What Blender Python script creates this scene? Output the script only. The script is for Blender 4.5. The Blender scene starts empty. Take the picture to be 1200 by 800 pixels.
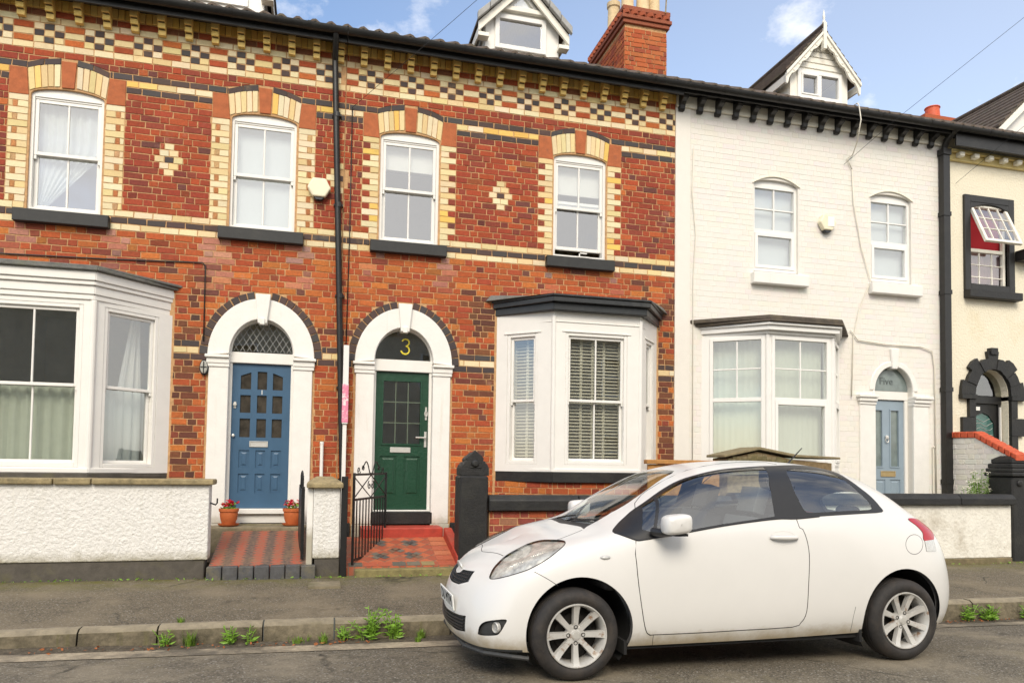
import bpy, bmesh, math, random
from mathutils import Matrix, Vector
from mathutils.geometry import delaunay_2d_cdt
R = math.radians
rnd = random.Random(7)
scene = bpy.context.scene
COL = scene.collection

# ------------------------------------------------------------------ helpers
ID4 = Matrix.Identity(4)
class MB:
    """collects shapes, builds ONE mesh object"""
    def __init__(s, M=None):
        s.v = []; s.f = []; s.m = []; s.c = []; s.M = M or Matrix.Identity(4)
    def add(s, vs, fs, m=0, col=None):
        n = len(s.v)
        s.v += [s.M @ Vector(p) for p in vs]
        for f in fs:
            s.f.append([n+i for i in f]); s.m.append(m); s.c.append(col or (1, 1, 1))
    def box(s, x0, x1, y0, y1, z0, z1, m=0, col=None):
        s.add([(x0,y0,z0),(x1,y0,z0),(x1,y1,z0),(x0,y1,z0),(x0,y0,z1),(x1,y0,z1),(x1,y1,z1),(x0,y1,z1)],
              [(0,3,2,1),(4,5,6,7),(0,1,5,4),(1,2,6,5),(2,3,7,6),(3,0,4,7)], m, col)
    def prism(s, poly, y0, y1, m=0, col=None):
        """polygon in (x,z), y0 front, y1 back"""
        n = len(poly)
        s.add([(x,y0,z) for x,z in poly]+[(x,y1,z) for x,z in poly],
              [list(range(n)), list(range(2*n-1,n-1,-1))]+[(i,(i+1)%n+0,(i+1)%n+n,i+n) for i in range(n)], m, col)
    def extr(s, poly, z0, z1, m=0, col=None):
        """polygon in (x,y), extruded in z"""
        n = len(poly)
        s.add([(x,y,z0) for x,y in poly]+[(x,y,z1) for x,y in poly],
              [list(range(n-1,-1,-1)), list(range(n,2*n))]+[(i,(i+1)%n,(i+1)%n+n,i+n) for i in range(n)], m, col)
    def strip(s, a, b, y0, y1, m=0, col=None):
        """solid band between two equal-length (x,z) polylines"""
        for i in range(len(a)-1):
            s.prism([a[i], a[i+1], b[i+1], b[i]], y0, y1, m, col)
    def ring(s, a, b, y0, y1, m=0, closed=False):
        """band between polylines a (outer) and b (inner) without inner walls between segments"""
        n = len(a); vs = []
        for (p, q) in zip(a, b):
            vs += [(p[0],y0,p[1]),(q[0],y0,q[1]),(q[0],y1,q[1]),(p[0],y1,p[1])]
        fs = []
        for i in range(n if closed else n-1):
            k = 4*i; l = 4*((i+1) % n)
            fs += [(k,l,l+1,k+1),(k+1,l+1,l+2,k+2),(k+2,l+2,l+3,k+3),(k+3,l+3,l,k)]
        if not closed: fs += [(0,1,2,3),(4*n-1,4*n-2,4*n-3,4*n-4)]
        s.add(vs, fs, m)
    def tube(s, pts, r, n=8, m=0, rs=None):
        pts = [Vector(p) for p in pts]; vs = []; fs = []
        up = Vector((0,0,1)); prev = None
        for i, p in enumerate(pts):
            t = (pts[min(i+1,len(pts)-1)]-pts[max(i-1,0)]).normalized()
            if prev is None:
                a = t.orthogonal().normalized()
            else:
                a = (prev - t*prev.dot(t)); a = a.normalized() if a.length > 1e-6 else t.orthogonal().normalized()
            prev = a; b = t.cross(a); rr = rs[i] if rs else r
            for k in range(n):
                w = 2*math.pi*k/n
                vs.append(p+a*math.cos(w)*rr+b*math.sin(w)*rr)
        for i in range(len(pts)-1):
            for k in range(n):
                fs.append((i*n+k, i*n+(k+1)%n, (i+1)*n+(k+1)%n, (i+1)*n+k))
        fs.append(list(range(n-1,-1,-1))); fs.append([(len(pts)-1)*n+k for k in range(n)])
        s.add(vs, fs, m)
    def lathe(s, prof, c, n=24, m=0, axis='z', a0=0, a1=2*math.pi, caps=True):
        """prof [(r,h)]; axis z up or y (h along y)"""
        vs = []; fs = []; full = abs(a1-a0-2*math.pi) < 1e-6; nn = n if full else n+1
        for r, h in prof:
            for k in range(nn):
                w = a0+(a1-a0)*k/n
                if axis == 'z': vs.append((c[0]+r*math.cos(w), c[1]+r*math.sin(w), c[2]+h))
                elif axis == 'y': vs.append((c[0]+r*math.cos(w), c[1]+h, c[2]+r*math.sin(w)))
                else: vs.append((c[0]+h, c[1]+r*math.cos(w), c[2]+r*math.sin(w)))
        for i in range(len(prof)-1):
            for k in range(n):
                fs.append((i*nn+k, i*nn+(k+1)%nn, (i+1)*nn+(k+1)%nn, (i+1)*nn+k))
        if full and caps:
            if prof[0][0] > 1e-5: fs.append(list(range(n-1,-1,-1)))
            if prof[-1][0] > 1e-5: fs.append([(len(prof)-1)*n+k for k in range(n)])
        s.add(vs, fs, m)
    def build(s, name, mats, parent=None, bevel=0, smooth=False, recalc=True, weld=False, seg=1):
        me = bpy.data.meshes.new(name)
        me.from_pydata([tuple(v) for v in s.v], [], s.f)
        if not isinstance(mats, (list, tuple)): mats = [mats]
        for m in mats: me.materials.append(m)
        for p, m in zip(me.polygons, s.m): p.material_index = m
        if any(c != (1,1,1) for c in s.c):
            at = me.color_attributes.new('col', 'FLOAT_COLOR', 'CORNER')
            for p, c in zip(me.polygons, s.c):
                for li in p.loop_indices: at.data[li].color = (c[0], c[1], c[2], 1)
        if recalc or weld:
            bm = bmesh.new(); bm.from_mesh(me)
            if weld: bmesh.ops.remove_doubles(bm, verts=bm.verts, dist=1e-4)
            if recalc: bmesh.ops.recalc_face_normals(bm, faces=bm.faces)
            bm.to_mesh(me); bm.free()
        if smooth:
            me.shade_smooth()
            if smooth == 'auto': me.set_sharp_from_angle(angle=R(38))
        o = bpy.data.objects.new(name, me); COL.objects.link(o)
        if parent: setpar(o, parent)
        if bevel:
            b = o.modifiers.new('bevel', 'BEVEL'); b.width = bevel; b.segments = seg; b.limit_method = 'ANGLE'; b.angle_limit = R(40)
        return o

WORLD = {}
def wm(o):
    m = o.matrix_basis.copy()
    return (wm(o.parent) @ o.matrix_parent_inverse @ m) if o.parent else m
def setpar(o, p):
    o.parent = p; o.matrix_parent_inverse = wm(p).inverted()
def tag(o, label=None, cat=None, group=None, kind=None):
    if label: o['label'] = label
    if cat: o['category'] = cat
    if group: o['group'] = group
    if kind: o['kind'] = kind
    return o
def thing(name, label, cat, loc=(0,0,0), rz=0, group=None):
    o = bpy.data.objects.new(name, None); COL.objects.link(o)
    o.location = loc; o.rotation_euler = (0,0,rz); o.empty_display_size = .2
    return tag(o, label, cat, group)
def copy_tree(o, parent=None):
    c = o.copy(); COL.objects.link(c)
    if parent: c.parent = parent
    for ch in o.children: copy_tree(ch, c)
    return c
def frame(p0, p1, z=0):
    """local frame along a wall line: x along p0->p1, -y outward (to the right-hand street side), z up"""
    d = Vector((p1[0]-p0[0], p1[1]-p0[1], 0)); L = d.length; d.normalize()
    n = Vector((d.y, -d.x, 0))          # outward
    M = Matrix(((d.x, -n.x, 0, p0[0]), (d.y, -n.y, 0, p0[1]), (0, 0, 1, z), (0, 0, 0, 1)))
    return M, L
def ell(cx, cz, rx, rz, a0=180, a1=0, n=28):
    return [(cx+rx*math.cos(R(a0+(a1-a0)*i/n)), cz+rz*math.sin(R(a0+(a1-a0)*i/n))) for i in range(n+1)]
def sheet(outer, holes, y0, t, M=None):
    """flat wall with holes: mesh pieces returned as (verts, faces)"""
    cu = bpy.data.curves.new('tmp', 'CURVE'); cu.dimensions = '2D'; cu.fill_mode = 'BOTH'; cu.extrude = t/2
    for poly in [outer]+list(holes):
        sp = cu.splines.new('POLY'); sp.points.add(len(poly)-1); sp.use_cyclic_u = True
        for p, q in zip(sp.points, poly): p.co = (q[0], q[1], 0, 1)
    o = bpy.data.objects.new('tmp', cu); COL.objects.link(o)
    dg = bpy.context.evaluated_depsgraph_get(); dg.update()
    me = bpy.data.meshes.new_from_object(o.evaluated_get(dg))
    vs = [(v.co.x, y0+t/2-v.co.z, v.co.y) for v in me.vertices]; fs = [list(p.vertices) for p in me.polygons]
    bpy.data.objects.remove(o); bpy.data.curves.remove(cu); bpy.data.meshes.remove(me)
    return vs, fs
def text_mesh(txt, size, M, depth=.003):
    cu = bpy.data.curves.new('tmp', 'FONT'); cu.body = txt; cu.size = size; cu.extrude = depth; cu.align_x = 'CENTER'; cu.align_y = 'CENTER'
    o = bpy.data.objects.new('tmp', cu); COL.objects.link(o)
    dg = bpy.context.evaluated_depsgraph_get(); dg.update()
    me = bpy.data.meshes.new_from_object(o.evaluated_get(dg))
    vs = [M @ Vector((v.co.x, -v.co.z, v.co.y)) for v in me.vertices]; fs = [list(p.vertices) for p in me.polygons]
    bpy.data.objects.remove(o); bpy.data.curves.remove(cu); bpy.data.meshes.remove(me)
    return vs, fs

# ------------------------------------------------------------------ materials
def newmat(name):
    m = bpy.data.materials.new(name); m.use_nodes = True
    nt = m.node_tree; return m, nt, nt.nodes, nt.links, nt.nodes['Principled BSDF']
def N(nt, t, **k):
    n = nt.nodes.new(t)
    for a, b in k.items():
        if a.startswith('i_'): n.inputs[a[2:].replace('_',' ')].default_value = b
        else: setattr(n, a, b)
    return n
def noise(nt, vec, scale, detail=4, rough=.55):
    n = N(nt, 'ShaderNodeTexNoise'); n.inputs['Scale'].default_value = scale; n.inputs['Detail'].default_value = detail; n.inputs['Roughness'].default_value = rough
    nt.links.new(vec, n.inputs['Vector']); return n.outputs['Fac']
def ramp(nt, fac, a, b):
    n = N(nt, 'ShaderNodeMapRange'); n.inputs['From Min'].default_value = a; n.inputs['From Max'].default_value = b
    nt.links.new(fac, n.inputs['Value']); return n.outputs['Result']
def mixc(nt, fac, a, b, mode='MIX'):
    n = N(nt, 'ShaderNodeMix'); n.data_type = 'RGBA'; n.blend_type = mode
    if isinstance(fac, (int, float)): n.inputs[0].default_value = fac
    else: nt.links.new(fac, n.inputs[0])
    for i, c in ((6, a), (7, b)):
        if isinstance(c, tuple): n.inputs[i].default_value = (*c[:3], 1)
        else: nt.links.new(c, n.inputs[i])
    return n.outputs[2]
def pmat(name, base, rough=.6, var=.12, vs=6, bump=0., bs=60, stain=None, sscale=1.5, srange=(.55,.75), metallic=0, coat=0, spec=.5, attr=False, streak=None, stain2=None, foot=None, top=None):
    m, nt, nodes, L, P = newmat(name)
    geo = N(nt, 'ShaderNodeNewGeometry').outputs['Position']
    dark = tuple(c*(1-var) for c in base); light = tuple(min(1, c*(1+var)) for c in base)
    col = mixc(nt, ramp(nt, noise(nt, geo, vs, 5, .65), .3, .7), dark, light)
    if attr:
        at = N(nt, 'ShaderNodeAttribute', attribute_name='col')
        col = mixc(nt, 1.0, at.outputs['Color'], col, 'MULTIPLY')
    if stain:
        col = mixc(nt, ramp(nt, noise(nt, geo, sscale, 6, .7), *srange), col, stain)
    if stain2: col = mixc(nt, ramp(nt, noise(nt, geo, stain2[1], 7, .75), stain2[2], stain2[3]), col, stain2[0])
    if streak:                                   # rain streaks: noise stretched down the wall
        mp = N(nt, 'ShaderNodeMapping'); mp.inputs['Scale'].default_value = (14, 14, 1.2); L.new(geo, mp.inputs['Vector'])
        col = mixc(nt, ramp(nt, noise(nt, mp.outputs[0], 1, 4, .6), streak[1], streak[2]), col, streak[0])
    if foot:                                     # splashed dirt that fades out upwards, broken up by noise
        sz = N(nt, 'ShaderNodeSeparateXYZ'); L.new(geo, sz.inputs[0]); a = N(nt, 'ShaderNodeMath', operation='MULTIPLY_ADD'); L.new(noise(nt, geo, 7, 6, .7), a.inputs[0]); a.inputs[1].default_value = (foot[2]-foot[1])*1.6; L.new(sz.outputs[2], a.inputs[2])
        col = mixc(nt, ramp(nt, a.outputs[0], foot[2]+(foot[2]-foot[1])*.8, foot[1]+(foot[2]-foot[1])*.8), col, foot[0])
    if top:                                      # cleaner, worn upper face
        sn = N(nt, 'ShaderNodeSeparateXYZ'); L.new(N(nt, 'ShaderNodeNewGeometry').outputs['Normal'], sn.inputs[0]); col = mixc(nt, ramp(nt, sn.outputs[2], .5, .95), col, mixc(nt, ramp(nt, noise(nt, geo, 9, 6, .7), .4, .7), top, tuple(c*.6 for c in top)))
    L.new(col, P.inputs['Base Color'])
    P.inputs['Roughness'].default_value = rough; P.inputs['Metallic'].default_value = metallic
    P.inputs['Specular IOR Level'].default_value = spec; P.inputs['Coat Weight'].default_value = coat
    if coat: P.inputs['Coat Roughness'].default_value = .04
    if bump:
        b = N(nt, 'ShaderNodeBump'); b.inputs['Strength'].default_value = bump; b.inputs['Distance'].default_value = .01 if bs > 30 else .03
        L.new(noise(nt, geo, bs, 5, .6), b.inputs['Height']); L.new(b.outputs[0], P.inputs['Normal'])
    return m
def glassmat(name, tint=(.95,.97,.96), f0=.06, wav=.02):
    """thin sheet glass: tinted see-through plus a Fresnel-weighted mirror on its outer face"""
    m, nt, nodes, L, P = newmat(name); nodes.remove(P); out = nodes['Material Output']
    t = N(nt, 'ShaderNodeBsdfTransparent'); t.inputs['Color'].default_value = (*tint, 1)
    g = N(nt, 'ShaderNodeBsdfGlossy'); g.inputs['Roughness'].default_value = .01; g.inputs['Color'].default_value = (.97,.98,1,1)
    gn = N(nt, 'ShaderNodeNewGeometry'); geo = gn.outputs['Position']
    b = N(nt, 'ShaderNodeBump'); b.inputs['Strength'].default_value = wav; b.inputs['Distance'].default_value = .05
    L.new(noise(nt, geo, 2.2, 2), b.inputs['Height']); L.new(b.outputs[0], g.inputs['Normal'])
    lw = N(nt, 'ShaderNodeLayerWeight'); lw.inputs['Blend'].default_value = .5
    def mth(op, a, c):
        n = N(nt, 'ShaderNodeMath', operation=op)
        for k, v in enumerate((a, c)):
            if isinstance(v, (int, float)): n.inputs[k].default_value = v
            else: L.new(v, n.inputs[k])
        return n.outputs[0]
    f = mth('ADD', f0, mth('MULTIPLY', 1-f0, mth('POWER', lw.outputs['Facing'], 5)))
    f = mth('MULTIPLY', f, mth('SUBTRACT', 1, gn.outputs['Backfacing']))
    mx = N(nt, 'ShaderNodeMixShader'); L.new(f, mx.inputs[0]); L.new(t.outputs[0], mx.inputs[1]); L.new(g.outputs[0], mx.inputs[2])
    L.new(mx.outputs[0], out.inputs['Surface']); return m
def clothmat(name, base, transl=.35, alpha=1.0):
    m, nt, nodes, L, P = newmat(name); out = nodes['Material Output']
    P.inputs['Base Color'].default_value = (*base, 1); P.inputs['Roughness'].default_value = .9
    tl = N(nt, 'ShaderNodeBsdfTranslucent'); tl.inputs['Color'].default_value = (*base, 1)
    mx = N(nt, 'ShaderNodeMixShader'); mx.inputs[0].default_value = transl
    L.new(P.outputs[0], mx.inputs[1]); L.new(tl.outputs[0], mx.inputs[2]); res = mx.outputs[0]
    if alpha < 1:
        tr = N(nt, 'ShaderNodeBsdfTransparent'); m2 = N(nt, 'ShaderNodeMixShader'); m2.inputs[0].default_value = alpha
        L.new(tr.outputs[0], m2.inputs[1]); L.new(res, m2.inputs[2]); res = m2.outputs[0]
    L.new(res, out.inputs['Surface']); return m

MAT = {}
MAT['brick'] = pmat('brick', (1,1,1), .85, .34, 38, .6, 130, attr=True, stain=(.085,.05,.038), sscale=1.1, srange=(.62,1.0), stain2=((.58,.36,.27), 1.7, .60, .95))
MAT['glazed'] = pmat('glazed_brick', (1,1,1), .75, .12, 45, .3, 120, attr=True, stain=(.36,.24,.10), sscale=2.2, srange=(.58,.95))
MAT['mortar'] = pmat('mortar', (.52,.31,.15), .95, .25, 20, .6, 150, stain=(.20,.11,.07), sscale=1.6, srange=(.58,.92))
MAT['pmortar'] = pmat('painted_mortar', (.735,.705,.645), .75, .03, 12, .3, 90)
MAT['pbrick'] = pmat('painted_brick', (.75,.72,.665), .65, .02, 9, .35, 60, attr=True, stain=(.76,.71,.61), sscale=.7, srange=(.58,1.0), streak=((.70,.62,.48), .64, 1.0))
MAT['white'] = pmat('white_paint', (.77,.755,.715), .42, .03, 5, .08, 40)
MAT['upvc'] = pmat('white_plastic', (.78,.77,.74), .28, .02, 4)
MAT['stone_white'] = pmat('painted_stone', (.77,.755,.715), .55, .04, 7, .25, 40, streak=((.64,.61,.53), .60, .95), foot=((.42,.39,.31), .58, .72))
MAT['cream_paint'] = pmat('cream_paint', (.78,.74,.62), .5, .06, 6, .1, 40, stain=(.55,.42,.22), sscale=3, srange=(.6,.9))
MAT['rough_white'] = pmat('roughcast_white', (.75,.735,.70), .8, .04, 14, .75, 29, streak=((.62,.60,.53), .58, .9), foot=((.36,.33,.24), .33, .46))
MAT['rough_cream'] = pmat('pebbledash_cream', (.76,.705,.56), .85, .08, 40, .5, 29, stain=(.66,.56,.36), sscale=1.4, srange=(.55,.9))
MAT['old_white'] = pmat('flaking_white', (.76,.735,.66), .8, .07, 5, .5, 25, stain=(.38,.33,.25), sscale=2.6, srange=(.52,.78), streak=((.42,.38,.28), .60, .85), stain2=((.60,.57,.50), 6, .5, .7))
MAT['black'] = pmat('black_gloss_paint', (.010,.010,.010), .42, .25, 12, .15, 50, stain=(.026,.025,.021), sscale=3, srange=(.5,.9))
MAT['black_stone'] = pmat('black_painted_stone', (.012,.012,.012), .55, .3, 14, .5, 40, stain=(.04,.038,.03), sscale=4, srange=(.5,.9))
MAT['sill'] = pmat('dark_grey_sill', (.020,.021,.021), .6, .2, 10, .25, 50, stain=(.045,.043,.038), sscale=3, srange=(.5,.9))
MAT['anthracite'] = pmat('anthracite_paint', (.028,.031,.033), .42, .15, 8, .1, 40, stain=(.09,.09,.08), sscale=2, srange=(.55,.9))
MAT['lead'] = pmat('lead_flashing', (.14,.14,.13), .7, .25, 10, .5, 30, stain=(.11,.12,.06), sscale=5, srange=(.5,.8))
MAT['sandstone'] = pmat('red_sandstone', (.40,.115,.04), .85, .18, 10, .5, 60, stain=(.14,.06,.045), sscale=4.5, srange=(.6,.85))
MAT['coping'] = pmat('stone_coping', (.30,.24,.13), .9, .3, 14, .8, 45, stain=(.09,.08,.05), sscale=5, srange=(.5,.75))
MAT['stone'] = pmat('grey_stone', (.22,.185,.12), .9, .28, 11, .7, 45, stain=(.10,.095,.04), sscale=3, srange=(.5,.75))
MAT['plinth'] = pmat('plinth_render', (.085,.075,.062), .85, .25, 9, .5, 40, stain=(.12,.11,.05), sscale=3, srange=(.55,.8))
MAT['tile'] = pmat('roof_tile', (.10,.072,.052), .8, .35, 9, .4, 60, stain=(.10,.095,.055), sscale=4, srange=(.5,.8))
MAT['tile_grey'] = pmat('grey_verge_tile', (.33,.33,.32), .75, .15, 9, .3, 60)
MAT['orange_brick'] = pmat('chimney_brick', (1,1,1), .85, .25, 40, .5, 120, attr=True, stain=(.16,.06,.03), sscale=3, srange=(.6,.9))
MAT['terracotta'] = pmat('terracotta', (.50,.13,.035), .7, .15, 12, .2, 60, stain=(.55,.30,.16), sscale=12, srange=(.6,.85))
MAT['buff_pot'] = pmat('buff_clay', (.60,.46,.27), .8, .15, 10, .3, 60, stain=(.25,.17,.1), sscale=6, srange=(.55,.8))
MAT['red_paint'] = pmat('red_tile_paint', (.40,.045,.025), .6, .22, 9, .3, 50, stain=(.26,.08,.05), sscale=4, srange=(.5,.8))
MAT['red_coping'] = pmat('red_coping_tile', (.55,.09,.03), .6, .2, 20, .2, 60)
MAT['blue'] = pmat('blue_door_paint', (.047,.108,.188), .38, .06, 6, .05, 40)
MAT['green'] = pmat('green_door_paint', (.009,.052,.026), .38, .08, 6, .2, 25)
MAT['paleblue'] = pmat('pale_blue_door_paint', (.26,.33,.39), .4, .05, 6, .05, 40)
MAT['chrome'] = pmat('satin_chrome', (.66,.65,.61), .34, .05, 20, metallic=.45)
MAT['brass'] = pmat('brass', (.55,.42,.22), .35, .1, 20, metallic=.5)
MAT['yellow'] = pmat('yellow_numeral', (.80,.68,.06), .5, .03)
MAT['grey_letter'] = pmat('grey_lettering', (.10,.12,.12), .5, .03)
MAT['white_letter'] = pmat('white_numeral', (.8,.8,.78), .5, .03)
MAT['alarm'] = pmat('alarm_cream', (.78,.72,.53), .4, .05, 8)
MAT['alarm_white'] = pmat('alarm_white', (.82,.82,.78), .35, .03, 8)
MAT['dark_plastic'] = pmat('dark_plastic', (.02,.022,.028), .35, .1)
MAT['cable'] = pmat('cable_black', (.015,.015,.015), .5, .1)
MAT['cable_white'] = pmat('cable_white', (.7,.66,.56), .5, .1)
MAT['wood'] = pmat('orange_timber', (.42,.20,.055), .7, .25, 14, .3, 60)
MAT['old_wood'] = pmat('weathered_wood', (.20,.14,.07), .85, .3, 18, .5, 60)
MAT['felt'] = pmat('roofing_felt', (.22,.18,.10), .9, .25, 12, .6, 90)
MAT['glass'] = glassmat('window_glass', (.97,.985,.975), .21)
MAT['glass_up'] = glassmat('upstairs_glass', (.97,.985,.98), .30)
MAT['glass_dark'] = glassmat('dark_glass', (.80,.80,.72), .20)
MAT['glass_frost'] = pmat('frosted_glass', (.17,.21,.205), .12, .25, 5, spec=.6, stain=(.20,.24,.22), sscale=3, srange=(.45,.8))
MAT['obscure'] = pmat('obscured_door_glass', (.05,.042,.032), .1, .5, 9, .15, 60, spec=.6)
MAT['lead_came'] = pmat('lead_came', (.42,.42,.40), .5, .1)
MAT['room'] = pmat('room_plaster', (.62,.57,.46), .9, .1, 2)
MAT['net'] = clothmat('net_curtain', (.66,.70,.68), .25, .86)
MAT['net_green'] = clothmat('net_curtain_greenish', (.62,.66,.54), .25, .93)  # net cloth with a greenish tint of its own
MAT['blind'] = clothmat('roller_blind', (.58,.62,.63), .12)
MAT['curtain'] = clothmat('white_curtain', (.86,.85,.80), .3)
MAT['shutter'] = pmat('shutter_cream', (.52,.48,.38), .5, .04)
MAT['red_cloth'] = clothmat('red_blind', (.45,.02,.03), .3)
MAT['pink_cloth'] = clothmat('pink_curtain', (.42,.25,.27), .3)
MAT['teal'] = pmat('teal_glass', (.05,.13,.115), .15, .4, 8, spec=.6)
MAT['leaf'] = pmat('weed_leaf', (.17,.32,.03), .55, .35, 25)
MAT['leaf_dark'] = pmat('bush_leaf', (.12,.21,.03), .5, .4, 25)
MAT['blossom'] = pmat('pale_blossom', (.75,.72,.60), .6, .1)
MAT['petal'] = pmat('red_petal', (.55,.006,.03), .5, .3, 40)
MAT['litter'] = pmat('dead_leaf', (.30,.10,.03), .8, .4, 30)
MAT['pole_pink'] = pmat('pink_board', (.72,.22,.34), .6, .1, 30, stain=(.8,.7,.7), sscale=18, srange=(.5,.6))
MAT['iron'] = pmat('black_iron', (.008,.008,.008), .45, .2, 15, .1, 60)

# ------------------------------------------------------------------ brickwork
CH = .082; ZC = 6.557; P5 = .55
REDS = [(.47,.100,.026),(.42,.080,.024),(.37,.066,.026),(.45,.090,.022),(.53,.140,.032),(.40,.075,.026),(.25,.056,.032),(.32,.070,.032),(.17,.060,.042),(.58,.175,.036)]
W_UP = [3,7,8,4,1,8,3,5,1.8,.6]; W_LO = [7,5,3,6,6,4,1.5,2,.9,4]
CREAMS = [(.75,.62,.37),(.73,.58,.31),(.77,.66,.43),(.71,.55,.27),(.75,.63,.40)]
YELLOWS = [(.78,.50,.12),(.82,.57,.18),(.70,.43,.10)]
DARKS = [(.058,.038,.034),(.050,.038,.038),(.075,.043,.036),(.055,.048,.048)]
def cred(z=5):
    c = rnd.choices(REDS, W_UP if z > 4.4 else W_LO)[0]
    return (c[0]*.92, c[1]*.80, c[2]*.9) if z > 4.4 else c
def cjit(c, a=.12):
    k = 1+rnd.uniform(-a, a); return tuple(min(1, max(0, x*k*(1+rnd.uniform(-.04,.04)))) for x in c)
# weathering that stays put: pale salts below the sill ends, soot beside the bays
SALT = [(-6.12,-5.82,3.55,4.22),(-5.12,-4.86,3.5,4.22),(-4.15,-3.95,3.8,4.22),(-3.2,-3.0,3.7,4.22),(-8.35,-8.1,3.7,4.2),(-7.3,-7.05,3.75,4.2),(-1.72,-1.5,3.8,4.2),(-.7,-.5,3.85,4.2)]
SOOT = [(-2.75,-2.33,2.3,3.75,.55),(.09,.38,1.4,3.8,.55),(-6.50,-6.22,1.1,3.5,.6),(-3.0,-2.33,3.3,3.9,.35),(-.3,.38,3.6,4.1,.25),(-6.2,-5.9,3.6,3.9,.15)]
def weather(poly, col):
    cx = sum(p[0] for p in poly)/len(poly); cz = sum(p[1] for p in poly)/len(poly)
    for a, b, c, d_ in SALT:
        if a < cx < b and c < cz < d_ and rnd.random() < .75:
            k = rnd.uniform(.1, .55)*min(1, (cz-c)/(d_-c)+.25); return tuple(x*(1-k)+y*k for x, y in zip(col, (.62,.42,.36)))
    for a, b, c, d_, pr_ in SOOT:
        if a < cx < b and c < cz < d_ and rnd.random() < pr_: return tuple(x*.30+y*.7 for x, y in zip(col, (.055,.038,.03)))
    return col
def brick_poly(mb, poly, col, m=0, d=None):
    if m == 0 and mb.M == ID4: col = weather(poly, col)
    d = d if d is not None else .006+rnd.uniform(-.002,.0025)
    n = len(poly); j = .0036
    p = [(x+rnd.uniform(-j,j), z+rnd.uniform(-j,j)) for x, z in poly]
    cx = sum(q[0] for q in p)/n; cz = sum(q[1] for q in p)/n
    ins = []
    for (x, z) in p:
        dx, dz = cx-x, cz-z; l = math.hypot(dx, dz) or 1
        ins.append((x+dx/l*.004, z+dz/l*.004))
    vs = [(x,.003,z) for x, z in p]+[(x,-d+.002,z) for x, z in p]+[(x,-d,z) for x, z in ins]
    fs = [list(range(2*n, 3*n))]
    for i in range(n):
        k = (i+1) % n
        fs += [(i,k,n+k,n+i),(n+i,n+k,2*n+k,2*n+i)]
    mb.add(vs, fs, m, col)
def free_spans(x0, x1, blocks):
    spans = [(x0, x1)]
    for a, b in blocks:
        out = []
        for s, e in spans:
            if b <= s or a >= e: out.append((s, e)); continue
            if a > s: out.append((s, a))
            if b < e: out.append((b, e))
        spans = out
    return [s for s in spans if s[1]-s[0] > .025]
def lay_row(mb, x0, x1, z, seq, blocks, J=.0115, zcut=None, dd=None):
    """seq: iterator giving (xa,xb,col,mat)"""
    spans = free_spans(x0, x1, blocks)
    for xa, xb, col, m in seq:
        for s, e in spans:
            a, b = max(xa, s), min(xb, e)
            if b-a < .022: continue
            a2 = a+J/2; b2 = b-J/2; zb, zt = z-CH/2+J/2, z+CH/2-J/2
            if zcut:
                lo, hi = zcut
                za, zbb = max(zb, lo(a2)), max(zb, lo(b2))
                if za > zt-.015 and zbb > zt-.015: continue
                brick_poly(mb, [(a2, min(za,zt-.004)), (b2, min(zbb,zt-.004)), (b2, zt), (a2, zt)], col, m)
            else:
                brick_poly(mb, [(a2,zb),(b2,zb),(b2,zt),(a2,zt)], col, m, dd)
def flemish(x0, x1, k, z, colf):
    x = x0-.6+(k % 2)*.165+rnd.uniform(-.015,.015); st = k % 2
    while x < x1:
        w = .22 if st else .11
        if rnd.random() < .12: w = .33-w if rnd.random() < .7 else w
        c = colf(z)
        if not st and c[0] < .7 and rnd.random() < .24: k = rnd.uniform(.55, .88); c = (c[0]*k, c[1]*k*1.1, c[2]*k*1.25)      # burnt header ends
        yield (x, x+w, c, 0)
        x += w; st = 1-st
def solid_row(x0, x1, w, cols, off=0, m=1):
    x = math.floor(x0/w)*w-w+off
    while x < x1:
        yield (x, x+w, cjit(rnd.choice(cols), .08), m); x += w
def checker(x0, x1, mid):
    i = math.floor(x0/P5)-1
    while i*P5 < x1:
        X = i*P5
        yield (X-.11, X+.11, cjit(rnd.choice(CREAMS),.08) if mid else cjit(REDS[rnd.choice([0,3,1,4])]), 1 if mid else 0)
        for q in range(3):
            d = (q != 1) if mid else (q == 1)
            yield (X+.11+.11*q, X+.22+.11*q, cjit(rnd.choice(DARKS if d else CREAMS), .08), 1)
        i += 1
CLOUD = (6.8, 6.45, 5.9); EXPO = 0.78
# ------------------------------------------------------------------ camera, light, sky
cam_d = bpy.data.cameras.new('camera'); cam = bpy.data.objects.new('camera', cam_d); COL.objects.link(cam); scene.camera = cam
ya, pi_, ro = 0.25409188958925044, 0.04194100806611418, -0.014340024732535171
fwd = Vector((math.sin(ya)*math.cos(pi_), math.cos(ya)*math.cos(pi_), math.sin(pi_))); rt = Vector((math.cos(ya), -math.sin(ya), 0)); dn = fwd.cross(rt)
r2 = rt*math.cos(ro)+dn*math.sin(ro); d2 = -rt*math.sin(ro)+dn*math.cos(ro)
cam.matrix_world = Matrix(((r2.x,-d2.x,-fwd.x,-4.658102700195486),(r2.y,-d2.y,-fwd.y,-9.875969263448853),(r2.z,-d2.z,-fwd.z,1.4117099403082043),(0,0,0,1)))
cam_d.sensor_width = 36; cam_d.lens = 860.844/1200*36; cam_d.shift_y = 107.716/1200; cam_d.clip_start = .05; cam_d.clip_end = 3000
SUN_EL, SUN_AZ = R(41), R(196)          # azimuth measured clockwise from +Y
W = bpy.data.worlds.new('World'); scene.world = W; W.use_nodes = True
nt = W.node_tree; bg = nt.nodes['Background']
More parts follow.
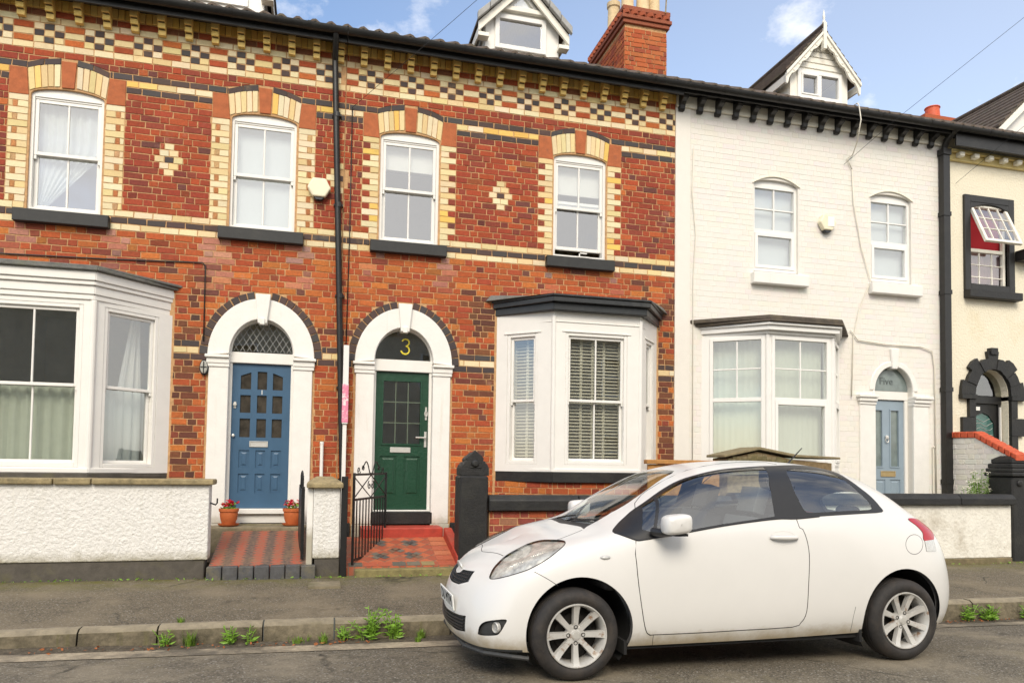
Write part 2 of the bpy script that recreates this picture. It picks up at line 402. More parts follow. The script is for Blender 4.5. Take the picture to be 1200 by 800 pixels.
sky = N(nt, 'ShaderNodeTexSky', sky_type='NISHITA', sun_disc=False, sun_elevation=SUN_EL, sun_rotation=SUN_AZ, air_density=1.0, dust_density=1.2, ozone_density=1.6)
tc = N(nt, 'ShaderNodeTexCoord').outputs['Generated']
mp = N(nt, 'ShaderNodeMapping'); mp.inputs['Scale'].default_value = (1, 1, 2.0); nt.links.new(tc, mp.inputs['Vector'])
n1 = noise(nt, mp.outputs[0], 2.1, 8, .58)
sep = N(nt, 'ShaderNodeSeparateXYZ'); nt.links.new(tc, sep.inputs[0])
def math2(op, a, b):
    n = N(nt, 'ShaderNodeMath', operation=op)
    for i, v in enumerate((a, b)):
        if isinstance(v, (int, float)): n.inputs[i].default_value = v
        else: nt.links.new(v, n.inputs[i])
    return n.outputs[0]
# extra unseen cloud behind the photographer for soft fill and reflections; some more rightwards
bias = math2('ADD', math2('MULTIPLY', sep.outputs[1], -.20), math2('MULTIPLY', sep.outputs[0], .05))
cl = ramp(nt, math2('ADD', n1, bias), .46, .66)
mp2 = N(nt, 'ShaderNodeMapping'); mp2.inputs['Scale'].default_value = (1, 1, 1.6); mp2.inputs['Location'].default_value = (3.1, 1.7, .4); nt.links.new(tc, mp2.inputs['Vector'])
wisp = math2('MULTIPLY', ramp(nt, noise(nt, mp2.outputs[0], 5.5, 9, .62), .54, .74), .75)
cl = math2('MAXIMUM', cl, wisp)
warm = mixc(nt, 1.0, sky.outputs[0], (1.0, 1.0, 1.0), 'MULTIPLY')
veil = math2('ADD', .02, math2('MULTIPLY', ramp(nt, sep.outputs[0], .0, .9), .22))
col = mixc(nt, math2('MAXIMUM', math2('MULTIPLY', cl, .85), veil), warm, CLOUD)
nt.links.new(col, bg.inputs['Color']); bg.inputs['Strength'].default_value = .15
sd = bpy.data.lights.new('sun', 'SUN'); sd.energy = 1.5; sd.angle = R(26); sd.color = (1, .90, .74)
so = bpy.data.objects.new('sun', sd); COL.objects.link(so)
dirv = Vector((math.sin(SUN_AZ)*math.cos(SUN_EL), math.cos(SUN_AZ)*math.cos(SUN_EL), math.sin(SUN_EL)))
so.rotation_euler = dirv.to_track_quat('Z', 'Y').to_euler()
scene.view_settings.view_transform = 'Standard'; scene.view_settings.look = 'None'; scene.view_settings.gamma = 1; scene.view_settings.use_curve_mapping = False
scene.view_settings.exposure = EXPO
# ------------------------------------------------------------------ house kit
def prismx(mb, poly, x0, x1, m=0, col=None):
    """polygon in (y,z) run along x"""
    n = len(poly)
    mb.add([(x0,y,z) for y,z in poly]+[(x1,y,z) for y,z in poly],
           [list(range(n-1,-1,-1)), list(range(n,2*n))]+[(i,(i+1)%n,(i+1)%n+n,i+n) for i in range(n)], m, col)
def rect(x0, x1, z0, z1): return [(x0,z0),(x1,z0),(x1,z1),(x0,z1)]
def archhole(x0, x1, zb, zs, rise, n=16):
    c, r = (x0+x1)/2, (x1-x0)/2
    return [(x0,zb),(x1,zb)]+ell(c, zs, r, rise, 0, 180, n)
def seg_arch(x0, x1, zs, rise, n=10):
    return [(x0+(x1-x0)*i/n, zs+rise*(1-(2*i/n-1)**2)) for i in range(n+1)]
def window_frame(mb, x0, x1, z0, z1, t, y0, y1, m=0):
    mb.box(x0, x0+t, y0, y1, z0, z1, m); mb.box(x1-t, x1, y0, y1, z0, z1, m)
    mb.box(x0+t, x1-t, y0, y1, z1-t, z1, m); mb.box(x0+t, x1-t, y0, y1, z0, z0+t, m)
def pane(parent, x0, x1, z0, z1, y, mat='glass', M=None, name='pane'):
    mb = MB(M); mb.box(x0, x1, y, y+.008, z0, z1); return mb.build(name, MAT[mat], parent)
def drape(parent, name, x0, x1, z0, z1, y, mat, amp=.02, per=.11, M=None, left=None, right=None, seed=0):
    """hanging cloth with soft folds; left/right: functions of z giving the cloth's edges"""
    rr = random.Random(seed); ph = [rr.uniform(0, 6) for _ in range(4)]
    nx, nz = 40, 14; vs = []; fs = []
    for j in range(nz+1):
        z = z0+(z1-z0)*j/nz; a = left(z) if left else x0; b = right(z) if right else x1
        for i in range(nx+1):
            u = i/nx; s = u*(x1-x0)/per*6.283
            vs.append((a+(b-a)*u, y+amp*(math.sin(s+ph[0]+.4*math.sin(s*.37+ph[1]))+.4*math.sin(s*2.1+ph[2]+z)), z))
    for j in range(nz):
        for i in range(nx):
            k = j*(nx+1)+i; fs.append((k,k+1,k+nx+2,k+nx+1))
    mb = MB(M); mb.add(vs, fs); return mb.build(name, MAT[mat], parent, smooth=True, recalc=False)
def sash_window(house, x0, x1, zb, zs, rise, rail, y=.03, bars=True, openz=0, mat='glass_up'):
    """sliding sash in a white box frame: window > sash (two), pane (two), sill"""
    fb = MB(); t = .055
    window_frame(fb, x0, x1, zb, zs, t, y, y+.13)
    # arched head of the frame
    n = 10; top = seg_arch(x0, x1, zs, rise, n); bot = [(x, zs-.004) for x, _ in top]
    fb.strip(top, bot, y+.004, y+.12)
    fb.box(x0+t, x1-t, y+.012, y+.05, zs-t-.022, zs-t-.001)
    fr = fb.build('window', MAT['white'], house, bevel=.006)
    xa, xb = x0+t+.001, x1-t-.001
    for q, (a, b, yy) in enumerate(((rail-.02, zs-t-.023, y+.02), (zb+t+openz, rail+.02+openz, y+.06))):
        sb = MB(); st = .042 if q == 0 else .046
        window_frame(sb, xa, xb, a, b, st, yy, yy+.036)
        if bars: sb.box((x0+x1)/2-.011, (x0+x1)/2+.011, yy+.002, yy+.03, a+st, b-st)
        if q == 0:   # sash horns
            for xx in (xa, xb-.03): sb.box(xx, xx+.03, yy+.001, yy+.034, a-.05, a)
        so = sb.build('sash', MAT['white'], fr, bevel=.004)
        pane(fr, xa+st-.004, xb-st+.004, a+st-.004, b-st+.004, yy+.015, mat)
    return fr
def sill(parent, x0, x1, z0, z1, proj=.10, mat='sill'):
    mb = MB(); mb.box(x0, x1, -proj, .06, z0, z1)
    return mb.build('sill', MAT[mat], parent, bevel=.008, seg=2)
def house_shell(house, x0, x1, wallmat, holes, z0=.1, ztop=7.02):
    """front wall with real openings plus the rooms behind it"""
    mb = MB(); vs, fs = sheet(rect(x0, x1, z0, ztop), holes, 0, .24); mb.add(vs, fs)
    w = mb.build('wall', wallmat, house, weld=True)
    ib = MB()
    gab = [(.245,z0),(8,z0),(8,7.2),(4,9.25),(.245,7.15)]
    prismx(ib, gab, x0+.002, x0+.10); prismx(ib, gab, x1-.10, x1-.002)
    ib.box(x0+.101, x1-.101, 3.9, 4.0, z0, 6.85); ib.box(x0+.101, x1-.101, 7.9, 8, z0, 7.2)
    ib.box(x0+.101, x1-.101, .245, 3.89, 3.75, 3.9); ib.box(x0+.101, x1-.101, .245, 3.89, 6.86, 6.95); ib.box(x0+.101, x1-.101, .245, 3.89, z0, .7)
    ib.build('room', MAT['room'], house)
    return w
def roof(house, x0, x1):
    mb = MB(); nx = int((x1-x0)/.04); ny = 22; ya, yb = -.30, 4.0
    def z(x, y, r): return 7.07+(y+.30)*.55+.030*math.sin(x/.205*6.283)+.012*((r % 1))
    vs = []; fs = []
    for j in range(ny+1):
        y = ya+(yb-ya)*j/ny
        for i in range(nx+1):
            x = x0+(x1-x0)*i/nx; vs.append((x, y, z(x, y, 0)))
    for j in range(ny):
        for i in range(nx):
            k = j*(nx+1)+i; fs.append((k,k+1,k+nx+2,k+nx+1))
    n = len(vs)                                          # eave thickness: the round tile ends
    for i in range(nx+1):
        x = x0+(x1-x0)*i/nx; vs.append((x, ya, z(x, ya, 0)-.03))
    for i in range(nx): fs.append((i, n+i, n+i+1, i+1))
    mb.add(vs, fs)
    prismx(mb, [(yb,9.40),(8.3,7.0),(8.3,6.92),(yb,9.30)], x0, x1)
    prismx(mb, [(3.85,9.36),(4.0,9.49),(4.15,9.36)], x0, x1)
    mb.build('roof', MAT['tile'], house, smooth='auto', recalc=False)
def gutter(house, x0, x1, fz=6.86, depth=.0):
    mb = MB(); pts = []
    for i in range(9):
        w = R(180+180*i/8); pts.append((-.345+.062*math.cos(w), 6.995+.075*math.sin(w)))
    inner = [(-.345+.052*math.cos(R(360-180*i/8)), 6.995+.062*math.sin(R(360-180*i/8))) for i in range(9)]
    prismx(mb, pts+inner, x0, x1)
    x = x0+.6
    while x < x1:                                        # brackets/union clips
        p2 = [(-.345+.068*math.cos(R(180+180*i/8)), 6.998+.081*math.sin(R(180+180*i/8))) for i in range(9)]
        prismx(mb, p2+[(-.345+.063*math.cos(R(360-180*i/8)), 6.998+.076*math.sin(R(360-180*i/8))) for i in range(9)], x-.02, x+.02); x += .93
    mb.build('gutter', MAT['black'], house, smooth='auto', recalc=True)
    fb = MB(); fb.box(x0, x1, -.275, -.245, fz, 7.03); fb.box(x0, x1, -.244, .0, 6.975, 7.0)
    fb.build('fascia', MAT['black'], house, bevel=.004)

# ------------------------------------------------------------------ windows / door geometry shared by bricks and fittings
WIN1 = [(-7.745, .42), (-5.465, .425)]; WIN3 = [(-3.58, .418), (-1.13, .417)]
DOOR1 = -5.42; DOOR3 = -3.607
def lintel_ext(xc): return lambda x: 6.19+.08-.24*abs(x-xc)**2*2.2 if abs(x-xc) < .46 else 0
def brick_front(house, x0, x1, wins, door, bay, washed=False):
    mb = MB()
    zs_door = 2.74
    def blocks_for(z, k):
        b = []
        for xc, hw in wins:
            if 6 <= k <= 9 or 10 <= k <= 25: b.append((xc-hw-.215, xc+hw+.215))
            elif k == 5: b.append((xc-.45, xc+.45))
            elif k in (3, 4): b.append((xc-.082, xc+.082)) if z < 6.25 else None
            elif k == 26: b.append((xc-hw, xc+hw))
            elif k in (27, 28): b.append((xc-hw-.095, xc+hw+.095))
        if z < zs_door+.86:
            if z > zs_door:
                q = (z-zs_door)/.845
                if q < 1: hw = .752*math.sqrt(1-q*q); b.append((door-hw, door+hw))
            else: b.append((door-.655, door+.655))
        for (a, c, za, zb) in bay:
            if za < z < zb: b.append((a, c))
        return b
    for k in range(-3, 78):
        z = ZC-CH*k; bl = blocks_for(z, k); zc = None
        if k == -3: seq = solid_row(x0, x1, .235, [(.42,.10,.03),(.38,.08,.025),(.24,.09,.04)], .05, 0)
        elif k in (-2, 2): seq = solid_row(x0, x1, .22, CREAMS, .06 if k < 0 else .0)
        elif k in (-1, 1): seq = checker(x0, x1, False)
        elif k == 0: seq = checker(x0, x1, True)
        elif k in (5, 7, 27, 45, 47): seq = solid_row(x0, x1, .22, DARKS, .11 if k in (7,47) else 0)
        elif k in (6, 26, 28, 46): seq = solid_row(x0, x1, .22, YELLOWS+CREAMS if k == 6 else CREAMS, .07 if k != 28 else .15)
        else: seq = flemish(x0, x1, k, z, lambda zz: cjit(cred(zz)))
        if k in (3, 4):
            def lo(x):
                for xc, hw in wins:
                    if abs(x-xc) < .47: return 6.275-.50*(x-xc)**2
                return 0
            zc = (lo, None)
        dm = {15:1, 16:2, 17:3, 18:2, 19:1}
        if k in dm:                                      # cream diamonds between the windows
            for xd in (-6.593, -4.512, -2.309):
                if not (x0-.2 < xd < x1+.2): continue
                n = dm[k]; bl.append((xd-.055*n, xd+.055*n))
                for q in range(n):
                    a = xd-.055*n+.11*q; c = rnd.choice(DARKS) if (n == 3 and q == 1) else cjit(rnd.choice(CREAMS), .08)
                    if a < x0-.001 or a+.11 > x1+.001: continue
                    brick_poly(mb, rect(a+.004, a+.106, z-.036, z+.036), c, 1)
        lay_row(mb, x0, x1, z, seq, bl, zcut=zc)
        if 10 <= k <= 25:                                # quoins
            for xc, hw in wins:
                for s in (-1, 1):
                    if not (x0 < xc+s*(hw+.1) < x1): continue
                    def seg(a, b, col, m=1):
                        p, q = xc+s*(hw+a), xc+s*(hw+b); p, q = min(p, q), max(p, q)
                        brick_poly(mb, rect(p+.004, q-.004, z-.036, z+.036), col, m)
                    cc = (lambda: cjit(rnd.choice(CREAMS if washed else CREAMS+YELLOWS[:1]), .07))
                    if k % 2 == 0: seg(0, .215, cc())
                    else:
                        seg(0, .115, cc())
                        if washed:
                            seg(.115, .167, cjit(rnd.choice([(.55,.24,.09),(.62,.38,.18),(.50,.18,.06)])), 0); seg(.167, .215, cc())
                        else: seg(.115, .215, cjit(cred(5)), 0)
    for xc, hw in wins:                                  # arched heads: sandstone springers and key, cream voussoirs, dark hood course
        for s in (-1, 1):
            a = [(xc+s*(hw+.0), 5.772), (xc+s*(hw+.212), 5.772), (xc+s*(hw+.212), 6.098), (xc+s*(hw+.03), 6.098)]
            brick_poly(mb, a if s > 0 else a[::-1], (1,1,1.0001), 2, .012)
            n = 5
            for q in range(n):
                u0, u1 = .086+(hw+.0-.086)*q/n, .086+(hw-.086)*(q+1)/n
                def bz(u): return 5.922-.50*u*u
                def tz(u): return 6.192-.50*u*u
                lean = lambda u: u*1.065
                p = [(xc+s*(u0+.004), bz(u0)), (xc+s*(u1-.004), bz(u1)), (xc+s*(lean(u1)-.004), tz(u1)), (xc+s*(lean(u0)+.004), tz(u0))]
                brick_poly(mb, p if s > 0 else p[::-1], cjit(rnd.choice(CREAMS+YELLOWS[:2]), .08), 1, .010)
            for u0, u1 in ((.088, .27), (.27, .45)):
                g = lambda u: 6.200-.50*u*u
                p = [(xc+s*(u0+.004), g(u0)), (xc+s*(u1-.004), g(u1)), (xc+s*(u1-.004), g(u1)+.072), (xc+s*(u0+.004), g(u0)+.072)]
                brick_poly(mb, p if s > 0 else p[::-1], cjit(rnd.choice(DARKS), .1), 1, .012)
        brick_poly(mb, [(xc-.066,5.905),(xc+.066,5.905),(xc+.082,6.235),(xc-.082,6.235)], (1,1,1.0001), 2, .016)
    # dark headers round the door arch
    n = 22
    for i in range(n):
        a0, a1 = R(180*i/n+.5), R(180*(i+1)/n-.5)
        if 84 < math.degrees((a0+a1)/2) < 96: continue
        p = [(door+.652*math.cos(a0), zs_door+.745*math.sin(a0)), (door+.745*math.cos(a0), zs_door+.838*math.sin(a0)), (door+.745*math.cos(a1), zs_door+.838*math.sin(a1)), (door+.652*math.cos(a1), zs_door+.745*math.sin(a1))]
        brick_poly(mb, p[::-1], cjit(rnd.choice(DARKS), .1), 1, .012)
    # yellow soldier course under the eaves
    x = x0
    while x < x1-.02:
        brick_poly(mb, rect(x+.004, min(x+.078, x1)-.003, 6.85, 6.975), cjit(rnd.choice(YELLOWS), .15), 1, .03); x += .078
    return mb.build('brickwork', [MAT['brick'], MAT['glazed'], MAT['sandstone']], house, recalc=True)

def corbels(house, x0, x1, start, step, kind):
    proto = None; x = start
    while x < x1:
        if x > x0:
            if proto is None:
                mb = MB()
                if kind == 'yellow':
                    for q in range(4):
                        z1 = 6.972-.068*q; d = .215-.047*q
                        mb.box(-.043, .043, -d, -.012, z1-.062, z1, 0, cjit(YELLOWS[1], .1))
                        if q < 3: mb.box(-.036, .036, -d+.02, -.012, z1-.068, z1-.062, 0, (.12,.08,.03))
                    o = mb.build('bracket', MAT['glazed'], house, bevel=.006)
                elif kind == 'black':
                    prismx(mb, [(-.006,6.735),(-.05,6.735),(-.075,6.76),(-.085,6.815),(-.12,6.85),(-.185,6.875),(-.205,6.905),(-.205,6.97),(-.006,6.97)], -.045, .045)
                    o = mb.build('bracket', MAT['black'], house, bevel=.008)
                else:
                    mb.box(-.05, .05, -.16, -.052, 6.62, 6.70); o = mb.build('bracket', MAT['cream_paint'], house, bevel=.012)
                o.location.x = x; proto = o; bx = x
                o.location = (0,0,0); o.matrix_parent_inverse = wm(house).inverted() @ Matrix.Translation((x,0,0))
            else:
                c = proto.copy(); COL.objects.link(c); c.parent = house; c.matrix_parent_inverse = wm(house).inverted() @ Matrix.Translation((x,0,0))
        x += step

def door_surround(house, xc, foot, zs=2.74):
    """painted stone arch on pilasters with caps and a keystone"""
    mb = MB()
    o = ell(xc, zs, .648, .742, 180, 0, 36); i = ell(xc, zs+.02, .392, .46, 180, 0, 36)
    mb.ring(o, i, -.035, .20)
    for s in (-1, 1):
        a, b = xc+s*.392, xc+s*.63
        mb.box(min(a,b), max(a,b), -.03, .20, foot, 2.585)
        for z0, z1, p, w in ((2.585,2.63,.045,.65),(2.63,2.70,.055,.655),(2.70,2.738,.085,.672)):
            aa, bb = xc+s*.385, xc+s*w
            mb.box(min(aa,bb), max(aa,bb), -p, .19, z0, z1)
        aa, bb = xc+s*.388, xc+s*.645
        mb.box(min(aa,bb), max(aa,bb), -.034, .15, foot-.25, foot-.003)
    mb.prism([(xc-.055,3.16),(xc+.055,3.16),(xc+.095,3.535),(xc-.095,3.535)], -.085, .1)
    mb.box(xc-.03, xc+.03, -.11, -.084, 3.14, 3.22)
    return mb.build('door_surround', MAT['stone_white'], house, bevel=.006)
def panel_door(mb, x0, x1, z0, z1, y, openings, panels, d=.045):
    """leaf with cut openings and fielded panels"""
    vs, fs = sheet(rect(x0, x1, z0, z1), [p for p in openings]+[p for p in panels], y, d); mb.add(vs, fs)
    for p in panels:
        xs = [q[0] for q in p]; zz = [q[1] for q in p]; a, b, c, e = min(xs), max(xs), min(zz), max(zz); k = .028
        mb.box(a-.003, b+.003, y+.014, y+d-.004, c-.003, e+.003)
        f = [(a+k, y+.0135, c+k), (b-k, y+.0135, c+k), (b-k, y+.0135, e-k), (a+k, y+.0135, e-k)]
        g = [(a+k+.018, y+.004, c+k+.018), (b-k-.018, y+.004, c+k+.018), (b-k-.018, y+.004, e-k-.018), (a+k+.018, y+.004, e-k-.018)]
        mb.add(f+g, [(4,5,6,7)]+[(i,(i+1)%4,(i+1)%4+4,i+4) for i in range(4)])
# ------------------------------------------------------------------ bay windows
def bay_panel_M(p0, p1): return frame(p0, p1)
def extr_path(mb, path, off, z0, z1, back=.0, m=0):
    """band running round the bay: path of plan points, thickness off outwards (negative=inwards handled by 'back')"""
    n = len(path); outp = []; inp = []
    for i, p in enumerate(path):
        def nrm(a, b):
            d = Vector((b[0]-a[0], b[1]-a[1])).normalized(); return Vector((d.y, -d.x))
        if i == 0: nn = nrm(path[0], path[1]); k = 1
        elif i == n-1: nn = nrm(path[-2], path[-1]); k = 1
        else:
            a, b = nrm(path[i-1], p), nrm(p, path[i+1]); nn = (a+b).normalized(); k = 1/max(.3, nn.dot(a))
        outp.append((p[0]+nn.x*off*k, p[1]+nn.y*off*k)); inp.append((p[0]-nn.x*back*k, p[1]-nn.y*back*k))
    # run ends square into the wall
    outp[0] = (outp[0][0], .05) if path[0][1] >= 0 else outp[0]; outp[-1] = (outp[-1][0], .05) if path[-1][1] >= 0 else outp[-1]
    inp[0] = (inp[0][0], .05) if path[0][1] >= 0 else inp[0]; inp[-1] = (inp[-1][0], .05) if path[-1][1] >= 0 else inp[-1]
    for i in range(n-1):
        mb.extr([outp[i], outp[i+1], inp[i+1], inp[i]], z0, z1, m)
def shutter(parent, x0, x1, z0, z1, y, M, stiles=(.5,), pitch=.045):
    mb = MB(M); z = z0+.02
    for s in (0, 1)+tuple(stiles):
        xx = x0+(x1-x0)*s; mb.box(xx-.018, xx+.018, y-.012, y+.012, z0, z1)
    while z < z1-.02:
        for k in range(4):
            pass
        mb.add([(x0,y-.022,z-.012),(x1,y-.022,z-.012),(x1,y+.022,z+.014),(x0,y+.022,z+.014),(x0,y-.022,z-.006),(x1,y-.022,z-.006),(x1,y+.022,z+.020),(x0,y+.022,z+.020)],
               [(0,3,2,1),(4,5,6,7),(0,1,5,4),(1,2,6,5),(2,3,7,6),(3,0,4,7)])
        z += pitch
    return mb.build('shutter', MAT['shutter'], parent)
def bay_sash(bay, M, s0, s1, z0, z1, rail, bars=1, glass='glass', y=.035):
    """sashes + panes in one panel's opening (local frame M)"""
    fb = MB(M); t = .045
    window_frame(fb, s0, s1, z0, z1, t, y-.03, y+.09)
    fr = fb.build('window_frame', MAT['white'], bay, bevel=.006)
    a, b = s0+t+.001, s1-t-.001
    for q, (c, d, yy) in enumerate(((rail-.02, z1-t-.001, y), (z0+t+.001, rail+.02, y+.04))):
        sb = MB(M); window_frame(sb, a, b, c, d, .036, yy, yy+.035)
        for k in range(bars):
            xx = a+(b-a)*(k+1)/(bars+1); sb.box(xx-.010, xx+.010, yy+.002, yy+.028, c+.036, d-.036)
        if q == 0:
            for xx in (a, b-.025): sb.box(xx, xx+.025, yy+.001, yy+.033, c-.04, c)
        so = sb.build('sash', MAT['white'], bay, bevel=.004)
        pane(bay, a+.032, b-.032, c+.032, d-.032, yy+.014, glass, M)
def wall_panel(M, L, z0, z1, openings, t=.1):
    mb = MB(M); vs, fs = sheet(rect(0, L, z0, z1), openings, 0, t); mb.add(vs, fs); return mb

# ------------------------------------------------------------------ HOUSE with the blue door
def first_house():
    x0, x1 = -9.25, -4.452
    h = thing('terraced_house', 'red brick house with the blue front door, leaded fanlight and net curtained bay window', 'house', ((x0+x1)/2, 0, .1), group='houses of the terrace')
    holes = [archhole(xc-.40, xc+.40, 4.30, 5.80, .09) for xc, hw in WIN1] + [archhole(DOOR1-.42, DOOR1+.42, .15, 2.80, .42), rect(-9.0, -6.60, 1.15, 3.45)]
    house_shell(h, x0, x1, MAT['mortar'], holes)
    brick_front(h, x0, x1, WIN1, DOOR1, [(-9.3, -6.47, 0, 3.50)], washed=True)
    corbels(h, x0, x1-.02, -9.20, .3115, 'yellow'); gutter(h, x0, x1-.001); roof(h, x0, x1)
    for i, (xc, hw) in enumerate(WIN1):
        f = sash_window(h, xc-hw, xc+hw, 4.365, 5.835, .085, 5.09)
        sill(f, xc-hw-.095, xc+hw+.095, 4.212, 4.364)
        if i == 0:      # net swept to one side
            drape(f, 'curtain', xc-.36, xc+.30, 4.40, 5.80, .17, 'net', .012, .09, right=lambda z: -7.745-.33+.72*min(1, max(0, (z-4.36)/.85))**1.0, seed=3)
        else:
            mb = MB(); mb.box(xc-.37, xc+.37, .165, .17, 4.38, 5.80); mb.build('blind', MAT['blind'], f)
    # bay
    A, B, C_, D = (-9.10,0), (-8.40,-.68), (-7.19,-.68), (-6.49,0)
    bay = MB()
    for p, q, op in ((A,B,[(.2,.76)]), (B,C_,[(.10,1.11)]), (C_,D,[(.13,.80)])):
        M, L = frame(p, q); vs, fs = sheet(rect(0, L, 1.245, 3.20), [rect(a, b, 1.31, 3.15) for a, b in op], 0, .10)
        bay.M = M; bay.add(vs, fs)
    bay.M = Matrix.Identity(4)
    for p in (B, C_): bay.lathe([(.035,1.25),(.035,3.2)], (p[0], p[1]+.01, 0), 12)
    path = [A,B,C_,D]
    extr_path(bay, path, .02, 3.201, 3.26, .1); extr_path(bay, path, .035, 3.261, 3.36, .1); extr_path(bay, path, .06, 3.361, 3.41, .1); extr_path(bay, path, .08, 3.411, 3.515, .1)
    extr_path(bay, path, .03, 1.245, 1.30, .0)
    b = bay.build('bay_window', MAT['white'], h, bevel=.007)
    tag(b, 'white bay window with net curtains over the roughcast garden wall')
    for p, q, (a, c), bars in ((A,B,(.2,.76),0), (B,C_,(.10,1.11),1), (C_,D,(.13,.80),0)):
        M, L = frame(p, q); bay_sash(b, M, a, c, 1.31, 3.15, 2.235, bars)
        drape(b, 'curtain', a+.03, c-.03, 1.32, 2.22, .20, 'net_green' if bars else 'net', .018, .12, M, seed=int(a*100))
    M, L = frame(C_, D)
    drape(b, 'curtain', .50, .76, 1.32, 3.12, .30, 'curtain', .03, .10, M, left=lambda z: .44+.18*max(0,(z-2.0))/1.1, right=lambda z: .80-.06*max(0,(z-2.0)), seed=9)
    rf = MB(); extr_path(rf, [(-9.14,0),(-8.43,-.70),(-7.17,-.70),(-6.45,0)], .10, 3.516, 3.55, .7)
    rf.extr([(-9.3,.0),(-8.45,-.76),(-7.15,-.76),(-6.38,0)], 3.551, 3.585)
    rf.build('bay_roof', MAT['lead'], b, bevel=.008)
    sb = MB(); extr_path(sb, path, .06, 1.19, 1.244, .1); sb.extr([(-9.1,.0),(-8.4,-.68),(-7.19,-.68),(-6.49,0)], .1, 1.189)
    sb.build('bay_base', MAT['plinth'], b, bevel=.005)
    # door
    ds = door_surround(h, DOOR1, .62)
    mb = MB(); xl, xr = DOOR1-.358, DOOR1+.358; y = .12
    mb.box(xl-.037, xl-.001, y-.03, y+.1, .80, 2.66); mb.box(xr+.001, xr+.037, y-.03, y+.1, .80, 2.66)
    mb.box(xl-.045, xr+.045, y-.045, y+.1, 2.661, 2.80)
    mb.box(xl-.05, xr+.05, y-.11, y+.1, .735, .80); mb.box(xl-.05, xr+.05, y-.06, y+.1, .615, .734)
    fr = mb.build('door_frame', MAT['white'], h, bevel=.006)
    W, H = xr-xl, 1.85; zt = 2.655
    X = lambda f: xl+W*f
    Z = lambda f: zt-H*f
    cols = [(.14,.317),(.426,.59),(.69,.863)]
    op = []
    for r_, (a, c) in enumerate(((.05,.176),(.217,.34),(.38,.51))):
        for ci, (p, q) in enumerate(cols):
            if r_ == 0 and ci != 1:
                l, rr = (Z(a)-.06, Z(a)-.012) if ci == 0 else (Z(a)-.012, Z(a)-.06)
                op.append([(X(p),Z(c)),(X(q),Z(c)),(X(q),rr),(X(p),l)])
            else: op.append(rect(X(p),X(q),Z(c),Z(a)))
    pan = [rect(X(p),X(q),Z(c),Z(a)) for a, c in ((.60,.72),(.763,.894)) for p, q in cols]
    mb = MB(); panel_door(mb, xl, xr, .803, zt, y, op, pan)
    d = mb.build('door', MAT['blue'], h, bevel=.004)
    tag(d, 'blue door with nine small dark panes and six lower panels')
    for k, o in enumerate(op):
        xs = [q[0] for q in o]; zz = [q[1] for q in o]
        pb = MB(); pb.box(min(xs)-.004, max(xs)+.004, y+.022, y+.03, min(zz)-.004, max(zz)+.004); pb.build('pane', MAT['obscure'], d)
    mb = MB(); window_frame(mb, X(.317), X(.634), Z(.577), Z(.536), .012, y-.012, y-.001); mb.box(X(.317)+.012, X(.634)-.012, y-.006, y-.001, Z(.577)+.012, Z(.536)-.012)
    mb.build('letter_plate', MAT['chrome'], d, bevel=.003)
    mb = MB(); mb.lathe([(.0,-.03),(.022,-.028),(.024,-.01),(.012,0)], (X(.055), y-.001, Z(.285)), 14, axis='y'); mb.box(X(.055)-.014, X(.055)+.014, y-.012, y-.001, Z(.31), Z(.265)); mb.build('door_lock', MAT['chrome'], d)
    mb = MB(); mb.lathe([(.0,-.035),(.018,-.03),(.02,-.015),(.008,0)], (X(.04), y-.001, Z(.50)), 14, axis='y'); mb.build('door_knob', MAT['chrome'], d)
    mb = MB(); mb.add(*text_mesh('1', .085, Matrix.Translation((X(.508), y-.004, Z(.197))))); mb.build('door_number', MAT['white_letter'], d)
    # leaded fanlight
    mb = MB(); arc = ell(DOOR1, 2.80, .395, .42, 180, 0, 24); mb.prism(arc, .13, .138)
    fl = mb.build('fanlight', MAT['glass_dark'], h)
    mb = MB()
    for s in (-1, 1):
        for i in range(-12, 13):
            pts = []
            for j in range(61):
                t = -.6+1.2*j/60; x = i*.082+t*.62*s; z = .2+t
                if z > 0.005 and (x/.385)**2+(z/.41)**2 < 1: pts.append((DOOR1+x, .126, 2.80+z))
            if len(pts) > 1: mb.tube([pts[0], pts[-1]], .0030, 5)
    mb.build('lead_lattice', MAT['lead_came'], fl)
    mb = MB(); mb.ring(ell(DOOR1, 2.80, .405, .435, 180, 0, 24), ell(DOOR1, 2.80, .375, .40, 180, 0, 24), .10, .15); mb.build('fanlight_frame', MAT['white'], fl)
    # wall light beside the door is a thing of its own (below)
    dormer(h, -6.115, 1.12, kind='plain')
    return h
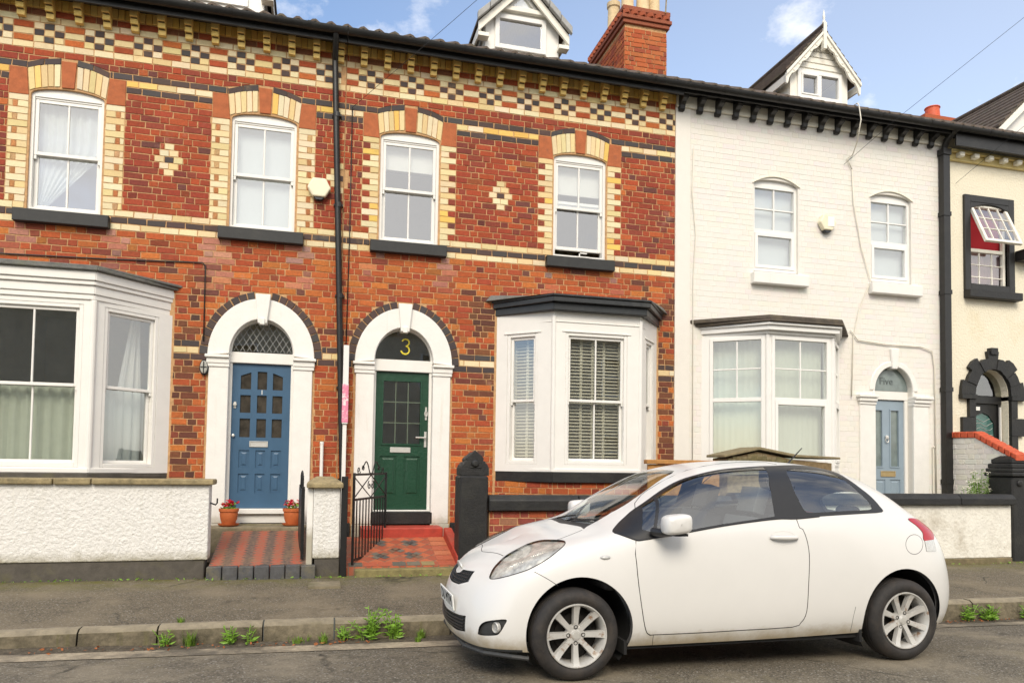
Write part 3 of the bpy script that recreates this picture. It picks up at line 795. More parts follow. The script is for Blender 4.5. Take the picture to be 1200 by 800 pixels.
def dormer(h, xc, w, kind):
    y = .40; x0, x1 = xc-w/2, xc+w/2
    if kind in ('plain', 'grey'):
        zb, ze, za = 7.30, 7.93, 8.52; ov = .13; wx0, wx1, wz0, wz1 = x0+.137, x1-.2, 7.505, 8.025
    elif kind == 'carved':
        zb, ze, za = 7.33, 7.98, 8.60; ov = .16; wx0, wx1, wz0, wz1 = xc-.424, xc+.426, 7.474, 7.972
    else:
        zb, ze, za = 7.33, 7.62, 8.62; ov = .2; wx0, wx1, wz0, wz1 = xc-.5, xc+.5, 7.5, 8.05
    sl = (za-ze)/(w/2)
    mb = MB()
    vs, fs = sheet([(x0,zb),(x1,zb),(x1,ze),(xc,za),(x0,ze)], [rect(wx0+.03, wx1-.03, wz0+.03, wz1-.03)], y, .08); mb.add(vs, fs)
    for xx in (x0, x1-.06):
        prismx(mb, [(y+.081,zb),(2.2,zb+.9),(2.2,ze),(y+.081,ze)], xx, xx+.06)
    if kind == 'carved':       # boarded gable
        for q in range(5):
            z = ze+.03+q*.10; hw = (za-z-.06)/sl
            if hw > .08: mb.box(xc-hw, xc+hw, y-.018, y-.001, z, z+.085)
    d = mb.build('dormer', MAT['white'] if kind != 'carved' else MAT['pbrick2'], h, bevel=.004)
    yb = 3.1
    ex = w/2+ov; zt = za+.03; ze2 = zt-sl*ex
    mb = MB()
    for s in (-1, 1):
        p = [(xc, zt+.05), (xc+s*ex, ze2+.05), (xc+s*ex, ze2), (xc, zt)]
        n = 9
        for q in range(n):     # tiles laid in courses, each lapping the next
            a, b = q/n, (q+1)/n
            A = (xc+s*ex*a, zt-(zt-ze2)*a); B = (xc+s*ex*b, zt-(zt-ze2)*b)
            pp = [(A[0], A[1]+.028), (B[0], B[1]+.058), (B[0], B[1]+.012), (A[0], A[1]+.0)]
            mb.prism(pp if s > 0 else pp[::-1], y-.13, yb)
    mb.tube([(xc, y-.15, zt+.05), (xc, yb, zt+.05)], .05, 8)
    mb.build('dormer_roof', MAT['tile'], d)
    if kind == 'grey':
        mb = MB()
        for s in (-1, 1):
            for q in range(4):
                a, b = .25*q, .25*q+.24
                A = (xc+s*(ex+.03)*a, zt-(zt-ze2)*a*1.03); B = (xc+s*(ex+.03)*b, zt-(zt-ze2)*b*1.03)
                pp = [(A[0], A[1]+.075), (B[0], B[1]+.09), (B[0], B[1]-.02), (A[0], A[1]-.03)]
                mb.prism(pp if s > 0 else pp[::-1], y-.20, y-.131)
        mb.build('verge_tile', MAT['tile_grey'], d, bevel=.006)
    mb = MB(); bw = .13 if kind != 'carved' else .10
    for s in (-1, 1):
        A = (xc, zt-.03); B = (xc+s*ex, ze2-.03)
        if kind == 'carved':
            n = 40; top = []; bot = []
            for q in range(n+1):
                t = q/n; x = A[0]+(B[0]-A[0])*t; z = A[1]+(B[1]-A[1])*t
                top.append((x, z)); lobe = .105+.05*abs(math.sin(t*math.pi*3.5))+(.05 if t > .93 else 0)*math.sin((t-.93)/.07*math.pi)
                bot.append((x, z-lobe))
            mb.ring(top, bot, y-.125, y-.09)
            mb.ring([(p[0], p[1]+.02) for p in top], [(p[0], p[1]-.035) for p in top], y-.15, y-.126)
            for t in (.2, .35, .5, .65, .8):
                x = A[0]+(B[0]-A[0])*t; z = A[1]+(B[1]-A[1])*t-.09
                mb.lathe([(0,-.008),(.016,-.008),(.016,0)], (x, y-.126, z), 10, axis='y')
        else:
            pp = [A, B, (B[0], B[1]-bw*1.1), (A[0], A[1]-bw*1.1)]
            mb.prism(pp if s > 0 else pp[::-1], y-.125, y-.085)
            mb.box(min(B[0], B[0]-s*.16), max(B[0], B[0]-s*.16), y-.12, y+.02, B[1]-bw*1.1-.06, B[1]-bw*1.1-.001)
        # raking eave board running back into the roof
        mb.box(min(B[0]-s*.02, B[0]-s*.05), max(B[0]-s*.02, B[0]-s*.05), y-.084, 2.6, B[1]-.12, B[1]-.0)
    if kind == 'carved':
        mb.box(xc-.028, xc+.028, y-.165, y-.085, zt-.34, zt+.10)
        mb.lathe([(.028,0),(.03,.03),(.016,.05),(.022,.12),(.0,.24)], (xc, y-.125, zt+.10), 8)
    if kind == 'grey':
        mb.box(xc-.46, xc+.42, y-.07, y-.001, 8.07, 8.135)
    mb.build('bargeboard', MAT['cream_white'], d, bevel=.004)
    fb = MB(); window_frame(fb, wx0, wx1, wz0, wz1, .07, y-.03, y+.05)
    if kind == 'carved': fb.box((wx0+wx1)/2-.03, (wx0+wx1)/2+.03, y-.028, y+.048, wz0+.07, wz1-.07); window_frame(fb, wx0+.07, (wx0+wx1)/2-.031, wz0+.07, wz1-.07, .03, y-.04, y+.04)
    fb.build('dormer_window', MAT['upvc'], d, bevel=.005)
    pane(d, wx0+.06, wx1-.06, wz0+.06, wz1-.06, y+.01, 'glass_up')
    if kind == 'grey':
        gb = MB(); gb.prism([(xc-.17, 8.15), (xc+.17, 8.15), (xc, 8.36)], y-.02, y-.012); gb.build('pane', MAT['glass_up'], d)
        gb = MB(); o = [(xc-.23,8.136),(xc+.23,8.136),(xc,8.42)]; i = [(xc-.16,8.165),(xc+.16,8.165),(xc,8.34)]; gb.ring(o, i, y-.035, y-.001, closed=True); gb.build('gable_window', MAT['upvc'], d)
    if kind in ('plain', 'grey', 'carved'):
        bb = MB(); bb.box(x0-.02, x1+.02, y-.05, y-.001, zb-.0, zb+.12); bb.build('dormer_apron', MAT['cream_white'], d, bevel=.005)
    return d
MAT['cream_white'] = pmat('weathered_white_paint', (.80,.77,.68), .5, .06, 7, .15, 40, stain=(.62,.52,.34), sscale=4, srange=(.62,.9))
MAT['pbrick2'] = pmat('weathered_white_boards', (.80,.77,.69), .55, .05, 7, .15, 40, stain=(.60,.52,.36), sscale=3, srange=(.6,.9))

# ------------------------------------------------------------------ HOUSE with the green door
def second_house():
    x0, x1 = -4.448, .371
    h = thing('terraced_house', 'red brick house with the green front door, number 3 fanlight and shuttered bay window', 'house', ((x0+x1)/2, 0, .1), group='houses of the terrace')
    holes = [archhole(xc-.40, xc+.40, 4.30, 5.80, .09) for xc, hw in WIN3] + [archhole(DOOR3-.42, DOOR3+.42, .15, 2.80, .42), rect(-2.22, -.02, 1.15, 3.6)]
    house_shell(h, x0, x1, MAT['mortar'], holes)
    brick_front(h, x0, x1, WIN3, DOOR3, [(-2.36, .11, 0, 3.72)])
    corbels(h, x0+.05, x1, -4.848+.3115, .3115, 'yellow'); gutter(h, x0, x1-.001); roof(h, x0, x1)
    for i, (xc, hw) in enumerate(WIN3):
        f = sash_window(h, xc-hw, xc+hw, 4.365, 5.835, .085, 5.11, openz=0 if i == 0 else .09)
        sill(f, xc-hw-.095, xc+hw+.095, 4.212, 4.364)
        mb = MB()
        mb.box(xc-.37, xc+.37, .165, .17, 5.42 if i == 0 else 5.38, 5.80)
        if i == 1: mb.box(xc-.37, xc+.37, .155, .175, 5.34, 5.38)
        mb.build('blind', MAT['curtain'], f)
        if i == 1:
            mb = MB(); mb.box(xc-.02, xc+.16, .01, .03, 4.40, 4.415); mb.box(xc+.0, xc+.015, .012, .03, 4.415, 4.47); mb.box(xc+.0, xc+.12, .012, .028, 4.455, 4.47); mb.build('window_stay', MAT['white'], f)
    # bay with louvred shutters
    A, B, C_, D = (-2.331,0), (-1.69,-.60), (-.44,-.60), (.087,0)
    path = [A,B,C_,D]; bay = MB(); ops = ((A,B,(.17,.64),0), (B,C_,(.165,1.055),1), (C_,D,(.25,.62),0))
    for p, q, (a, c), n in ops:
        M, L = frame(p, q); vs, fs = sheet(rect(0, L, 1.318, 3.46), [rect(a, c, 1.42, 3.19)], 0, .10); bay.M = M; bay.add(vs, fs)
        bay.box(a-.05, c+.05, -.012, -.001, 3.19, 3.215)
    bay.M = Matrix.Identity(4)
    for p in (B, C_): bay.lathe([(.03,1.318),(.03,3.40)], (p[0], p[1]+.01, 0), 12)
    extr_path(bay, path, .012, 3.32, 3.332, .05); extr_path(bay, path, .02, 1.318, 1.36, .0)
    b = bay.build('bay_window', MAT['white'], h, bevel=.007)
    tag(b, 'white bay window with louvred shutters and a dark cornice')
    for p, q, (a, c), bars in ops:
        M, L = frame(p, q); bay_sash(b, M, a, c, 1.42, 3.19, 2.28, bars)
        st = (.5,) if not bars else (.29,.5,.71)
        shutter(b, a+.05, c-.05, 1.47, 3.14, .17, M, st)
    mb = MB(); extr_path(mb, path, .10, 3.46, 3.56, .1); extr_path(mb, path, .16, 3.561, 3.63, .12); extr_path(mb, path, .18, 3.631, 3.66, .1)
    mb.build('cornice', MAT['anthracite'], b, bevel=.008)
    mb = MB(); mb.add([(-2.53,.01,3.662),(-1.76,-.77,3.662),(-.37,-.77,3.662),(.27,.01,3.662),(-2.45,.01,3.75),(-1.7,-.45,3.70),(-.43,-.45,3.70),(.2,.01,3.75)], [(0,1,5,4),(1,2,6,5),(2,3,7,6),(4,5,6,7),(3,2,1,0),(0,4,7,3)])
    mb.build('bay_roof', MAT['lead'], b)
    mb = MB(); extr_path(mb, path, .055, 1.178, 1.317, .1); mb.build('bay_sill', MAT['black_stone'], b, bevel=.008)
    mb = MB(); bb = MB()
    for p, q in ((A,B),(B,C_),(C_,D)):
        M, L = frame(p, q); mb.M = M; mb.box(0, L, .0, .12, .1, 1.177); bb.M = M
        for k in range(66, 79):
            z = ZC-CH*k; lay_row(bb, 0, L, z, flemish(0, L, k, z, lambda zz: cjit(rnd.choice(REDS[:6]+REDS[9:]))), [])
    mb.build('bay_base', MAT['mortar'], b); bb.build('bay_brickwork', [MAT['brick'], MAT['glazed']], b)
    door_surround(h, DOOR3, .60)
    xl, xr = DOOR3-.355, DOOR3+.355; y = .12
    mb = MB()
    mb.box(xl-.04, xl-.001, y-.03, y+.1, .78, 2.64); mb.box(xr+.001, xr+.04, y-.03, y+.1, .78, 2.64)
    mb.box(xl-.045, xr+.045, y-.045, y+.1, 2.641, 2.80); mb.box(xl-.045, xr+.045, y-.07, y+.1, .758, .779)
    mb.build('door_frame', MAT['white'], h, bevel=.006)
    mb = MB(); mb.box(xl-.05, xr+.06, -.03, y+.1, .598, .757); mb.build('door_riser', MAT['black_stone'], h, bevel=.005)
    W, zt, zb = xr-xl, 2.638, .782; H = zt-zb; X = lambda f: xl+W*f; Z = lambda f: zt-H*f
    g = rect(X(.14), X(.847), Z(.523), Z(.067)); pan = [rect(X(.10),X(.41),Z(.90),Z(.613)), rect(X(.555),X(.86),Z(.90),Z(.613))]
    mb = MB(); panel_door(mb, xl, xr, zb, zt, y, [g], pan)
    window_frame(mb, X(.14)-.02, X(.847)+.02, Z(.523)-.02, Z(.067)+.02, .022, y-.012, y-.001)
    d = mb.build('door', MAT['green'], h, bevel=.004); tag(d, 'dark green panelled door with a nine pane window')
    mb = MB()
    for k in (1, 2):
        xx = X(.14)+(X(.847)-X(.14))*k/3; mb.box(xx-.007, xx+.007, y+.008, y+.02, Z(.523), Z(.067))
        zz = Z(.523)+(Z(.067)-Z(.523))*k/3; mb.box(X(.14), X(.847), y+.0085, y+.0195, zz-.007, zz+.007)
    mb.build('glazing_bar', MAT['came_green'], d)
    pb = MB(); pb.box(X(.14)-.004, X(.847)+.004, y+.022, y+.03, Z(.523)-.004, Z(.067)+.004); pb.build('pane', MAT['glass_dark'], d)
    mb = MB(); mb.box(X(.287), X(.673), y-.014, y-.001, Z(.587), Z(.548)); mb.build('letter_plate', MAT['chrome'], d, bevel=.004)
    mb = MB(); mb.box(X(.93), X(.975), y-.012, y-.001, Z(.545), Z(.43)); mb.tube([(X(.95),y-.012,Z(.475)),(X(.95),y-.05,Z(.475)),(X(.76),y-.052,Z(.475))], .011, 8); mb.build('door_handle', MAT['chrome'], d)
    mb = MB(); mb.box(X(.94), X(.975), y-.01, y-.001, Z(.345), Z(.25)); mb.tube([(X(.957)+.02*math.cos(w),y-.02,Z(.30)+.035*math.sin(w)) for w in [i*.6283 for i in range(11)]], .006, 6); mb.build('door_knocker', MAT['chrome'], d)
    mb = MB(); mb.prism(ell(DOOR3, 2.80, .395, .42, 180, 0, 24), .13, .138); fl = mb.build('fanlight', MAT['glass_dark'], h)
    mb = MB(); mb.ring(ell(DOOR3, 2.80, .405, .435, 180, 0, 24), ell(DOOR3, 2.80, .375, .40, 180, 0, 24), .10, .15); mb.build('fanlight_frame', MAT['white'], fl)
    num = []
    for i in range(15): num.append((DOOR3+.03+.048*math.cos(R(160-250*i/14)), .122, 3.045+.048*math.sin(R(160-250*i/14))))
    for i in range(1, 15): num.append((DOOR3+.026+.056*math.cos(R(85-255*i/14)), .122, 2.942+.055*math.sin(R(85-255*i/14))))
    mb = MB(); mb.tube(num, .011, 6); mb.build('house_number', MAT['yellow'], fl)
    dormer(h, -1.915, 1.123, 'grey')
    # chimney stack on the party wall
    cx0, cx1, cy0, cy1 = .18, .96, 1.5, 3.1
    bb = MB(); core = MB(); core.box(cx0+.004, cx1-.004, cy0+.004, cy1, 7.6, 8.95)
    def face(M, L, z0, z1):
        bb.M = M; z = z0; k = 0
        while z < z1:
            lay_row(bb, 0, L, z, flemish(0, L, k, z, lambda zz: cjit(rnd.choice([(.46,.11,.03),(.42,.085,.025),(.36,.075,.03),(.5,.14,.04)]))), []); z += CH; k += 1
    for p, q in (((cx0,cy0),(cx1,cy0)), ((cx0,cy1),(cx0,cy0)), ((cx1,cy0),(cx1,cy1))):
        M, L = frame(p, q); face(M, L, 7.7, 8.92)
    ch = core.build('chimney', MAT['mortar'], h)
    bb.build('chimney_brickwork', [MAT['orange_brick'], MAT['glazed']], ch)
    cap = MB()
    for z0, z1, p in ((8.95,9.02,.04),(9.02,9.09,.07),(9.17,9.25,.05)):
        cap.box(cx0-p, cx1+p, cy0-p, cy1+p, z0, z1-.003, 0, (.30,.085,.04))
    cap.box(cx0-.03, cx1+.03, cy0-.03, cy1+.03, 9.09, 9.168, 0, (.22,.06,.03))
    def dog(x, y, a):        # dog-tooth course
        cap.M = Matrix.Translation((x, y, 0)) @ Matrix.Rotation(R(45)+a, 4, 'Z'); cap.box(-.05, .05, -.05, .05, 9.092, 9.166, 0, (.38,.09,.035)); cap.M = Matrix.Identity(4)
    for i in range(6): dog(cx0+.02+i*(cx1-cx0-.04)/5, cy0-.035, 0)
    for i in range(12): dog(cx0-.035, cy0+.1+i*.13, 0)
    cap.build('chimney_cap', MAT['orange_brick'], ch, bevel=.006)
    for i, (px, py, r_) in enumerate(((.32,1.72,.11),(.62,1.75,.115),(.84,1.76,.105),(.30,2.3,.11),(.62,2.4,.11),(.85,2.7,.105))):
        mb = MB(); mb.lathe([(r_*1.15,0),(r_*1.2,.05),(r_,.08),(r_*.92,.45),(r_*1.1,.47),(r_*1.12,.55),(r_*.85,.56),(r_*.8,.3)], (px, py, 9.25), 20); mb.build('chimney_pot', MAT['buff_pot'], ch, smooth='auto')
    mb = MB(); mb.box(.20,.95,1.455,1.49,7.9,8.06); mb.tube([(.90,1.42,9.20),(.93,1.40,9.95)], .012, 6, 0); mb.build('chimney_flashing', MAT['coping'], ch)
    return h
MAT['came_green'] = pmat('glazing_bar_green', (.10,.13,.09), .4, .1)

# ------------------------------------------------------------------ white HOUSE number five
def third_house():
    x0, x1 = .373, 5.265
    h = thing('terraced_house', 'white painted brick house with pale blue door marked Five in its fanlight', 'house', ((x0+x1)/2, 0, .1), group='houses of the terrace')
    WN = [(2.095, .40), (4.225, .40)]; dx = 4.245
    holes = [archhole(xc-.39, xc+.39, 4.37, 5.80, .08) for xc, hw in WN] + [archhole(dx-.36, dx+.36, .15, 2.68, .39), rect(.92, 3.1, .9, 3.40)]
    house_shell(h, x0, x1, MAT['pmortar'], holes)
    mb = MB()
    for k in range(-5, 78):
        z = ZC-CH*k; b = []
        for xc, hw in WN:
            if 4.36 < z < 5.80: b.append((xc-hw, xc+hw))
            elif 5.8 <= z < 5.93: b.append((xc-hw*math.sqrt(max(0,1-((z-5.8)/.14)**2)), xc+hw*math.sqrt(max(0,1-((z-5.8)/.14)**2))))
            elif 4.20 < z < 4.37: b.append((xc-hw-.07, xc+hw+.12))
        if z < 2.68: b.append((dx-.39, dx+.39))
        elif z < 3.10: q = (z-2.68)/.42; b.append((dx-.39*math.sqrt(1-q*q), dx+.39*math.sqrt(1-q*q)))
        if z < 3.46: b.append((.82, 3.22))
        wc = lambda zz: cjit((1,1,.9999), .012)
        lay_row(mb, x0+.25, x1, z, flemish(x0+.25, x1, k, z, wc), b, J=.005, dd=.0032+rnd.uniform(-.001,.001))
    mb.box(x0, x0+.243, -.016, -.001, .2, 6.93, 0, (.99,.99,.985))       # smooth rendered strip at the party wall
    mb.build('brickwork', [MAT['pbrick'], MAT['pbrick']], h, bevel=0)
    corbels(h, x0, x1-.1, .452, .3020, 'black'); gutter(h, x0, x1-.001, 6.90); roof(h, x0, x1)
    mb = MB(); mb.box(x0, x1, -.045, -.012, 6.80, 6.972); mb.build('eaves_band', MAT['cream_paint'], h)
    for i, (xc, hw) in enumerate(WN):
        fb = MB(); a, c = xc-hw+.002, xc+hw-.002
        window_frame(fb, a, c, 4.45, 5.80, .05, .045, .12); fb.box(a+.05, c-.05, .05, .115, 5.05, 5.11)
        fb.ring(seg_arch(a, c, 5.80, .12, 10), [(x, 5.799) for x, _ in seg_arch(a, c, 5.8, .1, 10)], .05, .11)
        window_frame(fb, a+.051, c-.051, 4.501, 5.049, .05, .035, .10)
        fb.box((a+c)/2-.011, (a+c)/2+.011, .06, .10, 5.111, 5.75); fb.box(a+.05, c-.05, .061, .099, 5.42, 5.44)
        f = fb.build('window', MAT['upvc'], h, bevel=.005)
        pane(f, a+.045, c-.045, 5.10, 5.755, .08, 'glass_up'); pane(f, a+.096, c-.096, 4.545, 5.005, .07, 'glass_up')
        mb = MB(); mb.box(a+.02, c-.02, .17, .175, 4.46, 5.8); mb.build('blind', MAT['blind'], f)
        mb = MB(); mb.box(xc-hw-.05, xc+hw+.12, -.11, .04, 4.222, 4.40); mb.build('sill', MAT['stone_white'], f, bevel=.012)
        mb = MB(); mb.ring(seg_arch(xc-hw-.02, xc+hw+.02, 5.815, .13, 12), seg_arch(xc-hw-.02, xc+hw+.02, 5.795, .13, 12), -.022, .03); mb.build('window_arch', MAT['cream_paint'], f)
    # bay: canted, uPVC lights over the full height
    A, B, C_, D = (.822,0), (1.545,-.60), (2.64,-.60), (3.218,0); path = [A,B,C_,D]
    bay = MB()
    ops = ((A,B,(.12,.90)), (B,C_,(.06,1.03)), (C_,D,(.10,.70)))
    for p, q, (a, c) in ops:
        M, L = frame(p, q); vs, fs = sheet(rect(0, L, 1.38, 3.345), [rect(a, c, 1.45, 3.32)], 0, .09); bay.M = M; bay.add(vs, fs)
    bay.M = Matrix.Identity(4)
    for p in (B, C_): bay.lathe([(.028,1.38),(.028,3.345)], (p[0], p[1]+.008, 0), 12)
    extr_path(bay, path, .035, 3.346, 3.39, .08); extr_path(bay, path, .10, 3.391, 3.46, .08); extr_path(bay, path, .135, 3.461, 3.50, .08)
    b = bay.build('bay_window', MAT['upvc'], h, bevel=.006); tag(b, 'white bay window with pale blinds and a flat felt roof')
    for p, q, (a, c) in ops:
        M, L = frame(p, q); fb = MB(M)
        window_frame(fb, a, c, 1.45, 3.32, .05, -.02, .06); fb.box(a+.05, c-.05, -.018, .058, 2.37, 2.43)
        if q != B: window_frame(fb, a+.051, c-.051, 1.501, 2.369, .045, -.03, .05)
        fb.box((a+c)/2-.011, (a+c)/2+.011, .0, .03, 2.43, 3.27); fb.box(a+.05, c-.05, .001, .029, 2.84, 2.86)
        fb.build('window_frame', MAT['upvc'], b, bevel=.005)
        pane(b, a+.045, c-.045, 2.425, 3.275, .012, 'glass', M); pane(b, a+.048, c-.048, 1.498, 2.372, .012, 'glass', M)
        drape(b, 'blind', a+.02, c-.02, 1.46, 3.31, .16, 'net_green', .006, .09, M, seed=int(a*50))
    mb = MB(); mb.extr([(.70,.0),(1.50,-.77),(2.70,-.77),(3.40,0)], 3.502, 3.54); mb.extr([(.62,.0),(1.50,-.74),(2.70,-.74),(3.38,0)], 3.541, 3.60); mb.build('bay_roof', MAT['felt_dark'], b, bevel=.01)
    mb = MB(); mb.extr([(.80,.0),(1.53,-.63),(2.66,-.63),(3.24,0)], .1, 1.378); mb.build('bay_base', MAT['stone_white'], b)
    # door
    mb = MB()
    mb.ring(ell(dx, 2.68, .46, .48, 180, 0, 28), ell(dx, 2.68, .362, .39, 180, 0, 28), -.025, .15)
    for s in (-1, 1):
        a, c = dx+s*.362, dx+s*.66
        mb.box(min(a,c), max(a,c), -.035, .14, .5, 2.44)
        for z0, z1, p, w in ((2.44,2.49,.05,.67),(2.49,2.55,.075,.69),(2.55,2.60,.10,.71)): aa, bb2 = dx+s*.355, dx+s*w; mb.box(min(aa,bb2), max(aa,bb2), -p, .13, z0, z1)
        a, c = dx+s*.362, dx+s*.40; mb.box(min(a,c), max(a,c), -.02, .14, 2.601, 2.70)
    mb.prism([(dx-.05,3.03),(dx+.05,3.03),(dx+.08,3.36),(dx-.08,3.36)], -.05, .1)
    mb.build('door_surround', MAT['stone_white'], h, bevel=.01)
    xl, xr, y, zt, zb = dx-.30, dx+.30, .12, 2.53, .70; H = 1.85; W = xr-xl; X = lambda f: xl+W*f; Z = lambda f: zt-H*f
    mb = MB(); mb.box(xl-.06, xl-.001, y-.03, y+.1, zb, 2.54); mb.box(xr+.001, xr+.06, y-.03, y+.1, zb, 2.54); mb.box(xl-.06, xr+.06, y-.035, y+.1, 2.541, 2.68); mb.build('door_frame', MAT['white'], h, bevel=.006)
    op = [rect(X(.08), X(.30), Z(.575), Z(.085)), rect(X(.58), X(.83), Z(.575), Z(.085))]
    pan = [rect(X(.08), X(.40), Z(.94), Z(.69)), rect(X(.55), X(.88), Z(.94), Z(.69))]
    mb = MB(); panel_door(mb, xl, xr, zb, zt, y, op, pan); window_frame(mb, X(.08)-.02, X(.30)+.02, Z(.575)-.02, Z(.085)+.02, .02, y-.01, y-.001); window_frame(mb, X(.58)-.02, X(.83)+.02, Z(.575)-.02, Z(.085)+.02, .02, y-.01, y-.001)
    d = mb.build('door', MAT['paleblue'], h, bevel=.004); tag(d, 'pale blue door with two tall frosted lights')
    for o in op:
        pb = MB(); pb.box(o[0][0]-.004, o[1][0]+.004, y+.02, y+.028, o[0][1]-.004, o[2][1]+.004); pb.build('pane', MAT['glass_frost'], d)
    mb = MB(); window_frame(mb, X(.25), X(.72), Z(.665), Z(.615), .012, y-.014, y-.001); mb.box(X(.25)+.012, X(.72)-.012, y-.007, y-.001, Z(.665)+.012, Z(.615)-.012); mb.build('letter_plate', MAT['brass'], d, bevel=.003)
    mb = MB(); mb.lathe([(.0,-.03),(.03,-.025),(.032,-.008),(.02,0)], (X(.44), y-.001, Z(.32)), 16, axis='y'); mb.tube([(X(.44)+.03*math.cos(w),y-.022,Z(.345)+.04*math.sin(w)) for w in [i*.6283 for i in range(11)]], .007, 6); mb.build('door_knocker', MAT['chrome'], d)
    mb = MB(); mb.prism(ell(dx, 2.685, .358, .385, 180, 0, 24), .09, .098); fl = mb.build('fanlight', MAT['glass_frost'], h)
    mb = MB(); mb.add(*text_mesh('Five', .165, Matrix.Translation((dx-.06, .086, 2.84)))); mb.build('house_number', MAT['grey_letter'], fl)
    dormer(h, 3.182, 1.098, 'carved')
    # white service cable from roof to the wall
    return h
MAT['felt_dark'] = pmat('dark_felt', (.085,.07,.055), .85, .3, 10, .5, 60, stain=(.15,.12,.07), sscale=4, srange=(.5,.8))

# ------------------------------------------------------------------ cream HOUSE
def fourth_house():
    x0, x1 = 5.267, 10.3
    h = thing('terraced_house', 'cream pebbledashed house with black stone door arch at the far right end', 'house', ((x0+x1)/2, 0, .1), group='houses of the terrace')
    wx0, wx1 = 5.66, 6.70; dx = 6.20
    holes = [rect(wx0+.12, wx1-.12, 4.45, 5.88), archhole(dx-.36, dx+.36, .3, 2.68, .42)]
    house_shell(h, x0, x1, MAT['rough_cream'], holes)
    gutter(h, x0, x1, 6.72); roof(h, x0, x1); corbels(h, x0+.1, x1, 5.52, .30, 'cream')
    mb = MB(); mb.box(x0, x1, -.10, -.002, 6.701, 6.76); mb.box(x0, x1, -.05, -.002, 6.58, 6.70); mb.build('eaves_band', MAT['cream_yellow'], h, bevel=.01)
    mb = MB()
    window_frame(mb, wx0, wx1, 4.42, 6.04, .12, -.05, .10); mb.ring(seg_arch(wx0+.12, wx1-.12, 5.80, .10), [(x, 5.925) for x, _ in seg_arch(wx0+.12, wx1-.12, 5.8, .1)], -.049, .1)
    w = mb.build('window', MAT['black'], h, bevel=.008); tag(w, 'window in a black stone surround with its top light pushed open')
    mb = MB(); mb.box(wx0-.0, wx1+.06, -.14, .06, 4.29, 4.418); mb.build('sill', MAT['black_stone'], w, bevel=.008)
    mb = MB(); a, c = wx0+.122, wx1-.122
    window_frame(mb, a, c, 4.422, 5.90, .05, .03, .09); mb.box(a+.05, c-.05, .031, .09, 5.10, 5.16)
    for k in (1, 2): xx = a+(c-a)*k/3; mb.box(xx-.009, xx+.009, .045, .075, 4.472, 5.10)
    for k in (1, 2): zz = 4.472+.628*k/3; mb.box(a+.05, c-.05, .046, .074, zz-.009, zz+.009)
    mb.build('window_frame', MAT['cream_white'], w, bevel=.004)
    pane(w, a+.045, c-.045, 4.468, 5.105, .058, 'glass')
    Mt = Matrix.Translation((0, .02, 5.89)) @ Matrix.Rotation(R(-24), 4, 'X')
    mb = MB(Mt); window_frame(mb, a+.02, c-.02, -.78, 0, .05, -.03, .02)
    for k in (1, 2, 3): xx = a+.02+(c-a-.04)*k/4; mb.box(xx-.008, xx+.008, -.02, .01, -.73, -.05)
    for k in (1, 2): zz = -.73+.68*k/3; mb.box(a+.07, c-.07, -.019, .009, zz-.008, zz+.008)
    so = mb.build('sash', MAT['cream_white'], w, bevel=.004)
    pane(w, a+.065, c-.065, -.735, -.045, -.006, 'glass_up', Mt)
    mb = MB(); mb.box(a, c, .12, .125, 5.15, 5.9); mb.build('blind', MAT['red_cloth'], w)
    drape(w, 'curtain', a, c, 4.43, 5.14, .15, 'pink_cloth', .02, .12, seed=4)
    # rusticated black arch
    mb = MB(); n = 9
    for i in range(n):
        a0, a1 = R(180*i/n), R(180*(i+1)/n); ro = .66 if i % 2 == 0 else .58
        if i == 4: ro = .70
        p = [(dx+.37*math.cos(a0), 2.68+.43*math.sin(a0)), (dx+ro*math.cos(a0), 2.68+ro*1.06*math.sin(a0)), (dx+ro*math.cos((a0+a1)/2), 2.68+ro*1.09*math.sin((a0+a1)/2)), (dx+ro*math.cos(a1), 2.68+ro*1.06*math.sin(a1)), (dx+.37*math.cos(a1), 2.68+.43*math.sin(a1)), (dx+.37*math.cos((a0+a1)/2), 2.68+.44*math.sin((a0+a1)/2))]
        mb.prism(p[::-1], -.06-(.012 if i % 2 else 0), .15)
    mb.box(dx-.07, dx+.07, -.09, .1, 3.36, 3.47)
    for s in (-1, 1):
        z = .5; q = 0
        while z < 2.6:
            z1 = min(z+.30, 2.60); w_ = .64 if q % 2 else .50; a, c = dx+s*.37, dx+s*w_
            mb.box(min(a,c), max(a,c), -.06, .15, z+.004, z1); z = z1; q += 1
        a, c = dx+s*.36, dx+s*.67; mb.box(min(a,c), max(a,c), -.085, .14, 2.604, 2.676)
    mb.build('door_surround', MAT['black_stone'], h, bevel=.012)
    xl, xr, y = dx-.36, dx+.36, .16
    mb = MB(); mb.box(xl, xr, y-.04, y+.08, 2.55, 2.68); mb.box(xl, xl+.06, y-.03, y+.08, .7, 2.549); mb.box(xr-.06, xr, y-.03, y+.08, .7, 2.549); mb.build('door_frame', MAT['black'], h, bevel=.006)
    g = [(xl+.12,1.75),(xr-.12,1.75),(xr-.12,2.22),(dx+.12,2.36),(dx,2.40),(dx-.12,2.36),(xl+.12,2.22)]
    mb = MB(); panel_door(mb, xl+.061, xr-.061, .7, 2.545, y, [g], [rect(xl+.12, xr-.12, .85, 1.6)]); d = mb.build('door', MAT['black'], h, bevel=.005)
    pb = MB(); pb.box(xl+.115, xr-.115, y+.02, y+.028, 1.745, 2.41); pb.build('pane', MAT['teal'], d)
    mb = MB(); rr = random.Random(2)
    for i in range(7):
        x = xl+.15; pts = []
        for j in range(8): pts.append((xl+.14+(xr-xl-.28)*j/7, y+.016, 1.82+i*.075+.03*math.sin(j*1.3+i)+.01*rr.random()))
        mb.tube(pts, .004, 5)
    mb.build('leaded_pattern', MAT['lead_came'], d)
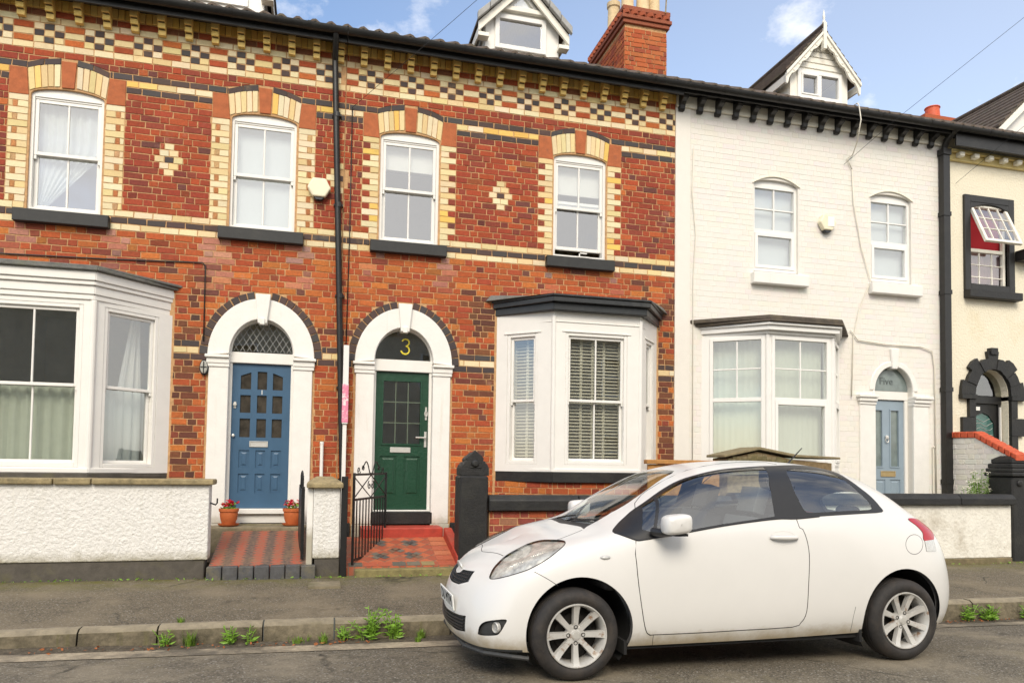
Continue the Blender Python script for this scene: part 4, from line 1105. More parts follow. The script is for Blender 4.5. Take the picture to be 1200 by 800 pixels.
    mb = MB(); mb.prism(ell(dx, 2.685, .36, .41, 180, 0, 20), .12, .128); mb.build('fanlight', MAT['glass_dark'], h)
    mb = MB(); mb.box(xr-.052, xr-.03, y-.06, y-.031, .8, 2.5); mb.build('draught_strip', MAT['white'], h)
    mb = MB(); mb.box(dx+.46, dx+.58, -.078, -.061, 1.60, 1.69); mb.box(dx+.24, dx+.29, y-.05, y-.031, 1.50, 1.62); mb.build('doorbell', MAT['white'], h)
    mb = MB(); mb.box(dx-.34, dx-.25, -.02, .05, 2.42, 2.48); mb.tube([(dx-.35, .08, 2.46), (dx-.30, .02, 2.45)], .02, 8); mb.build('door_camera', MAT['white'], h)
    dormer(h, 8.0, 2.1, 'big')
    cb = MB(); cb.box(8.5, 9.5, 3.7, 4.4, 9.2, 9.55, 0, (.4,.09,.03)); ch = cb.build('chimney', MAT['orange_brick'], h)
    mb = MB(); mb.lathe([(.19,0),(.20,.06),(.165,.09),(.15,.30),(.17,.31),(.165,.33),(.12,.33)], (9.0, 4.0, 9.55), 20); mb.build('chimney_pot', MAT['red_coping'], ch, smooth='auto')
    mb = MB(); mb.box(6.72, 8.2, -.22, -.02, 4.98, 5.16); mb.build('sign_beam', MAT['black'], h, bevel=.01)
    return h
MAT['cream_yellow'] = pmat('cream_eaves_paint', (.72,.58,.25), .6, .1, 8, .2, 40)
H1 = first_house(); H2 = second_house(); H3 = third_house(); H4 = fourth_house()
def downpipe(house, x, y, z0, z1, r, lean=0, mat='black', square=False):
    mb = MB(); zt = z1
    if square:
        mb.box(x-r, x+r, y-r*.8, y+r*.8, z0, zt-.25); mb.box(x-r*1.25, x+r*1.25, y-r*1.1, y+r, zt-.35, zt-.25)
        mb.tube([(x, y, zt-.25), (x, y-.05, zt-.12), (x, -.33, zt)], r*.8, 10)
        for z in (1.2, 2.7, 4.3, 5.6): mb.box(x-r*1.2, x+r*1.2, y-r*.95, y+r*.95, z, z+.07)
    else:
        X = lambda z: x+lean*(z1-z)/(z1-z0)
        mb.tube([(x, -.33, zt), (x, -.30, zt-.1), (x, y, zt-.28), (X(z0), y, z0)], r, 12)
        for z in (1.15, 2.35, 3.55, 4.75, 5.95): mb.lathe([(r*1.13,0),(r*1.13,.06)], (X(z), y, z), 14); mb.box(X(z)-r*1.5, X(z)+r*1.5, y, -.004, z+.02, z+.045)
    o = mb.build('downpipe', MAT[mat], house, smooth='auto')
    return o
downpipe(H1, -4.60, -.075, .3, 6.97, .040, .255)
downpipe(H3, 5.22, -.075, .3, 6.97, .064, 0, square=True)
# ------------------------------------------------------------------ ground
def clampx(x): return max(-14, min(12, x))
def z_kerb(x): return .098-.0075*(max(-5, clampx(x))+5)
def z_gut(x): return -.052-.0145*(clampx(x)+6)
def z_back(x): return .158-.0045*(clampx(x)+6)
def z_road(x, y):
    if y <= -5.2: return 0
    t = (y+5.2)/1.65; return z_gut(x)*t
def ground_sheet(name, mat, xs, ys, zf, lab=None):
    vs = [(x, y, zf(x, y)) for y in ys for x in xs]; nx = len(xs)
    fs = [(j*nx+i, j*nx+i+1, (j+1)*nx+i+1, (j+1)*nx+i) for j in range(len(ys)-1) for i in range(nx-1)]
    mb = MB(); mb.add(vs, fs); o = mb.build(name, mat, smooth=True, recalc=False); o['kind'] = 'structure'; return o
def asphalt(name, base, worn, moss, scale=1.0, edge=None):
    m, nt, nodes, L, P = newmat(name); geo = N(nt, 'ShaderNodeNewGeometry').outputs['Position']
    v = N(nt, 'ShaderNodeTexVoronoi'); v.inputs['Scale'].default_value = 95*scale; L.new(geo, v.inputs['Vector'])
    bw = N(nt, 'ShaderNodeSeparateColor'); L.new(v.outputs['Color'], bw.inputs[0])
    c = mixc(nt, ramp(nt, bw.outputs[0], .0, 1.0), tuple(x*.55 for x in base), tuple(x*1.5 for x in base))
    c = mixc(nt, ramp(nt, bw.outputs[1], .93, .97), c, (.30,.28,.24))
    c = mixc(nt, ramp(nt, noise(nt, geo, 1.1, 6, .65), .46, .70), c, worn)
    c = mixc(nt, ramp(nt, noise(nt, geo, 3.7, 6, .7), .58, .74), c, tuple(x*.45 for x in base))
    fac = ramp(nt, noise(nt, geo, 2.3, 7, .72), .56, .70)
    if edge:                       # moss gathers along one edge of the sheet
        s = N(nt, 'ShaderNodeSeparateXYZ'); L.new(geo, s.inputs[0]); e = ramp(nt, s.outputs[1], *edge)
        mm = N(nt, 'ShaderNodeMath', operation='MULTIPLY'); L.new(ramp(nt, noise(nt, geo, 5, 7, .72), .38, .62), mm.inputs[0]); L.new(e, mm.inputs[1])
        c = mixc(nt, mm.outputs[0], c, moss)
    else: c = mixc(nt, fac, c, moss)
    # cracks
    w = N(nt, 'ShaderNodeTexVoronoi', feature='DISTANCE_TO_EDGE'); w.inputs['Scale'].default_value = .55
    mp = N(nt, 'ShaderNodeMix'); mp.data_type = 'VECTOR'; mp.inputs[0].default_value = .12
    nz = N(nt, 'ShaderNodeTexNoise'); nz.inputs['Scale'].default_value = 5; nz.inputs['Detail'].default_value = 5; L.new(geo, nz.inputs['Vector'])
    L.new(geo, mp.inputs[4]); L.new(nz.outputs['Color'], mp.inputs[5]); L.new(mp.outputs[1], w.inputs['Vector'])
    cr = N(nt, 'ShaderNodeMath', operation='MULTIPLY'); L.new(ramp(nt, w.outputs['Distance'], .007, .0), cr.inputs[0]); L.new(ramp(nt, noise(nt, geo, 1.6, 4, .6), .47, .62), cr.inputs[1])
    c = mixc(nt, cr.outputs[0], c, (.030,.027,.02))
    L.new(c, P.inputs['Base Color']); P.inputs['Roughness'].default_value = .9; P.inputs['Specular IOR Level'].default_value = .3
    b = N(nt, 'ShaderNodeBump'); b.inputs['Strength'].default_value = .55; b.inputs['Distance'].default_value = .006
    L.new(v.outputs['Distance'], b.inputs['Height']); L.new(b.outputs[0], P.inputs['Normal']); return m
MAT['road'] = asphalt('road_asphalt', (.130,.112,.084), (.27,.23,.165), (.18,.155,.10))
MAT['pave'] = asphalt('pavement_asphalt', (.132,.110,.076), (.225,.185,.125), (.12,.115,.022), 1.15, edge=(-2.1, -1.40))
MAT['channel'] = pmat('channel_concrete', (.38,.315,.22), .9, .3, 14, .6, 70, stain=(.13,.11,.08), sscale=2.2, srange=(.40,.60))
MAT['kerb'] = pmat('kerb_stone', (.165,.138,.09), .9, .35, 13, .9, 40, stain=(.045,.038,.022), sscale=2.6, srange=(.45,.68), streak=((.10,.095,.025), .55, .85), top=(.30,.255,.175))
MAT['soil'] = pmat('yard_soil', (.10,.08,.055), .95, .4, 18, .8, 40)
MAT['silt'] = pmat('gutter_silt', (.085,.068,.045), .95, .5, 30, 1, 60, stain=(.20,.17,.12), sscale=14, srange=(.55,.7))
xs = [-400, -100, -40]+[-16+.5*i for i in range(61)]+[40, 100, 400]
ground_sheet('road', MAT['road'], xs, [-400, -100, -40, -12, -9, -7, -6, -5.2, -4.8, -4.4, -4, -3.5], z_road)
ground_sheet('gutter_channel', MAT['channel'], [-16+.5*i for i in range(61)], [-3.93, -3.80, -3.66], lambda x, y: z_road(x, y)+.005+.01*math.sin(x*5)*0)
ground_sheet('gutter_silt', MAT['silt'], [-16+.25*i for i in range(121)], [-3.70, -3.62, -3.53], lambda x, y: z_road(x, y)+.006+(.022 if y > -3.6 else (.008 if y > -3.66 else 0))*(.6+.4*math.sin(x*3.1)*math.sin(x*1.3)))
ground_sheet('pavement', MAT['pave'], xs, [-3.405, -3.0, -2.5, -2.0, -1.7, -1.2, 0.2], lambda x, y: z_kerb(x)-.004+(z_back(x)-z_kerb(x))*min(1, (y+3.405)/1.95))
mb = MB(); js = [-6.429, -5.866, -5.078, -4.514, -3.54]
x = -6.429
while x > -16: x -= .95; js.insert(0, x)
x = -3.54
while x < 14: x += .93; js.append(x)
kr = random.Random(5)
for a, b in zip(js, js[1:]):
    za, zb = z_kerb(a)+kr.uniform(-.004,.004), z_kerb(b)+kr.uniform(-.004,.004); dy = kr.uniform(-.008,.008); g = .007
    n = 5; vs = []
    for i in range(n+1):
        t = i/n; X = a+g+(b-a-2*g)*t; z = za+(zb-za)*t+kr.uniform(-.003,.003)
        for (y, zz) in ((-3.41, z-.3), (-3.41, z), (-3.50+dy+kr.uniform(-.004,.004), z-.003), (-3.535+dy+kr.uniform(-.006,.006), z-.03), (-3.55+dy+kr.uniform(-.006,.006), z-.12), (-3.555+dy, z-.35)): vs.append((X, y, zz))
    fs = []
    for i in range(n):
        for k in range(5): fs.append((i*6+k, i*6+k+1, i*6+k+7, i*6+k+6))
    fs += [[0,1,2,3,4,5], [n*6+k for k in range(5,-1,-1)]]
    mb.add(vs, fs)
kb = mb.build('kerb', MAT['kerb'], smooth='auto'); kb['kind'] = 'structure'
mb = MB(); mb.box(-4.75, -4.43, -2.15, -1.80, .10, z_back(-4.6)-.004); mb.box(-4.73, -4.45, -2.13, -1.82, .1, z_back(-4.6)+.0)
cv = mb.build('access_cover', MAT['stone']); tag(cv, 'small flat access cover set in the pavement by the gate post', 'access cover')
# front gardens behind the walls
def yard(x0, x1, z, name='front_yard'):
    mb = MB(); mb.box(x0, x1, -1.24, -.01, .0, z); o = mb.build(name, MAT['soil']); o['kind'] = 'structure'; return o
yard(-9.3, -5.80, .30); yard(-2.9, .40, .30); yard(.5, 5.25, .30); yard(5.45, 10, .35)

# tiled paths
def math2n(nt, op, a, b):
    n = N(nt, 'ShaderNodeMath', operation=op)
    for i, v in enumerate((a, b)):
        if isinstance(v, (int, float)): n.inputs[i].default_value = v
        else: nt.links.new(v, n.inputs[i])
    return n.outputs[0]
def tile_mat(name, ang, size, c1, c2, wear):
    m, nt, nodes, L, P = newmat(name); geo = N(nt, 'ShaderNodeNewGeometry').outputs['Position']
    mp = N(nt, 'ShaderNodeMapping'); mp.inputs['Rotation'].default_value = (0, 0, ang); mp.inputs['Scale'].default_value = (1/size, 1/size, .0); L.new(geo, mp.inputs['Vector'])
    ck = N(nt, 'ShaderNodeTexChecker'); ck.inputs['Scale'].default_value = 1; ck.inputs['Color1'].default_value = (*c1,1); ck.inputs['Color2'].default_value = (*c2,1); L.new(mp.outputs[0], ck.inputs['Vector'])
    wn = N(nt, 'ShaderNodeTexWhiteNoise'); fl = N(nt, 'ShaderNodeVectorMath', operation='FLOOR'); L.new(mp.outputs[0], fl.inputs[0]); L.new(fl.outputs[0], wn.inputs['Vector'])
    c = mixc(nt, ramp(nt, wn.outputs['Value'], 0, 1), ck.outputs['Color'], (.5,.5,.5), 'OVERLAY')
    fr = N(nt, 'ShaderNodeVectorMath', operation='FRACTION'); L.new(mp.outputs[0], fr.inputs[0]); s = N(nt, 'ShaderNodeSeparateXYZ'); L.new(fr.outputs[0], s.inputs[0])
    def edge(o): return math2n(nt, 'MINIMUM', o, math2n(nt, 'SUBTRACT', 1.0, o))
    e = math2n(nt, 'MINIMUM', edge(s.outputs[0]), edge(s.outputs[1]))
    c = mixc(nt, ramp(nt, e, .05, .025), c, (.16,.12,.08))
    c = mixc(nt, ramp(nt, noise(nt, geo, 4, 6, .7), .5, .78), c, wear)
    L.new(c, P.inputs['Base Color']); P.inputs['Roughness'].default_value = .6
    b = N(nt, 'ShaderNodeBump'); b.inputs['Strength'].default_value = .4; b.inputs['Distance'].default_value = .004; L.new(ramp(nt, e, .02, .06), b.inputs['Height']); L.new(b.outputs[0], P.inputs['Normal'])
    return m
def math2n(nt, op, a, b):
    n = N(nt, 'ShaderNodeMath', operation=op)
    for i, v in enumerate((a, b)):
        if isinstance(v, (int, float)): n.inputs[i].default_value = v
        else: nt.links.new(v, n.inputs[i])
    return n.outputs[0]
def zig_mat():
    m, nt, nodes, L, P = newmat('path_tiles_zigzag'); geo = N(nt, 'ShaderNodeNewGeometry').outputs['Position']
    s = N(nt, 'ShaderNodeSeparateXYZ'); L.new(geo, s.inputs[0])
    zz = N(nt, 'ShaderNodeMath', operation='PINGPONG'); L.new(s.outputs[1], zz.inputs[0]); zz.inputs[1].default_value = .037
    x = math2n(nt, 'ADD', s.outputs[0], math2n(nt, 'MULTIPLY', zz.outputs[0], 1.3))
    st = math2n(nt, 'GREATER_THAN', math2n(nt, 'FRACT', math2n(nt, 'DIVIDE', x, .205), 0), .5)
    c = mixc(nt, st, (.42,.075,.036), (.05,.047,.047))
    c = mixc(nt, ramp(nt, noise(nt, geo, 30, 3), .3, .75), c, (.26,.15,.10))
    c = mixc(nt, ramp(nt, noise(nt, geo, 3.5, 6, .7), .5, .8), c, (.22,.15,.085))
    jy = math2n(nt, 'LESS_THAN', math2n(nt, 'FRACT', math2n(nt, 'DIVIDE', s.outputs[1], .074), 0), .07)
    c = mixc(nt, math2n(nt, 'MULTIPLY', jy, .6), c, (.16,.12,.08))
    L.new(c, P.inputs['Base Color']); P.inputs['Roughness'].default_value = .55; return m
MAT['tiles1'] = zig_mat()
MAT['tiles3'] = tile_mat('path_tiles_diamond', R(45), .135, (.46,.115,.05), (.34,.08,.04), (.24,.13,.075))
MAT['bluebrick'] = pmat('blue_brick', (.075,.075,.078), .7, .3, 12, .4, 50, stain=(.16,.14,.09), sscale=5, srange=(.5,.75))
def slope_slab(mb, x0, x1, y0, y1, z0, z1, t=.25, m=0):
    mb.add([(x0,y0,z0-t),(x1,y0,z0-t),(x1,y1,z1-t),(x0,y1,z1-t),(x0,y0,z0),(x1,y0,z0),(x1,y1,z1),(x0,y1,z1)], [(0,3,2,1),(4,5,6,7),(0,1,5,4),(1,2,6,5),(2,3,7,6),(3,0,4,7)], m)
mb = MB(); slope_slab(mb, -5.785, -4.79, -1.44, -.36, .288, .556)
p1 = mb.build('path', MAT['tiles1']); p1['kind'] = 'structure'
mb = MB()
for i in range(7):
    a = -5.80+i*.16; mb.box(a+.004, a+.154, -1.55, -1.442, .12, .285+kr.uniform(-.004,.004))
e = mb.build('path_edging', MAT['bluebrick'], bevel=.008); e['kind'] = 'structure'
mb = MB(); mb.box(-5.98, -4.80, -.36, -.115, .2, .604); mb.box(-5.80, -5.04, -.112, -.03, .2, .618)
s = mb.build('doorstep', MAT['stone'], bevel=.02, seg=2); tag(s, 'worn stone doorstep under the two flower pots', 'doorstep')
mb = MB(); slope_slab(mb, -4.35, -3.02, -1.40, -.36, .232, .470)
p3 = mb.build('path', MAT['tiles3']); p3['kind'] = 'structure'
mb = MB(); tr = random.Random(11); zt = lambda y: .232+(y+1.40)/1.04*.238       # dark diamond groups and plain border tiles let into the red path
def tile(x, y, s, rot, col):
    c, n = math.cos(rot), math.sin(rot); q = []
    for a, b in ((-s,-s),(s,-s),(s,s),(-s,s)): X, Y = x+a*c-b*n, y+a*n+b*c; q.append((X, Y, zt(Y)+.004))
    mb.add(q, [(0,1,2,3)], 0, col)
d = .135*math.sqrt(2)
for (cx, cy) in ((-3.95,-.62),(-3.95,-1.05),(-3.56,-.62),(-3.56,-1.05),(-3.75,-.84)):
    for a, b in ((0,0),(1,0),(0,1),(-1,0),(0,-1)):
        if abs(a)+abs(b) == 0 or tr.random() < .85: tile(cx+(a-b)*d/4*1.0, cy+(a+b)*d/4*1.0, .045, R(45), rnd.choice([(.10,.095,.09),(.13,.12,.105),(.17,.15,.12),(.20,.12,.08)]))
for j in range(6):
    y = -1.31+.165*j
    mb.add([(a, b, zt(b)+.004) for a, b in ((-3.30,y-.076),(-3.055,y-.076),(-3.055,y+.076),(-3.30,y+.076))], [(0,1,2,3)], 0, tr.choice([(.52,.17,.08),(.42,.10,.05),(.55,.25,.14),(.14,.12,.10),(.46,.12,.06)]))
for i in range(6):
    x = -4.25+.165*i; mb.add([(a, b, zt(b)+.004) for a, b in ((x-.076,-1.385),(x+.076,-1.385),(x+.076,-1.26),(x-.076,-1.26))], [(0,1,2,3)], 0, tr.choice([(.12,.11,.09),(.42,.10,.05),(.28,.22,.10),(.17,.15,.11)]))
it = mb.build('path_tiles', MAT['glazed_tile'] if 'glazed_tile' in MAT else pmat('inlaid_tile', (1,1,1), .6, .2, 30, .2, 60, attr=True), recalc=False); it['kind'] = 'structure'
mb = MB(); mb.box(-4.26, -3.02, -1.54, -1.402, .1, .222); e = mb.build('path_edging', pmat('mossy_edging', (.20,.17,.07), .9, .35, 12, .7, 50, stain=(.42,.11,.05), sscale=2.5, srange=(.55,.6)), bevel=.012); e['kind'] = 'structure'
mb = MB(); mb.box(-4.14, -3.10, -.40, -.032, .2, .585); s = mb.build('doorstep', MAT['red_paint'], bevel=.018, seg=2); tag(s, 'red painted doorstep below the green door', 'doorstep')
mb = MB(); slope_slab(mb, -3.10, -2.99, -1.40, -.41, .335, .585, .3); s = mb.build('path_kerb', MAT['red_paint'], bevel=.01); tag(s, 'red painted kerb sloping along the right of the tiled path', 'path kerb')
mb = MB(); mb.box(-4.44, -4.27, -.06, -.004, .1, .615); mb.box(-2.95, -2.36, -.06, -.004, .1, .615); mb.build('plinth', MAT['black_stone'], H2, bevel=.006)
mb = MB(); mb.box(-4.79, -4.36, -1.10, -.05, .1, .30); o = mb.build('border_bed', MAT['soil']); o['kind'] = 'structure'

# ------------------------------------------------------------------ walls, pillars
def coping_stones(mb, xs, y0, y1, z0, z1, jit=.006):
    for a, b in zip(xs, xs[1:]):
        d = kr.uniform(-jit, jit); mb.box(a+.005, b-.005, y0+d, y1+d, z0+kr.uniform(-.004,.004), z1+kr.uniform(-jit, jit))
w = thing('garden_wall', 'low white roughcast garden wall with a mossy stone coping in front of the net curtained bay', 'garden wall', (-7.5, -1.35, .12))
mb = MB(); mb.box(-9.6, -5.80, -1.455, -1.24, .352, 1.145); mb.build('render', MAT['rough_white'], w, bevel=.012, seg=2)
mb = MB(); mb.box(-9.6, -5.83, -1.44, -1.25, .0, .351); mb.build('plinth', MAT['plinth'], w, bevel=.01)
mb = MB(); coping_stones(mb, [-9.6,-8.3,-7.28,-6.93,-5.752], -1.505, -1.20, 1.146, 1.205); mb.build('coping', MAT['coping'], w, bevel=.014, seg=2)
mb = MB(); mb.tube([(-5.80,-1.36,.95),(-5.745,-1.36,.93),(-5.73,-1.36,.95),(-5.73,-1.36,1.0)], .009, 6); mb.build('gate_latch', MAT['iron'], w)
w = thing('gate_pillar', 'white roughcast pillar with a stone cap between the two gates', 'gate pillar', (-4.6, -1.3, .12))
mb = MB(); mb.box(-4.722, -4.435, -1.455, -1.10, .345, 1.118); mb.build('render', MAT['rough_white'], w, bevel=.012, seg=2)
mb = MB(); mb.box(-4.79, -4.724, -1.44, -1.10, .2, 1.115); mb.build('gate_stop', MAT['stone_white'], w, bevel=.008)
mb = MB(); mb.box(-4.70, -4.43, -1.44, -1.11, .0, .343); mb.build('plinth', MAT['plinth'], w, bevel=.008)
mb = MB(); a, b, c, d_ = -4.80, -4.405, -1.52, -1.04
mb.add([(a,c,1.12),(b,c,1.12),(b,d_,1.12),(a,d_,1.12),(a,c,1.175),(b,c,1.175),(b,d_,1.175),(a,d_,1.175),(a+.1,c+.17,1.245),(b-.12,c+.17,1.245),(b-.12,d_-.17,1.245),(a+.1,d_-.17,1.245)],
       [(0,3,2,1),(0,1,5,4),(1,2,6,5),(2,3,7,6),(3,0,4,7),(4,5,9,8),(5,6,10,9),(6,7,11,10),(7,4,8,11),(8,9,10,11)])
mb.build('cap_stone', MAT['coping'], w, bevel=.014, seg=2)
p = thing('gate_pier', 'tall black pier with a pointed ornate cap beside the tiled path', 'gate pier', (-2.94, -1.3, .12))
mb = MB(); mb.box(-3.085, -2.745, -1.45, -1.12, .0, 1.272); mb.build('shaft', MAT['black_stone'], p, bevel=.02)
mb = MB(); cx = -2.905
prof = [(-.168,1.274),(.168,1.274),(.168,1.36),(.150,1.40),(.118,1.44),(.096,1.45),(.104,1.475),(.085,1.50),(.0,1.572),(-.085,1.50),(-.104,1.475),(-.096,1.45),(-.118,1.44),(-.150,1.40),(-.168,1.36)]
mb.prism([(cx+a, z) for a, z in prof], -1.43, -1.36)
mb.prism([(cx+a*.96, 1.274+(z-1.274)*.93) for a, z in prof], -1.359, -1.10)
mb.lathe([(.0,-.03),(.03,-.028),(.045,-.012),(.05,0)], (cx, -1.431, 1.415), 18, axis='y'); mb.box(cx-.07, cx+.07, -1.44, -1.431, 1.365, 1.38)
mb.build('cap', MAT['black_stone'], p, bevel=.012, seg=2)
w = thing('garden_wall', 'low brick garden wall under a thick black coping behind the car bonnet', 'garden wall', (-1.2, -1.3, .12))
mb = MB(); mb.box(-2.72, .44, -1.40, -1.20, .0, .85); mb.build('core', MAT['mortar'], w)
mb = MB(); M, L = frame((-2.72,-1.40), (.44,-1.40)); mb.M = M
for k in range(70, 80): z = ZC-CH*k; lay_row(mb, 0, L, z, flemish(0, L, k, z, lambda zz: cjit(rnd.choice([(.42,.09,.035),(.36,.075,.04),(.30,.065,.045),(.46,.15,.07),(.38,.17,.10)]))), [])
mb.build('brickwork', [MAT['brick'], MAT['glazed']], w)
mb = MB()
for a, b in ((-2.735,-1.62),(-1.61,-.55),(-.54,.46)): prismx(mb, [(-1.47,.862),(-1.16,.862),(-1.16,1.0),(-1.22,1.045),(-1.42,1.045),(-1.47,.99)], a, b)
mb.build('coping', MAT['black_stone'], w, bevel=.01)
w = thing('garden_wall', 'low flaking white garden wall with a black coping right of the car', 'garden wall', (3, -1.35, .1))
mb = MB(); mb.box(.52, 4.965, -1.43, -1.24, .185, .93)
for (cx_, cz_, r_) in ((3.62,.50,.075),):      # blister of broken render
    pass
mb.build('render', MAT['old_white'], w, bevel=.012, seg=2)
br = random.Random(4); pb = [(3.63+.095*math.cos(a)*(.75+.5*br.random()), .37+.075*math.sin(a)*(.7+.5*br.random())) for a in [i*.698 for i in range(9)]]
mb = MB(); mb.ring(pb, [(3.63+(x-3.63)*.72, .37+(z-.37)*.70) for x, z in pb], -1.440, -1.4305, closed=True); mb.build('broken_render', MAT['old_white'], w)
mb = MB(); mb.prism([(3.63+(x-3.63)*.74, .37+(z-.37)*.72) for x, z in pb], -1.4325, -1.428); mb.build('bare_patch', MAT['stone'], w)
mb = MB(); mb.box(.52, 4.955, -1.455, -1.25, .0, .183); mb.build('plinth', pmat('brown_footing', (.17,.135,.075), .9, .35, 12, .6, 50, stain=(.09,.09,.03), sscale=4, srange=(.5,.75)), w, bevel=.01)
mb = MB()
for a, b in ((.50,1.6),(1.61,2.7),(2.71,4.02),(4.03,4.985)): prismx(mb, [(-1.50,.935),(-1.20,.935),(-1.20,1.045),(-1.26,1.085),(-1.44,1.085),(-1.50,1.03)], a, b)
mb.build('coping', MAT['black_stone'], w, bevel=.01)
p = thing('gate_pier', 'square black pier with a moulded stone cap at the right edge', 'gate pier', (5.38, -1.07, .1))
mb = MB(); mb.box(5.17, 5.60, -1.28, -.86, .0, 1.34); mb.build('shaft', MAT['black_stone'], p, bevel=.02)
mb = MB()
for z0, z1, g in ((1.341,1.40,.035),(1.401,1.46,.02),(1.461,1.53,.0),(1.531,1.60,-.03)): mb.box(5.17-g, 5.60+g, -1.28-g, -.86+g, z0, z1)
mb.add([(5.21,-1.24,1.601),(5.56,-1.24,1.601),(5.56,-.90,1.601),(5.21,-.90,1.601),(5.27,-1.15,1.645),(5.50,-1.15,1.645),(5.50,-.98,1.645),(5.27,-.98,1.645)], [(0,3,2,1),(4,5,6,7),(0,1,5,4),(1,2,6,5),(2,3,7,6),(3,0,4,7)])
mb.lathe([(.0,-.025),(.04,-.022),(.06,0)], (5.30, -1.282, 1.24), 16, axis='y')
mb.build('cap', MAT['black_stone'], p, bevel=.018, seg=2)
w = thing('boundary_wall', 'white painted brick boundary wall with a sloping red tile coping', 'boundary wall', (5.35, -.6, .1))
mb = MB(); My = Matrix(((0,1,0,5.29),(1,0,0,0),(0,0,1,0),(0,0,0,1)))      # local x -> world y, local y -> world x
mb.add([(5.29,-.02,.1),(5.29,-1.22,.1),(5.29,-1.22,1.58),(5.29,-.53,1.93),(5.29,-.02,1.94),(5.43,-.02,.1),(5.43,-1.22,.1),(5.43,-1.22,1.58),(5.43,-.53,1.93),(5.43,-.02,1.94)],
       [(0,1,2,3,4),(9,8,7,6,5),(0,5,6,1),(1,6,7,2),(2,7,8,3),(3,8,9,4),(4,9,5,0)])
mb.build('wall_core', MAT['pmortar'], w)
mb = MB(); M, L = frame((5.29,-.02), (5.29,-1.22)); mb.M = M
for k in range(56, 78):
    z = ZC-CH*k; xm = .5 if z > 1.9 else min(1.2, .51+(1.90-z)/.35*.69); 
    if z < 1.92: lay_row(mb, 0, max(.1, xm-.03), z, flemish(0, L, k, z, lambda zz: cjit((.99,.98,.95), .03)), [], J=.012)
mb.build('brickwork', [MAT['pbrick'], MAT['pbrick']], w)
mb = MB(); pts = [(-.02,1.945),(-.54,1.935),(-1.27,1.565)]
for (a, b), n in (((0,1),4),((1,2),7)):
    A, B = pts[a], pts[b]
    for i in range(n):
        t0, t1 = i/n+.012, (i+1)/n-.012; p0 = (A[0]+(B[0]-A[0])*t0, A[1]+(B[1]-A[1])*t0); p1_ = (A[0]+(B[0]-A[0])*t1, A[1]+(B[1]-A[1])*t1)
        mb.add([(5.265,p0[0],p0[1]),(5.265,p1_[0],p1_[1]),(5.265,p1_[0],p1_[1]+.095),(5.265,p0[0],p0[1]+.095),(5.455,p0[0],p0[1]),(5.455,p1_[0],p1_[1]),(5.455,p1_[0],p1_[1]+.105),(5.455,p0[0],p0[1]+.105)], [(0,1,2,3),(7,6,5,4),(0,4,5,1),(1,5,6,2),(2,6,7,3),(3,7,4,0)], 0, cjit((1,1,1), .15))
mb.build('coping', pmat('red_coping_tiles', (.52,.085,.03), .55, .2, 20, .2, 60, attr=True), w, bevel=.008)
# bin store and fence top behind the car
s = thing('garden_store', 'low weathered timber store with a mossy felt roof in front of the white bay', 'garden store', (1.5, -.95, .3))
mb = MB(); mb.prism([(.60,.3),(2.22,.3),(2.22,1.49),(1.60,1.53),(1.05,1.63),(.60,1.53)], -1.10, -.72)
mb.build('store_wall', MAT['old_wood'], s)
mb = MB()
for i in range(9):
    z = 1.32+i*.035
    x = .60
    while x < 1.58:
        wd = .06+.03*rnd.random(); top = 1.53+(.10*(1-abs(x+wd/2-1.05)/.5) if abs(x-1.05) < .5 else 0)
        if z+.03 < top: mb.box(x, min(x+wd, 1.60)-.004, -1.112-.004*rnd.random(), -1.10, z, z+.033, 0, cjit((.9,.95,.8), .3))
        x += wd
mb.build('shingle', pmat('shingle_wood', (.20,.16,.09), .9, .3, 20, .5, 60, attr=True), s)
mb = MB(); mb.prism([(.52,1.545),(1.05,1.655),(1.62,1.565),(2.32,1.545),(2.32,1.575),(1.63,1.60),(1.05,1.695),(.52,1.58)], -1.16, -.68); mb.build('store_roof', MAT['felt'], s, bevel=.006)
f = thing('timber_fence', 'orange timber fence panel showing above the car roof by the shuttered bay', 'fence', (0, -1.0, .3))
mb = MB(); mb.box(-.52, .52, -1.03, -1.0, .4, 1.44); mb.build('fence_board', MAT['wood'], f); mb = MB(); mb.box(-.55, .52, -1.07, -.96, 1.445, 1.50); mb.build('fence_rail', MAT['wood'], f, bevel=.006)

